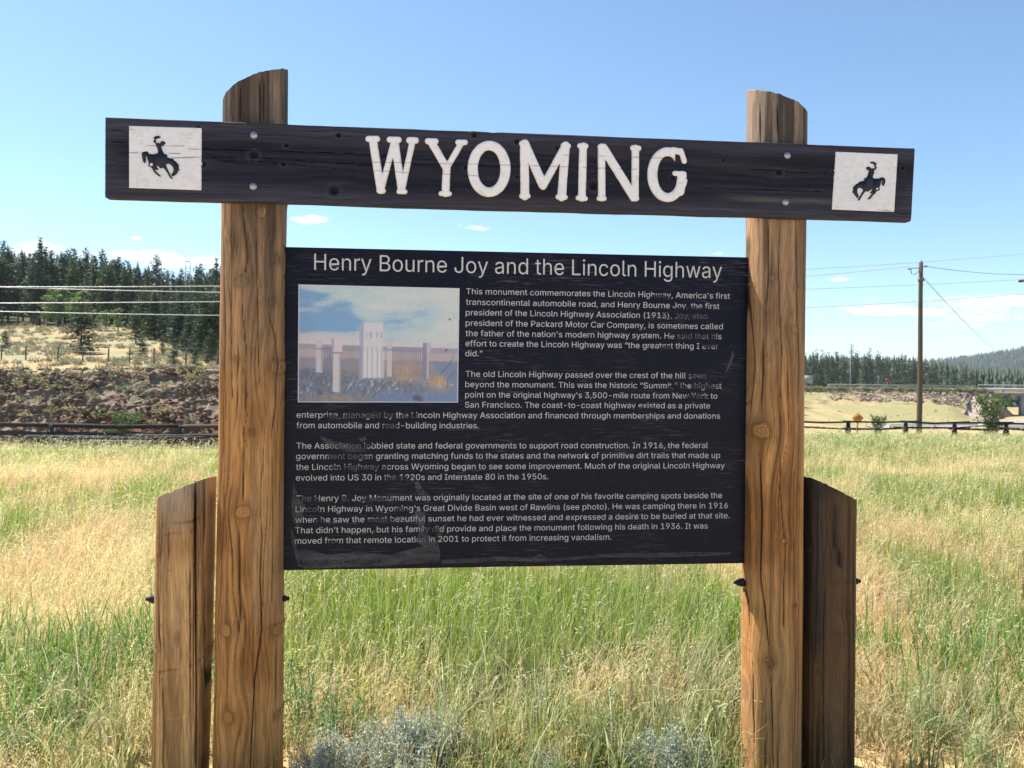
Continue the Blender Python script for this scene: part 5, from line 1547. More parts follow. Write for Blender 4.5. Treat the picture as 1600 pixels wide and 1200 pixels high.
# lower road passing under the bridge
pts = [(at(1360, 668, 128)), (at(1440, 661, 134)), (at(1530, 657, 142)), (at(1620, 653, 158)), (at(1700, 650, 200))]
Vr = []
for p in pts:
    for w in (-5.5, 5.5):
        Vr.append((p.x + w * .25, p.y + w, float(ground(p.x, p.y)) + .16))
q = [(2 * k, 2 * k + 2, 2 * k + 3, 2 * k + 1) for k in range(len(pts) - 1)]
tag(np_mesh('lower_road', np.array(Vr), [np.array(q)[:, ::-1]], M_CONC, None, np.tile([.30, .29, .28], (len(Vr), 1))), kind='structure')

BR = empty('road_bridge', (at(1560, 600, ED).x, ED + 6, -6.3), 0, 'pale concrete road bridge with a sloped abutment at the far right', 'bridge')
BR_inv = Matrix.Translation(BR.location).inverted()


def bpart(m, name, matl, parent=BR, **k):
    o = m.build(name, matl, None, **k)
    o.parent = parent
    o.matrix_parent_inverse = Matrix.Translation(BR.location).inverted()
    return o


bx0, bx1 = at(1519, 600, ED).x + .2, at(1519, 600, ED).x + 62
m = MB()
m.box((bx0, ED - 2.2, -.42), (bx1, ED + 14, .12), c=(.46, .43, .40))
m.box((bx0, ED - 2.5, -.02), (bx1, ED - 2.22, .42), c=(.56, .53, .50))
bpart(m, 'deck', M_CONC)
m = MB()
for yy_ in (ED - 1.4, ED + 2.5, ED + 6.5, ED + 10.5):
    m.box((bx0 + .6, yy_, -1.45), (bx1, yy_ + .55, -.43), c=(.30, .275, .26))
bpart(m, 'girder', M_CONC)
for yy_ in (ED - 1.2, ED + 5, ED + 10.5):
    m = MB()
    pk = at(1597, 600, yy_).x
    m.box((pk, yy_, -7.2), (pk + 1.6, yy_ + 1.2, -1.62), c=(.40, .375, .35))
    m.box((pk - .5, yy_ - .3, -1.62), (pk + 2.1, yy_ + 1.5, -1.455), c=(.40, .375, .35))
    bpart(m, 'pier', M_CONC)
m = MB()     # sloped paved abutment: a wedge with a face to the road and a splayed face to the viewer
def onp(px, y, z):
    return (at(px, 600, y).x, y, z)


A0, A1, A2, A3 = onp(1519, 187.6, -.40), onp(1547, 187.6, -.75), (onp(1547, 187.6, 0)[0] + .5, ED + 14, -.75), (onp(1519, 187.6, 0)[0], ED + 14, -.40)
B0, B1, B2, B3 = onp(1506, 172, -7.0), onp(1566, 173, -7.3), onp(1592, 190, -7.3), (onp(1592, 190, 0)[0], ED + 16, -7.3)
m.add([A0, A1, A2, A3, B0, B1, B2, B3], Q=[(4, 5, 1, 0), (6, 2, 1, 5)[::-1], (6, 7, 3, 2), (0, 1, 2, 3)], c=(.35, .27, .235))
bpart(m, 'abutment_slope', M_CONC)
m = MB()
m.box((bx0 - .7, ED - 2.9, -1.6), (bx0 + .8, ED - 2.52, .30), c=(.20, .19, .185))
bpart(m, 'wing_wall', M_CONC)


def guard_rail(name, pts, h, label, group=None, col_=(.42, .43, .44), step=4.0):
    root = empty(name, pts[0], 0, label, 'guard rail', group)
    P = [Vector(p) for p in pts]
    m = MB()
    A = np.array([(p - P[0]) for p in P])
    for dz, dy in ((h, 0), (h - .12, -.04), (h - .24, 0)):
        m.tube(A + np.array([0, dy, dz]), .07, 6, c=col_)
    m.build('rail', M_PLAIN, root)
    L = 0
    for a, b in zip(P[:-1], P[1:]):
        n = max(1, int((b - a).length / step))
        for k in range(n):
            q = a.lerp(b, k / n) - P[0]
            m = MB()
            m.box((q.x - .08, q.y + .08, q.z - .3), (q.x + .08, q.y + .2, q.z + h), c=(.22, .20, .18))
            m.build('post', M_PLAIN, root)
    return root


guard_rail('guard_rail', [(at(1290, 600, ED).x, ED - 1.6, .12), (bx0 - .3, ED - 1.6, .12)], .8, 'grey steel guard rail along the raised road above the rocky slope', step=7)
guard_rail('guard_rail', [(bx0, ED - 2.35, .42), (bx1, ED - 2.35, .42)], .75, 'steel railing along the edge of the concrete bridge deck', step=5)
p0, p1, p2 = at(1556, 650, 112), at(1600, 646, 116), at(1660, 641, 120)
guard_rail('guard_rail', [(p0.x, p0.y, float(ground(p0.x, p0.y))), (p1.x, p1.y, float(ground(p1.x, p1.y))), (p2.x, p2.y, float(ground(p2.x, p2.y)))], .85, 'pale guard rail behind the leafy bush at the far right', col_=(.6, .6, .6))
p0, p1 = at(1392, 655, 118), at(1528, 651, 124)
guard_rail('guard_rail', [(p0.x, p0.y, float(ground(p0.x, p0.y))), (p1.x, p1.y, float(ground(p1.x, p1.y)))], .9, 'grey guard rail beside the lower road, behind the utility pole', col_=(.55, .56, .57))


# ------------------------------------------------------------------ conifers, aspens and snags
def conifer_mesh(seed, H, Rm, crown0, dens, tint, ragged=.35, narrow=1.0):
    r = np.random.default_rng(seed)
    # trunk
    mt = MB()
    zz = np.linspace(0, H, 9)
    lean = np.cumsum(r.normal(0, .012 * H / 9, (9, 2)), 0)
    mt.tube(np.column_stack([lean, zz]), np.maximum(.017 * H * (1 - zz / H) ** .8, .012), 7, c=(.16, .125, .10))
    V, Q, C = [], [], []
    n = int(dens * H)
    lx = lambda z: np.array([np.interp(z, zz, lean[:, 0]), np.interp(z, zz, lean[:, 1])])
    for k in range(n):
        f = r.random() ** .85
        z = H * (crown0 + (1 - crown0) * f)
        shape = (1 - f) ** (.75 * narrow) * (.55 + .45 * min(1, f / .12))
        L = Rm * shape * r.uniform(1 - ragged * 1.6, 1 + ragged * .5) + .10
        a = r.random() * 2 * np.pi
        d = np.array([np.cos(a), np.sin(a)])
        droop = r.uniform(-.35, .12) if f < .75 else r.uniform(.0, .5)
        c0 = lx(z)
        m = max(3, int(L / (.020 * H) * 1.15))
        br = r.uniform(.75, 1.3)
        for q in range(m):
            t = (q + r.random()) / m
            if t < .18 and r.random() < .7:
                continue
            cen = np.array([c0[0] + d[0] * L * t, c0[1] + d[1] * L * t, z + droop * L * t + (.12 * L * t * t)])
            cen += r.normal(0, .012 * H, 3)
            s = .019 * H * r.uniform(.7, 1.35) * (1.15 - .45 * t) * (.55 + .45 * min(1, (1 - f) * 3))
            e1 = np.array([d[0] * .9, d[1] * .9, r.uniform(-.2, .35)]) * s * 1.5
            e2 = r.normal(size=3)
            e2 -= e1 * (e2 @ e1) / (e1 @ e1)
            e2 = e2 / np.linalg.norm(e2) * s * .62
            b = len(V)
            V += [cen - e1 * .8, cen + e2, cen + e1, cen - e2]
            Q.append((b, b + 1, b + 2, b + 3))
            col = np.array(tint) * br * r.uniform(.75, 1.25)
            C += [col * .85, col, col * 1.25, col]
    return mt, (np.array(V), np.array(Q), np.array(C))


def tree_proto(name, label, group, seed, H, Rm, crown0, dens, tint, cat='tree', **k):
    root = empty(name, (0, 0, -500), 0, label, cat, group)
    mt, (V, Q, C) = conifer_mesh(seed, H, Rm, crown0, dens, tint, **k)
    a = mt.build('trunk', M_BARK, root)
    b = np_mesh('crown', V, [Q], M_NEEDLE, root, C)
    kids(root, a, b)
    root['H'] = H
    return root


def snag_proto(label, group, seed, H):
    r = np.random.default_rng(seed)
    root = empty('dead_tree', (0, 0, -500), 0, label, 'tree', group)
    mt = MB()
    zz = np.linspace(0, H, 8)
    mt.tube(np.column_stack([np.cumsum(r.normal(0, .02, 8)), np.cumsum(r.normal(0, .02, 8)), zz]), np.maximum(.014 * H * (1 - zz / H) ** .7, .012), 6, c=(.30, .27, .25))
    a = mt.build('trunk', M_BARK, root)
    mb = MB()
    for k in range(26):
        z = r.uniform(.3, .97) * H
        an = r.random() * 6.28
        L = (1 - z / H) * H * .16 + .3
        mb.tube([(0, 0, z), (math.cos(an) * L * .6, math.sin(an) * L * .6, z + .1 * L), (math.cos(an) * L, math.sin(an) * L, z + r.uniform(-.2, .35) * L)], [.03, .02, .008], 4, c=(.30, .27, .25))
    b = mb.build('bare_branch', M_BARK, root)
    kids(root, a, b)
    return root


def broadleaf(seed, H, Rm, crown0, n, tint, leaf, stems=1, up=.6):
    """aspen or willow: stems with leaf clumps gathered along twigs"""
    r = np.random.default_rng(seed)
    mt = MB()
    V, Q, C = [], [], []
    for s_ in range(stems):
        a0 = r.random() * 6.28
        sp = 0 if stems == 1 else Rm * .75
        zz = np.linspace(0, H * r.uniform(.8, 1.0), 8)
        f = zz / H
        bend = r.uniform(.5, 1.0) * sp
        X = np.cos(a0) * bend * f ** 1.2 + np.cumsum(r.normal(0, .012 * H / 4, 8)) * .3
        Y = np.sin(a0) * bend * f ** 1.2 + np.cumsum(r.normal(0, .012 * H / 4, 8)) * .3
        mt.tube(np.column_stack([X, Y, zz]), np.maximum((.020 if stems == 1 else .010) * H * (1 - f) ** .8, .004), 6, c=(.42, .40, .33) if stems == 1 else (.22, .17, .12))
        nt = 34 if stems == 1 else 9
        for k in range(nt):
            z = r.uniform(crown0, .98) * zz[-1]
            fx = np.interp(z, zz, X)
            fy = np.interp(z, zz, Y)
            a = r.random() * 6.28
            g = (z / zz[-1] - crown0) / (1 - crown0)
            L = Rm * (math.sin(math.pi * min(1, g * .85 + .15)) ** .7) * r.uniform(.4, 1.05) * (1 if stems == 1 else .55)
            tip = np.array([fx + math.cos(a) * L, fy + math.sin(a) * L, z + L * up * r.uniform(.3, 1.2)])
            mt.tube([(fx, fy, z), tip], [.006 * H / 2, .003], 4, c=(.28, .24, .18), cap=False)
            m = int(n / nt / stems)
            br = r.uniform(.7, 1.25)
            for q in range(m):
                t = r.random() ** .6
                cen = np.array([fx, fy, z]) * (1 - t) + tip * t + r.normal(0, .10 * Rm if stems == 1 else .055 * Rm, 3)
                e1 = r.normal(size=3)
                e1 /= np.linalg.norm(e1)
                e2 = np.cross(e1, r.normal(size=3))
                e2 /= np.linalg.norm(e2)
                s = leaf * r.uniform(.6, 1.3)
                b = len(V)
                V += [cen - e1 * s, cen + e2 * s * .5, cen + e1 * s, cen - e2 * s * .5]
                Q.append((b, b + 1, b + 2, b + 3))
                col = np.array(tint) * br * r.uniform(.75, 1.25)
                C += [col] * 4
    return mt, (np.array(V), np.array(Q), np.array(C))


def leafy_proto(name, label, group, cat, *a, **k):
    root = empty(name, (0, 0, -500), 0, label, cat, group)
    mt, (V, Q, C) = broadleaf(*a, **k)
    x = mt.build('trunk' if cat == 'tree' else 'stem', M_BARK, root)
    y = np_mesh('crown' if cat == 'tree' else 'foliage', V, [Q], M_LEAF, root, C)
    kids(root, x, y)
    return root


used = set()


def place(proto, x, y, s, label=None, sz=1.0, dz=0.0):
    o = proto if proto.name not in used else copy_tree(proto)
    if o is proto:
        used.add(proto.name)
    o.location = (x, y, float(ground(x, y)) - .05 + dz)
    o.rotation_euler = (0, 0, random.random() * 6.28)
    o.scale = (s * sz, s * sz, s)
    if label:
        o['label'] = label
    return o


DK, DK2, MD, BL = (.044, .074, .044), (.054, .084, .040), (.078, .118, .048), (.046, .074, .056)
GL = 'conifers of the forest above the left hillside'
LP = [tree_proto('pine_tree', 'dark conifer in the dense forest above the left hillside', GL, 900 + k, 9, rm, c0, de, ti, ragged=rg, narrow=na_)
      for k, (rm, c0, de, ti, rg, na_) in enumerate([(1.75, .12, 34, DK, .35, .8), (1.5, .18, 30, BL, .45, .7), (2.0, .06, 36, DK2, .3, .9), (1.4, .2, 30, DK, .5, .65), (1.7, .12, 34, MD, .4, .75), (1.9, .04, 36, BL, .3, 1.0), (1.5, .28, 28, DK2, .5, .6)])]
SPIRE = tree_proto('spruce_tree', 'tallest narrow spruce spire poking above the left forest skyline', None, 930, 9, .95, .08, 30, DK, ragged=.25, narrow=1.25)
rr_ = random.Random(3)


def skyline(px):
    return float(np.interp(px, [-120, 0, 30, 60, 100, 150, 190, 225, 260, 300, 345, 420], [378, 384, 388, 392, 391, 396, 402, 414, 424, 422, 418, 424]))


def left_tree(px, d, ytop, proto, label=None, sz=1.0):
    p = at(px, 500, d)
    z0 = float(ground(p.x, d))
    ztop = at(px, ytop, d).z
    Hn = proto.get('H', 9)
    return place(proto, p.x, d, max(.25, (ztop - z0) / Hn), label, sz)


n_left = 0
for row, (d0, d1, n, dy) in enumerate([(79, 83, 26, 14), (84, 92, 30, 6), (93, 104, 34, -2)]):
    for k in range(n):
        px = -90 + (k + rr_.random() * .9) * (480 / n)
        d = rr_.uniform(d0, d1)
        if row == 0 and 215 < px < 300 and rr_.random() < .5:
            continue
        yt = skyline(px) + dy + rr_.gauss(0, 8) + (6 if row == 0 else 0)
        left_tree(px, d, yt, rr_.choice(LP), None, rr_.uniform(.85, 1.15))
        n_left += 1
# the wood comes down the slope to the right
for k in range(26):
    px = 205 + rr_.random() * 170
    d = 79 - (px - 205) / 170 * 27 * rr_.random()
    p = at(px, 500, d)
    left_tree(px, d, skyline(px) + 22 + rr_.random() * 40 + (79 - d) * 1.5, rr_.choice(LP), None, rr_.uniform(.7, 1.0))
left_tree(62, 80, 371, SPIRE)
left_tree(71, 82, 386, SPIRE, 'second narrow spruce spire just right of the tallest one')
left_tree(338, 78, 404, SPIRE, 'narrow spruce spire beside the left sign post')
SN = snag_proto('bare grey dead tree rising out of the left forest', 'dead trees in the left forest', 940, 9)
for px, yt, d in ((252, 406, 88), (290, 398, 86), (296, 399, 86.5), (142, 396, 88)):
    left_tree(px, d, yt, SN)
SLOPE_TREES = 1
AS = leafy_proto('aspen_tree', 'pale green aspen in front of the dark conifers', 'aspens at the edge of the left forest', 'tree', 950, 6, 1.35, .25, 2200, (.19, .27, .10), .12)
AS['H'] = 6
for px, d, yt in ((98, 77.5, 437), (72, 77.5, 452), (132, 77, 442), (118, 76.5, 462), (165, 74, 478), (185, 72, 474), (88, 77.2, 462), (270, 60, 522), (230, 66, 500)):
    left_tree(px, d, yt, AS, None, 1.25)
YP = tree_proto('pine_tree', 'broad dark pine standing alone on the grassy hillside', None, 960, 5.5, 1.75, .06, 46, DK2, ragged=.3, narrow=.85)
YP['H'] = 5.5
left_tree(127, 53, 470, YP, None, 1.35)
for px, d, yt, lb, sz_ in ((212, 60, 478, 'dark pine right of the lone pine, at the wood edge', 1.0), (222, 50, 530, 'bushy low pine at the foot of the wood, above the rocks', 1.2), (273, 44, 552, 'young bright pine on the brow of the rock bank', 1.1), (306, 43.5, 562, 'small young pine right of the bright one on the brow', .8),
                          (330, 46, 512, 'dark pine half hidden by the left sign post', 1.2), (254, 50, 545, 'small pine sapling behind the brow of the rock bank', .8), (8, 56, 518, 'small lone sapling on the grass at the left picture edge', 1.2), (345, 48, 535, 'second dark pine half hidden by the left sign post', 1.1)):
    left_tree(px, d, yt, YP, lb, sz_)
for k in range(34):
    f = rr_.random() ** .8
    px = 215 + f * 140
    d = 72 - f * 24 + rr_.uniform(-5, 5)
    hgt_px = rr_.uniform(45, 115) * (.75 + .25 * f)
    base = at(px, 500, d)
    yb_ = project(np.array([[base.x, d, float(ground(base.x, d))]]))[1][0]
    o = left_tree(px, d, yb_ - hgt_px, rr_.choice(LP[:3] + [YP]), 'dark pine of the wood running down the slope to the left sign post', rr_.uniform(1.0, 1.4))
    o['group'] = 'pines running down the slope to the left sign post'
print('left trees', n_left)

# right: forest behind the raised road
GRR = 'conifers behind the raised road on the right'
RP = [tree_proto('pine_tree', 'distant conifer in the wood behind the raised road', GRR, 970 + k, 12, rm, c0, 10, ti, ragged=.4, narrow=na_)
      for k, (rm, c0, ti, na_) in enumerate([(2.3, .06, (.044, .070, .034), .8), (1.9, .10, (.038, .060, .036), .7), (2.5, .04, (.062, .092, .038), .9), (1.7, .08, (.04, .064, .042), 1.1), (2.1, .03, (.052, .080, .040), .9)])]


def sky_r(px):
    return float(np.interp(px, [1100, 1250, 1290, 1330, 1345, 1370, 1400, 1430, 1470, 1510, 1560, 1600, 1680], [545, 549, 546, 545, 544, 550, 553, 558, 566, 572, 576, 578, 580]))


n_r = 0
for row, (d0, d1, n, dy) in enumerate([(212, 228, 58, 8), (230, 250, 56, 0)]):
    for k in range(n):
        px = 1205 + (k + rr_.random()) * (470 / n)
        d = rr_.uniform(d0, d1)
        if px > 1525 and d < 330:
            d += 130
        p = at(px, 600, d)
        z0 = float(ground(p.x, d))
        zt = at(px, sky_r(px) + dy + rr_.gauss(0, 4.5), d).z
        place(rr_.choice(RP), p.x, d, max(.3, (zt - z0) / 12), None, rr_.uniform(.85, 1.2))
        n_r += 1
print('right trees', n_r)

# wooded hill far off: one mass of trees
r = np.random.default_rng(99)
N = 9000
xs, ys = r.uniform(420, 1250, N), r.uniform(700, 1500, N)
zs = ground(xs, ys)
k_ = (zs > 4)
xs, ys, zs = xs[k_], ys[k_], zs[k_]
cone = []
for s_ in range(4):
    rr2 = np.random.default_rng(s_)
    V, F = [], []
    for lv in range(4):
        n = 7
        zb_ = lv * .24
        rad_ = (.20 - lv * .045) * rr2.uniform(.8, 1.2)
        b = len(V)
        for j in range(n):
            a = j / n * 6.283 + lv
            V.append((math.cos(a) * rad_ * rr2.uniform(.6, 1.2), math.sin(a) * rad_ * rr2.uniform(.6, 1.2), zb_ + rr2.uniform(-.05, .05)))
        V.append((0, 0, min(1, zb_ + .42)))
        F += [(b + j, b + (j + 1) % n, b + n) for j in range(n)]
    cone.append((np.array(V), np.array(F)))
# the depths of the two nearer woods, seen only between their front trees
bx1_, by1_ = r.uniform(-.85, -.33, 260), r.uniform(106, 134, 260)
bx2_, by2_ = r.uniform(.30, .80, 520), r.uniform(252, 300, 520)
by3_ = r.uniform(150, 230, 620)      # the wood runs on behind the sign
bx3_ = r.uniform(-.36, .34, 620)
bx_, by_ = np.concatenate([bx1_ * by1_, bx2_ * by2_, bx3_ * by3_]), np.concatenate([by1_, by2_, by3_])
px_b, _ = project(np.stack([bx_, by_, ground(bx_, by_)], -1))
tgt = np.where(by_ < 140, [skyline(q) + 10 for q in px_b], [sky_r(q) + 3 for q in px_b])
lvl = np.interp(px_b, [345, 1205], [440, 545])
tgt = np.where((by_ > 140) & (by_ < 240), lvl, tgt) + r.normal(0, 5, len(bx_))
hb_ = np.array([at(q, t_, d_).z for q, t_, d_ in zip(px_b, tgt, by_)]) - ground(bx_, by_)
cone = [(np.array(V) * np.array([1, 1, 1]), F) for V, F in cone]
tag(scatter(cone, np.stack([bx_, by_, ground(bx_, by_)], -1), np.clip(hb_, 3, 14), np.array([.036, .058, .034])[None] * r.uniform(.7, 1.4, (len(bx_), 1)), 'forest_depths', M_NEEDLE, 101), kind='stuff')
hs = r.uniform(7, 13, len(xs))
cc = np.array([.036, .056, .036])[None] * r.uniform(.7, 1.5, (len(xs), 1))
tag(scatter(cone, np.stack([xs, ys, zs], -1), hs, cc, 'distant_forest', M_NEEDLE, 100), kind='stuff')


# ------------------------------------------------------------------ scrub on the hillside, bushes
def tuft(seed, n, leaf):
    r = np.random.default_rng(seed)
    V, F = [], []
    for k in range(n):
        d = r.normal(size=3)
        d[2] = abs(d[2]) * .8 + .1
        d /= np.linalg.norm(d)
        cen = d * r.uniform(.35, 1)
        e1 = d + r.normal(0, .5, 3)
        e1 /= np.linalg.norm(e1)
        e2 = np.cross(e1, r.normal(size=3))
        e2 /= np.linalg.norm(e2)
        b = len(V)
        V += [cen - e1 * leaf, cen + e2 * leaf * .45, cen + e1 * leaf * 1.3, cen - e2 * leaf * .45]
        F.append((b, b + 1, b + 2, b + 3))
    return np.array(V), np.array(F)


TUF = [tuft(k, 60, .22) for k in range(5)]
N = 2600
d = r.uniform(40.5, 84, N)
t_ = r.uniform(-.78, -.30, N)
xs, ys = t_ * d, d
m_ = fbm(xs * .35, ys * .35, 3, 180) > .44
xs, ys = xs[m_], ys[m_]
cc = mixc(np.array([.24, .245, .165]), np.array([.40, .34, .20]), r.random(len(xs)))
tag(scatter(TUF, np.stack([xs, ys, ground(xs, ys)], -1), r.uniform(.14, .38, len(xs)), cc, 'sagebrush_scrub', M_LEAF, 181), kind='stuff')
N = 240
xs = r.uniform(-45, -10, N)
ss = r.beta(2.2, 1.0, N)
ys, zs = bank_surface(xs, ss)
cc = mixc(np.array([.15, .18, .09]), np.array([.40, .33, .19]), r.random(N))
tag(scatter(TUF, np.stack([xs, ys - .2, zs + .05], -1), r.uniform(.15, .42, N), cc, 'bank_weeds', M_LEAF, 182), kind='stuff')
N = 700
xs, ys = r.uniform(25, 135, N), r.uniform(60, 186, N)
tt_ = xs / ys
k_ = (tt_ > .3) & (tt_ < .8) & (ys < 168)
xs, ys = xs[k_], ys[k_]
cc = mixc(np.array([.22, .25, .10]), np.array([.46, .36, .19]), .4 + .6 * r.random(len(xs)))
tag(scatter(TUF, np.stack([xs, ys, ground(xs, ys)], -1), r.uniform(.12, .32, len(xs)), cc, 'meadow_tufts', M_LEAF, 183), kind='stuff')
N = 500
xs = r.uniform(at(1240, 600, ED).x, xa1 + 1, N)
zs = np.full(N, .0)
cc = mixc(np.array([.15, .20, .07]), np.array([.34, .33, .15]), r.random(N))
tag(scatter(TUF, np.stack([xs, ED - 2.6 - r.random(N) * 2.5, zs - r.random(N) * .5], -1), r.uniform(.2, .8, N), cc, 'verge_weeds', M_LEAF, 184), kind='stuff')

BU = leafy_proto('leafy_bush', 'large leafy green bush growing at the right-hand rail fence', None, 'bush', 500, 1.95, .95, .10, 2600, (.10, .165, .05), .05, stems=12, up=1.6)
p = at(1549, 671, 34.2)
place(BU, p.x, 34.2, 1.12)
p = at(1372, 660, 40)
place(BU, p.x, 40, .62, 'small round green bush between the yellow warning sign and the pole')
p = at(207, 650, 36.2)
place(BU, p.x, 35.6, .95, 'dark green bush at the foot of the red rock bank')
p = at(182, 650, 36)
place(BU, p.x, 35.4, .55, 'light green low bush beside the dark one at the rock bank foot')


# ------------------------------------------------------------------ fences
def log_fence(label, posts, h, seed, rails=((.62, 0), (.36, .05), (.12, .1)), extra=()):
    """buck-and-rail fence: crossed bucks carrying rails. posts: world (x, y)"""
    r = np.random.default_rng(seed)
    thin = .62 if seed == 43 else 1.25
    root = empty('rail_fence', (posts[0][0], posts[0][1], float(ground(*posts[0]))), 0, label, 'fence')
    R0 = np.array(root.location)
    Pz = [np.array([x, y, float(ground(x, y))]) for x, y in posts]
    grey = np.array([.055, .047, .045]) * (.45 if seed == 43 else 1)
    for p in Pz:
        m = MB()
        for s_ in (-1, 1):
            if thin < 1:
                a = p + np.array([.05 * s_, -.10 * s_, -.1]) - R0
                b = p + np.array([.04 * s_, .06 * s_, h * (.82 + .16 * r.random())]) - R0
            else:
                a = p + np.array([.05 * s_, -.42 * s_, -.1]) - R0
                b = p + np.array([-.05 * s_, .30 * s_, h + .12 * r.random()]) - R0
            m.tube([a, (a + b) / 2, b], [.075, .07, .06], 8, c=grey * r.uniform(.7, 1.2), jitter=.15)
        m.build('buck', M_RAIL, root)
    for (fz, oy) in rails:
        for a, b in zip(Pz[:-1], Pz[1:]):
            if r.random() < .06:
                continue
            d = (b - a)
            d /= np.linalg.norm(d)
            q0 = a - d * r.uniform(.2, .6) + np.array([0, -.10 - oy * 2, fz * h / .62 + r.normal(0, .03)]) - R0
            q1 = b + d * r.uniform(.2, .6) + np.array([0, -.10 - oy * 2, fz * h / .62 + r.normal(0, .03)]) - R0
            mid = (q0 + q1) / 2 + np.array([0, 0, r.normal(0, .03) - .03])
            m = MB()
            r0 = r.uniform(.055, .08) * thin
            m.tube([q0, q0 * .6 + mid * .4, mid, q1 * .6 + mid * .4, q1], [r0, r0 * .98, r0 * .92, r0 * .88, r0 * .8], 8, c=grey * r.uniform(.6, 1.5), jitter=.1)
            m.build('rail', M_RAIL, root)
    for (q0, q1, rad_) in extra:
        m = MB()
        q0, q1 = np.array(q0) - R0, np.array(q1) - R0
        m.tube([q0, (q0 + q1) / 2, q1], [rad_, rad_ * .95, rad_ * .85], 8, c=grey * r.uniform(.7, 1.3), jitter=.1)
        m.build('fallen_rail', M_RAIL, root)
    return root


FD = 29.0
posts = [(at(px, 680, FD).x, FD + 1.2 * math.sin(px * .01)) for px in (-330, -140, 66, 276, 420, 600)]
gz0 = float(ground(posts[2][0], FD))
ex_ = []
rf = random.Random(9)
for k in range(16):
    xa_ = at(rf.uniform(20, 250), 680, FD).x
    ln = rf.uniform(3.5, 6)
    zz_ = gz0 + rf.uniform(.45, .98)
    ex_.append(((xa_, FD - rf.uniform(-.1, .6), zz_), (xa_ + ln, FD - rf.uniform(-.1, .6), zz_ + rf.uniform(-.08, .05)), rf.uniform(.06, .085)))
log_fence('sagging weathered grey log fence below the red rock bank', posts, 1.3, 41, rails=((.62, 0), (.47, .05), (.36, .1)), extra=ex_)
posts = []
for px, d in ((1150, 33), (1235, 32.8), (1325, 32.5), (1415, 32.3), (1491, 32.0), (1572, 31.6), (1668, 31)):
    posts.append((at(px, 668, d).x, d))
log_fence('dark low log fence across the field on the right', posts, .76, 43, rails=((.60, 0), (.40, .06)))

# wire fence on the hillside
WF = empty('wire_fence', (at(2, 552, 47).x, 47, float(ground(at(2, 552, 47).x, 47))), 0, 'thin wire fence on dark posts across the left hillside', 'fence')
R0 = np.array(WF.location)
prev = []
for px, py in ((2, 553), (40, 555), (90, 557), (129, 558), (169, 561), (202, 563), (240, 566), (290, 568), (340, 570)):
    d = 47.0 - (px / 340) * 2.5
    p = at(px, py, d)
    z0 = float(ground(p.x, d))
    prev.append(np.array([p.x, d, z0]))
    m = MB()
    m.tube([(p.x - R0[0], d - R0[1], z0 - .3 - R0[2]), (p.x - R0[0] + .03, d - R0[1], z0 + .9 - R0[2])], .04, 6, c=(.10, .085, .075), jitter=.2)
    m.build('post', M_RAIL, WF)
for hgt in (.35, .65, .95):
    m = MB()
    m.tube(np.array(prev) - R0 + np.array([0, -.06, hgt]), .006, 4)
    m.build('wire', M_WIREDARK, WF, col=False)

# ------------------------------------------------------------------ power line
PA, PB = np.array([-20.6, 30.0]), np.array([34.6, 51.0])     # plan line of the wires


def on_line(px, py):
    d = ray(px, py)
    u = d.x / d.y
    # (PA + s (PB-PA)) with x = u y
    e = PB - PA
    s_ = (u * PA[1] - PA[0]) / (e[0] - u * e[1])
    q = PA + s_ * e
    return s_, q[0], q[1], CAMZ + d.z / d.y * q[1]


def pole(name, label, x, y, top, r0=.15, arms=()):
    root = empty(name, (x, y, float(ground(x, y))), 0, label, 'utility pole')
    h = top - root.location.z
    m = MB()
    zz = np.linspace(-.5, h, 10)
    m.tube(np.column_stack([.02 * np.sin(zz * .5), 0 * zz, zz]), r0 * (1 - .28 * np.clip(zz / h, 0, 1)), 14, c=(.105, .08, .06))
    m.build('shaft', M_BARK, root, smooth=False)
    return root, h


s_p, ppx, ppy, ppz = on_line(1439.5, 410)
POLE, ph = pole('utility_pole', 'tall brown wooden utility pole behind the right-hand rail fence', ppx, ppy, ppz, .165)
m = MB()
zb_ = on_line(1432, 418)[3] - POLE.location.z
m.tube([(0, 0, zb_), (-.45, -.02, zb_ - .02), (-.72, -.03, zb_ - .06)], [.03, .028, .03], 8, c=(.2, .2, .2))
m.tube([(-.68, -.03, zb_ - .05), (-.60, -.04, zb_ - .38), (-.4, -.03, zb_ - .42), (-.15, -.02, zb_ - .2)], .022, 6, c=(.1, .1, .1))
m.build('bracket', M_PLAIN, POLE)
for (ox_, oz_) in ((-.74, zb_ - .06), (.26, zb_ + .1)):
    m = MB()
    for k in range(4):
        m.tube([(ox_ + .06 * k - .09, 0, oz_), (ox_ + .06 * k - .06, 0, oz_)], .06, 10, c=(.30, .27, .25))
    m.build('insulator', M_PLAIN, POLE)
m = MB()
zc = at(1444, 434, ppy).z - POLE.location.z
m.tube([(0, 0, zc - .22), (0, 0, zc - .02)], .185, 14, c=(.12, .11, .10))
m.build('clamp_band', M_PLAIN, POLE)
m = MB()
m.tube([(0, 0, ph), (0, 0, ph + .18)], [.05, .03], 8, c=(.35, .3, .28))
m.build('top_pin', M_PLAIN, POLE)

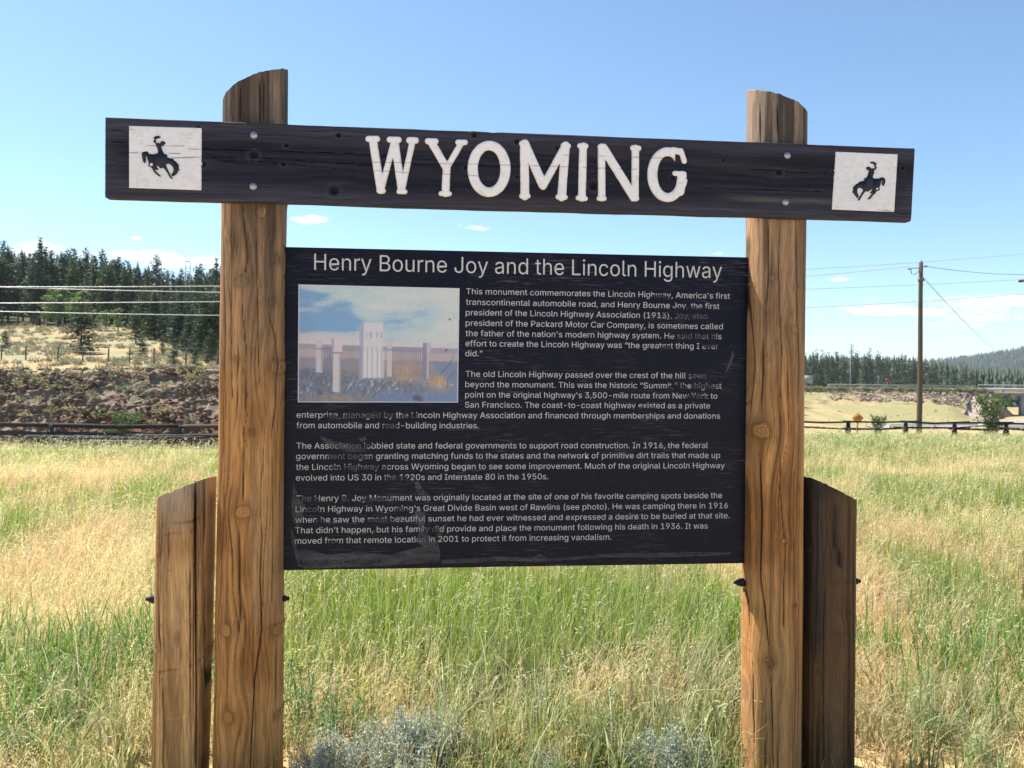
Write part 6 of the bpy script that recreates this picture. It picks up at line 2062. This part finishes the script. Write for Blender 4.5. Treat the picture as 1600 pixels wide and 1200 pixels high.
WIRES = [('highest', [(0, 445), (345, 451.3), (1260, 419.5), (1440, 409), (1600, 398)]),
         ('second', [(0, 446.8), (345, 459), (1260, 430), (1422, 417.5)]),
         ('third', [(0, 472.5), (345, 473), (1260, 451.5), (1440, 444.5), (1600, 437)]),
         ('lowest', [(0, 483.5), (345, 497), (1260, 479.5), (1440, 470.5), (1600, 460)])]
S_L = on_line(-420, 440)[0]
s_e, epx, epy, epz = on_line(1612, 430)
ends_l, ends_r = [], []
for nm, pts in WIRES:
    ss_, zz_ = [], []
    for (px, py) in pts:
        s_, x, y, z = on_line(px, py)
        ss_.append(s_)
        zz_.append(z)
    pf = np.polyfit(ss_, zz_, 2)
    s1 = s_e if len(pts) == 5 else ss_[-1]
    sv = np.linspace(S_L, s1, 90)
    Pw = np.column_stack([PA[0] + sv * (PB[0] - PA[0]), PA[1] + sv * (PB[1] - PA[1]), np.polyval(pf, sv)])
    m = MB()
    m.tube(Pw, .018, 6)
    o = m.build('power_wire', M_WIRE, None, smooth=True, col=False)
    tag(o, {'highest': 'highest of the pale power wires crossing the left forest, resting on the pole top', 'second': 'second pale power wire from the top, ending at the pole bracket', 'third': 'third pale power wire from the top, passing behind the pole',
            'lowest': 'lowest of the pale power wires crossing the left forest'}[nm], 'power line', 'power wires strung behind the sign')
    ends_l.append(Pw[0])
    ends_r.append(Pw[-1])
p0 = np.array([ppx + .3, ppy, POLE.location.z + zb_ + .1])
p1 = np.array(at(1700, 424, epy))
sv = np.linspace(0, 1, 30)[:, None]
Pw = p0 * (1 - sv) + p1 * sv
Pw[:, 2] -= .35 * (4 * sv[:, 0] * (1 - sv[:, 0]))
m = MB()
m.tube(Pw, .016, 6)
tag(m.build('power_wire', M_WIREDARK, None, col=False), 'short wire running right from the utility pole bracket to the picture edge', 'power line', 'power wires strung behind the sign')
far = at(1572, 556, 250)
m0 = np.array([ppx + .2, ppy, POLE.location.z + zc])
for k, off in enumerate((0, .35)):
    sv = np.linspace(0, 1, 40)[:, None]
    q = np.array([far.x + off * 3, far.y, far.z + off])
    Pw = (m0 + np.array([0, 0, -.12 * k])) * (1 - sv) + q * sv
    Pw[:, 2] -= 1.2 * (4 * sv[:, 0] * (1 - sv[:, 0]))
    m = MB()
    m.tube(Pw, np.linspace(.012, .035, 40), 5)
    tag(m.build('guy_wire', M_WIREDARK, None, col=False), ['upper of two thin lines slanting down right from the pole', 'lower of two thin lines slanting down right from the pole'][k], 'power line', 'thin lines slanting down from the pole')
# the next poles, just outside the picture at both ends
e_top = max(e[2] for e in ends_r) + .2
PR, h2 = pole('utility_pole', 'utility pole just past the right picture edge with a dark insulator showing', epx + 1.0, epy + .4, e_top + .2, .16)
m = MB()
q = np.array(at(1600, 437, epy)) - np.array(PR.location)
m.tube([(q[0] + .9, .0, q[2] + .05), (q[0], 0, q[2] + .05)], .04, 8, c=(.15, .14, .13))
for k in range(3):
    m.tube([(q[0] - .05 + .12 * k, 0, q[2] - .12), (q[0] - .05 + .12 * k, 0, q[2] + .04)], [.07, .05], 8, c=(.10, .09, .085))
m.build('insulator', M_PLAIN, PR)


# ------------------------------------------------------------------ small far signs
def post_sign(name, label, x, y, zc_, half, post_h, face, colr, back=None, border=None, posts=1):
    z0 = float(ground(x, y)) if post_h is None else zc_ - post_h
    root = empty(name, (x, y, z0), 0, label, 'sign')
    hz = zc_ - z0
    m = MB()
    if face == 'diamond':
        sh = [(-half, 0), (0, -half), (half, 0), (0, half)]
    else:
        hw, hh = face
        sh = [(-hw, -hh), (hw, -hh), (hw, hh), (-hw, hh)]
    m.poly([(a, -.05, hz + b) for a, b in sh], (0, .03, 0), c=colr)
    m.build('sign_face', M_PLAIN, root)
    if border:
        m = MB()
        for f0, f1 in ((.90, .84),):
            n = len(sh)
            for k in range(n):
                a, b = np.array(sh[k]), np.array(sh[(k + 1) % n])
                V = [(a * f0), (b * f0), (b * f1), (a * f1)]
                m.add([(v[0], -.054, hz + v[1]) for v in V], Q=[(0, 1, 2, 3)], c=border)
        m.build('border', M_PLAIN, root)
    for k in range(posts):
        xo = 0 if posts == 1 else (-.6 + 1.2 * k) * (face[0] if face != 'diamond' else 1)
        m = MB()
        m.box((xo - .06, -.015, -.3), (xo + .06, .07, hz + .1), c=(.20, .19, .18))
        m.build('post', M_PLAIN, root)
    return root


p = at(1340, 653.5, 86)
DS = post_sign('warning_sign', 'yellow orange diamond warning sign beyond the right-hand fence', p.x, 86, p.z, .66, None, 'diamond', (.50, .24, .02), border=(.03, .025, .02))
m = MB()     # its black legend reads as a few dark bars at this distance
hz = p.z - DS.location.z
for (a, b, c_, d_) in ((-.22, .22, .14, .19), (-.30, .30, .01, .06), (-.22, .22, -.12, -.07)):
    m.box((a, -.058, hz + c_), (b, -.0515, hz + d_), c=(.03, .025, .02))
m.build('legend', M_PLAIN, DS)
p = at(1372.5, 590.5, 196)
s1 = post_sign('road_sign', 'small dark sign with white figures on the raised road', p.x, 196, p.z, 0, None, (.42, .62), (.05, .055, .06))
m = MB()
hz = p.z - s1.location.z
for a in (-.24, .06):
    for c_ in (-.42, -.08, .26):
        m.box((a, -.062, hz + c_), (a + .2, -.0515, hz + c_ + .2), c=(.75, .75, .75))
m.build('legend', M_PLAIN, s1)
p = at(1387, 594, 196)
post_sign('road_sign', 'small red sign on the raised road', p.x, 196, p.z, 0, None, (.55, .42), (.45, .05, .05))
p = at(1263.5, 593, 180)
post_sign('road_sign', 'grey back of a broad two-post sign at the right post edge', p.x, 180, p.z, 0, 3.4, (.95, .95), (.30, .31, .30), posts=2)
p = at(1314.5, 596, 186)
post_sign('road_sign', 'small dark marker plate on a post by the raised road', p.x, 186, p.z, 0, 2.4, (.35, .25), (.06, .06, .06))
p, q = at(1329, 541, 184), at(1329, 606, 184)
LPO = empty('lamp_post', (p.x, 184, q.z - .4), 0, 'thin grey pole with a short arm beside the raised road', 'lamp post')
m = MB()
m.tube([(0, 0, 0), (0, 0, p.z - q.z + .3)], [.12, .08], 8, c=(.40, .41, .42))
m.build('shaft', M_PLAIN, LPO)
m = MB()
m.tube([(0, 0, p.z - q.z + .2), (.9, 0, p.z - q.z + .55), (1.5, 0, p.z - q.z + .5)], [.03, .03, .06], 6, c=(.40, .41, .42))
m.build('lamp_arm', M_PLAIN, LPO)


# ------------------------------------------------------------------ the field: grasses
def ribbons(P, H, Wd, az, lean, col, tipcol, segs, droop=1.0, name='grass', curl=None, matl=None):
    """one ribbon blade per row"""
    n = len(P)
    t = np.linspace(0, 1, segs + 1)
    th0 = lean * .35
    # arc: angle from vertical grows along the blade
    angs = th0[:, None] + (lean * droop)[:, None] * t[None] ** 1.4
    dl = H[:, None] / segs
    hx = np.concatenate([np.zeros((n, 1)), np.cumsum(np.sin(angs[:, :-1]) * dl, 1)], 1)
    hz = np.concatenate([np.zeros((n, 1)), np.cumsum(np.cos(angs[:, :-1]) * dl, 1)], 1)
    cx, cy = np.cos(az)[:, None], np.sin(az)[:, None]
    X, Y, Z = P[:, 0:1] + hx * cx, P[:, 1:2] + hx * cy, P[:, 2:3] + hz
    ra = az + np.pi / 2 + RNG.normal(0, .6, n)
    wx, wy = np.cos(ra)[:, None], np.sin(ra)[:, None]
    w = Wd[:, None] * (1 - t[None] ** 1.8) * .5 + .0003
    A = np.stack([X - wx * w, Y - wy * w, Z], -1)
    B = np.stack([X + wx * w, Y + wy * w, Z], -1)
    V = np.stack([A, B], 2).reshape(n, (segs + 1) * 2, 3)
    k = np.arange(segs) * 2
    q = np.stack([k, k + 1, k + 3, k + 2], -1)
    Q = (q[None] + (np.arange(n) * (segs + 1) * 2)[:, None, None]).reshape(-1, 4)
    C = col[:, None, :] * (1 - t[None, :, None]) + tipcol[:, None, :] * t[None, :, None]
    C = np.repeat(C, 2, 1)
    return V.reshape(-1, 3), Q, C.reshape(-1, 3), np.stack([X[:, -1], Y[:, -1], Z[:, -1]], -1), angs[:, -1]


def spikelets(tips, az, ang, L, n, wd, col, spread=.35):
    """drooping seed heads: small pointed quads strung along the last bit of each stalk"""
    m = len(tips)
    V, C = [], []
    for k in range(n):
        f = k / max(1, n - 1)
        a = ang + .6 * f
        off = L * (f - .75)
        base = tips + np.stack([np.cos(az) * np.sin(a) * off, np.sin(az) * np.sin(a) * off, np.cos(a) * off], -1)
        s = RNG.normal(0, spread, m)
        d = np.stack([np.cos(az + s * 2) * np.sin(a + .4 * s), np.sin(az + s * 2) * np.sin(a + .4 * s), np.cos(a + .4 * s) - .15], -1)
        l_ = (L / n * 1.6 * RNG.uniform(.7, 1.3, m))[:, None]
        side = np.stack([-np.sin(az + s), np.cos(az + s), RNG.normal(0, .5, m)], -1)
        side = side / np.linalg.norm(side, axis=1)[:, None] * (wd * RNG.uniform(.7, 1.3, m))[:, None]
        base = base + side * RNG.normal(0, 1.3, m)[:, None]
        V.append(np.stack([base, base + d * l_ * .45 + side, base + d * l_, base + d * l_ * .45 - side], 1))
        C.append(np.repeat((col * RNG.uniform(.8, 1.2, (m, 1)))[:, None], 4, 1))
    V = np.concatenate(V).reshape(-1, 3)
    C = np.concatenate(C).reshape(-1, 3)
    return V, np.arange(len(V)).reshape(-1, 4), C


def field_points(d0, d1, dens, tmax=.84):
    area = tmax * (d1 * d1 - d0 * d0)
    n = int(area * dens)
    y = np.sqrt(RNG.uniform(d0 * d0, d1 * d1, n))
    x = RNG.uniform(-tmax, tmax, n) * y
    return x, y


class Acc:
    def __init__(s):
        s.v, s.q, s.c, s.n = [], [], [], 0

    def add(s, V, Q, C):
        s.v.append(V)
        s.q.append(Q + s.n)
        s.c.append(C)
        s.n += len(V)

    def build(s, name, matl):
        o = np_mesh(name, np.vstack(s.v), [np.vstack(s.q)], matl, None, np.vstack(s.c))
        return tag(o, kind='stuff')


def clump(x, y, amt, scale):
    """pull points together into tufts"""
    gx_, gy_ = np.round(x / scale), np.round(y / scale)
    jx, jy = hash2(gx_, gy_, 501) - .5, hash2(gx_, gy_, 502) - .5
    tx, ty = (gx_ + jx) * scale, (gy_ + jy) * scale
    f = amt * RNG.random(len(x))
    return x + (tx - x) * f, y + (ty - y) * f


GA, DA = Acc(), Acc()
BARE = [(1465, 1170, 120, 34), (1560, 1195, 90, 22), (1390, 1185, 40, 14), (90, 1120, 40, 10), (1330, 1130, 30, 10)]
for (d0, d1, dens, segs, wmul) in ((2.15, 4.2, 2700, 4, 1.0), (4.2, 7.5, 1800, 3, 1.15), (7.5, 14, 850, 3, 1.7), (14, 23, 400, 2, 2.6), (23, 35, 230, 2, 3.8)):
    x, y = field_points(d0, d1, dens)
    x, y = clump(x, y, .75, .10 if d0 < 7 else .22)
    z = ground(x, y)
    px, py = project(np.stack([x, y, z + .1], -1))
    bare = np.zeros(len(x))
    for (cx, cy, rx, ry) in BARE:
        bare = np.maximum(bare, smin_blob(px, py, cx, cy, rx, ry))
    # keep clear of the logs themselves
    loc = np.stack([x - SROOT.x, y - SROOT.y], -1)
    lx_ = loc[:, 0] * math.cos(YAW) + loc[:, 1] * math.sin(YAW)
    ly_ = -loc[:, 0] * math.sin(YAW) + loc[:, 1] * math.cos(YAW)
    onlog = ((np.abs(np.abs(lx_ + .03) - 1.17) < .29) & (ly_ < YC + .14)) | (ly_ < -.10)
    keep = (RNG.random(len(x)) > bare * 1.1) & ~onlog & (y > 1.9)
    x, y, z = x[keep], y[keep], z[keep]
    dry = dryness(x, y)
    isdry = RNG.random(len(x)) < np.clip(dry * 1.05 - .02, .04, .97)
    hmap = .24 + .92 * fbm(x * .9, y * .7, 3, 201)
    # green blades
    g = ~isdry
    n = g.sum()
    vary = fbm(x[g] * 1.4, y[g] * .8, 3, 202)
    lush = np.clip(1 - dry[g] * 1.6, 0, 1)
    H = np.clip(RNG.normal(.30, .085, n), .08, .6) * hmap[g] * (.85 + .4 * lush)
    H = H * np.interp(y[g], [2.6, 3.0, 3.5, 4.2], [.45, .55, .8, 1]) * (.8 if d0 > 20 else 1)
    col = mixc(np.array([.27, .32, .13]), np.array([.21, .31, .05]), np.clip(lush * 1.1 + (vary - .5), 0, 1))
    col = col * RNG.uniform(.7, 1.25, (n, 1))
    gray = (RNG.random(n) < np.interp(y[g], [2.9, 3.6, 4.4], [.75, .55, .22]))
    col = np.where(gray[:, None], np.array([.32, .37, .22]) * RNG.uniform(.8, 1.2, (n, 1)), col)
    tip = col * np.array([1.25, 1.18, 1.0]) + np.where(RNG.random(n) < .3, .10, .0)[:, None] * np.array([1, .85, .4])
    az = RNG.random(n) * 6.283
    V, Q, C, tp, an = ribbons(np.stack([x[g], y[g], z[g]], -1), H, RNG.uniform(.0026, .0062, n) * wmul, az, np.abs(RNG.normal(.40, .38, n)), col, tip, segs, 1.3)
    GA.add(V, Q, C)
    # dry stalks and leaves
    g = isdry
    n = g.sum()
    H = np.clip(RNG.normal(.30, .09, n), .07, .62) * hmap[g] * np.interp(y[g], [2.6, 3.0, 3.5, 4.2], [.5, .6, .85, 1]) * (.8 if d0 > 20 else 1)
    pink = fbm(x[g] * .8, y[g] * .5, 3, 203)
    col = mixc(np.array([.74, .60, .34]), np.array([.68, .46, .26]), sstep(.42, .65, pink)) * RNG.uniform(.7, 1.2, (n, 1))
    pale = RNG.random(n) < .35
    col = np.where(pale[:, None], np.array([.74, .67, .45]) * RNG.uniform(.8, 1.1, (n, 1)), col)
    az = RNG.normal(.3, 1.3, n)
    lean = np.abs(RNG.normal(.60, .45, n))
    lean = lean + .55 * sstep(.75, .95, dry[g]) * (y[g] < 9)
    H = H * (1 + .25 * sstep(.75, .95, dry[g]) * (y[g] < 9))
    P = np.stack([x[g], y[g], z[g]], -1)
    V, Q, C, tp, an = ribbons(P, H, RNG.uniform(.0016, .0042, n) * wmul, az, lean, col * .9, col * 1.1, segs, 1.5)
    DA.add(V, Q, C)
    head = RNG.random(n) < (.50 if d0 < 8 else .55)
    nh = 8 if d0 < 4 else (5 if d0 < 7 else (3 if d0 < 14 else 1))
    V, Q, C = spikelets(tp[head], az[head], an[head], np.clip(H[head] * .35, .04, .16), nh, np.full(head.sum(), .0016 * wmul ** .8 * (1.0 if nh > 2 else 1.25)), col[head] * np.array([1.12, 1.1, 1.05]))
    DA.add(V, Q, C)
    # tall pale bromes with loose nodding heads
    k = np.nonzero(RNG.random(len(x)) < (.030 if d0 < 8 else .05))[0]
    n = len(k)
    P = np.stack([x[k], y[k], z[k]], -1)
    H = RNG.uniform(.36, .62, n) * np.where(y[k] < 3.4, .6, 1) * (.75 if d0 > 20 else 1)
    col = mixc(np.array([.42, .43, .25]), np.array([.70, .63, .42]), RNG.random(n))
    az = RNG.normal(.2, 1.0, n)
    V, Q, C, tp, an = ribbons(P, H, RNG.uniform(.0018, .003, n) * wmul, az, RNG.uniform(.1, .75, n), col * .8, col, max(3, segs), 1.2)
    DA.add(V, Q, C)
    V, Q, C = spikelets(tp, az, an, RNG.uniform(.10, .2, n), max(3, nh + 2) if d0 < 14 else 2, np.full(n, .0021 * wmul ** .8), np.clip(col * 1.15, 0, .7), .6)
    DA.add(V, Q, C)
# broad-leaved grass in lush tufts, placed patch by patch
def patch(px, py, depth, rx, ry, n, hgt, colr, wid=.0075, leanm=.55):
    depth = (CAMZ - .55 * hgt + (.06 if depth < 4 else 0)) * FPX / (py - 592)
    c = at(px, py, depth)
    k = max(3, n // 14)
    tx, ty = RNG.normal(c.x, rx, k), RNG.normal(depth, ry, k)
    w_ = RNG.integers(0, k, n)
    x, y = tx[w_] + RNG.normal(0, .035, n), ty[w_] + RNG.normal(0, .035, n)
    lx_ = (x - SROOT.x) * math.cos(YAW) + (y - SROOT.y) * math.sin(YAW)
    ly_ = -(x - SROOT.x) * math.sin(YAW) + (y - SROOT.y) * math.cos(YAW)
    ok = ~((np.abs(np.abs(lx_) - 1.17) < .33) & (ly_ < YC + .2)) & (ly_ > -.1)
    x, y = x[ok], y[ok]
    n = len(x)
    P = np.stack([x, y, ground(x, y)], -1)
    col = np.array(colr) * RNG.uniform(.6, 1.25, (n, 1))
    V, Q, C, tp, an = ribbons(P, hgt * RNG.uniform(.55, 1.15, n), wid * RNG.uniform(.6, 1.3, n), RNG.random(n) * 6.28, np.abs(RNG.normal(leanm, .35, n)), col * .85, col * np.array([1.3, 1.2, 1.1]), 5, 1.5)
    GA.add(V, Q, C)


LUSH, SILV, OLIVE = (.155, .285, .075), (.42, .46, .31), (.30, .35, .17)
for a in ((70, 1000, 4.6, .38, .35, 1100, .36, LUSH), (170, 1010, 4.9, .3, .3, 500, .34, LUSH), (60, 1120, 3.6, .16, .16, 260, .26, LUSH), (30, 1090, 3.7, .2, .2, 160, .3, SILV), (215, 1150, 3.3, .12, .2, 160, .3, OLIVE),
          (1560, 980, 5.2, .5, .4, 900, .40, LUSH), (1420, 910, 5.6, .6, .5, 700, .36, LUSH), (1385, 1110, 3.5, .12, .2, 160, .26, OLIVE), (1440, 1090, 3.7, .25, .2, 260, .26, SILV), (1560, 1080, 3.8, .3, .2, 300, .28, OLIVE), (1510, 1110, 3.6, .25, .15, 140, .24, SILV),
          (1110, 1060, 3.9, .22, .25, 420, .38, SILV), (1130, 1130, 3.35, .10, .12, 220, .3, OLIVE), (1060, 1000, 4.5, .3, .3, 360, .34, LUSH), (770, 1175, 3.15, .10, .10, 60, .20, OLIVE), (890, 1150, 3.2, .18, .12, 200, .24, OLIVE),
          (700, 1150, 3.3, .1, .1, 90, .26, SILV), (960, 1110, 3.5, .3, .2, 260, .28, SILV), (830, 1090, 3.6, .3, .2, 200, .3, SILV), (560, 1000, 4.8, .4, .3, 500, .32, (.22, .32, .055)), (860, 930, 6.2, .7, .4, 900, .36, (.22, .32, .055)), (540, 930, 6.2, .5, .4, 700, .36, (.22, .32, .055)),
          (465, 1195, 3.05, .06, .06, 40, .14, OLIVE), (900, 1185, 3.0, .25, .08, 260, .13, (.62, .50, .28)), (760, 1165, 3.1, .25, .1, 260, .14, (.62, .50, .28)), (100, 1165, 3.1, .25, .12, 300, .15, (.62, .50, .28)), (1480, 1160, 3.1, .25, .12, 260, .12, (.60, .46, .27)), (1090, 930, 6.0, .4, .5, 500, .36, LUSH)):
    patch(*a)
GA.build('green_grass', M_GREEN)
DA.build('dry_grass', M_GREEN)
print('grass verts', GA.n, DA.n)

# straw litter on the bare soil
N = 5000
x, y = field_points(2.2, 6, 160)
n = len(x)
P = np.stack([x, y, ground(x, y) + .008], -1)
col = np.array([.50, .40, .25]) * RNG.uniform(.6, 1.2, (n, 1))
A2 = Acc()
V, Q, C, tp, an = ribbons(P, RNG.uniform(.05, .2, n), RNG.uniform(.002, .004, n), RNG.random(n) * 6.28, np.full(n, 1.15), col, col, 2, .25)
A2.add(V, Q, C)
A2.build('straw_litter', M_GREEN)


# ------------------------------------------------------------------ silvery sage plants and weeds at the foot of the sign
def herb(name, label, cat, group, seed, H, Rm, nst, leaf, lw, lcol, per, tipw=.0, upw=.25):
    r = np.random.default_rng(seed)
    root = empty(name, (0, 0, -500), 0, label, cat, group)
    ms = MB()
    V, Q, C = [], [], []
    for s_ in range(nst):
        a = r.random() * 6.283
        rad_ = Rm * math.sqrt(r.random())
        hh = H * r.uniform(.6, 1.05) * (1 - .35 * (rad_ / Rm) ** 2)
        b0 = np.array([math.cos(a), math.sin(a), 0]) * rad_ * .45
        b1 = np.array([math.cos(a) * rad_, math.sin(a) * rad_, hh])
        mid = (b0 + b1) / 2 + np.array([0, 0, .08 * hh]) + r.normal(0, .02, 3)
        pts = np.array([b0, mid, b1])
        ms.tube(pts, [.0028, .002, .001], 4, c=np.array(lcol) * .75, cap=False)
        br = r.uniform(.75, 1.2)
        for k in range(per):
            t = r.random() ** .75
            c0 = b0 * (1 - t) ** 2 + mid * 2 * t * (1 - t) + b1 * t * t
            e1 = r.normal(size=3) + np.array([0, 0, upw * 4])
            e1 /= np.linalg.norm(e1)
            e2 = np.cross(e1, r.normal(size=3))
            e2 /= np.linalg.norm(e2)
            s = leaf * r.uniform(.6, 1.3) * (1.1 - .5 * t)
            c0 = c0 + r.normal(0, leaf * .7, 3)
            b = len(V)
            V += [c0, c0 + e1 * s * .5 + e2 * s * lw, c0 + e1 * s, c0 + e1 * s * .5 - e2 * s * lw]
            Q.append((b, b + 1, b + 2, b + 3))
            col = np.array(lcol) * br * r.uniform(.8, 1.2)
            C += [col * .9, col, col * 1.1, col]
    a = ms.build('stem', M_LEAF, root)
    b = np_mesh('foliage', np.array(V), [np.array(Q)], M_LEAF, root, np.array(C))
    kids(root, a, b)
    return root


SG = 'silvery sage plants at the foot of the sign'
SAGE = [herb('sage_plant', '', 'plant', SG, 600 + k, .29, .20, 56, .019, .30, (.42, .46, .37), 85) for k in range(3)]
spots = [(505, 1165, 2.80, .85, 'silver sage plant at the inner foot of the left sign post'), (600, 1168, 2.88, .92, 'upright silver sage plant, left one of the tall pair'), (648, 1165, 2.92, .95, 'tall silver sage plant, right one of the pair left of centre'),
         (1020, 1192, 2.88, .75, 'low silver sage plant left of the round one'), (1062, 1180, 2.90, .85, 'round silver sage plant below the right part of the panel'), (860, 1195, 2.86, .6, 'small silver sage plant below the middle of the panel')]
for k, (px, py, d, s, lb) in enumerate(spots):
    p = at(px, py, d)
    place(SAGE[k % 3], p.x, d + .12, s, lb)
WEED = herb('weed_plant', '', 'plant', 'leafy green weeds among the grass', 640, .42, .20, 18, .022, .30, (.27, .38, .16), 60)
for (px, py, d, s, lb) in ((480, 1120, 3.25, 1.1, 'leafy green weed right of the left sign post'), (530, 1140, 3.15, .9, 'leafy green weed behind the silver sage plants'), (40, 1190, 3.0, .8, 'leafy weed in the lower left corner of the field'), (1540, 1180, 3.1, .7, 'leafy weed on the bare soil at lower right'),
                           (940, 1160, 3.2, .8, 'leafy dark weed below the panel, right of centre'), (1450, 1135, 3.4, .7, 'leafy weed behind the bare soil on the right'), (130, 1150, 3.2, .7, 'leafy weed left of the left brace')):
    p = at(px, py, d)
    place(WEED, p.x, d, s, lb)


# ------------------------------------------------------------------ air: far things fade to blue
mh = bpy.data.materials.new('haze')
mh.use_nodes = True
th_ = mh.node_tree
th_.nodes.clear()
pv = nd(th_, 'ShaderNodeVolumePrincipled')
pv.inputs['Color'].default_value = (.80, .89, 1.0, 1)
pv.inputs['Density'].default_value = .00016
pv.inputs['Anisotropy'].default_value = .2
oh = nd(th_, 'ShaderNodeOutputMaterial')
th_.links.new(pv.outputs[0], oh.inputs['Volume'])
mb = MB()
mb.box((-5000, -5000, -9), (5000, 5000, 120))
hz_o = mb.build('haze', mh, None, col=False)
hz_o['kind'] = 'stuff'
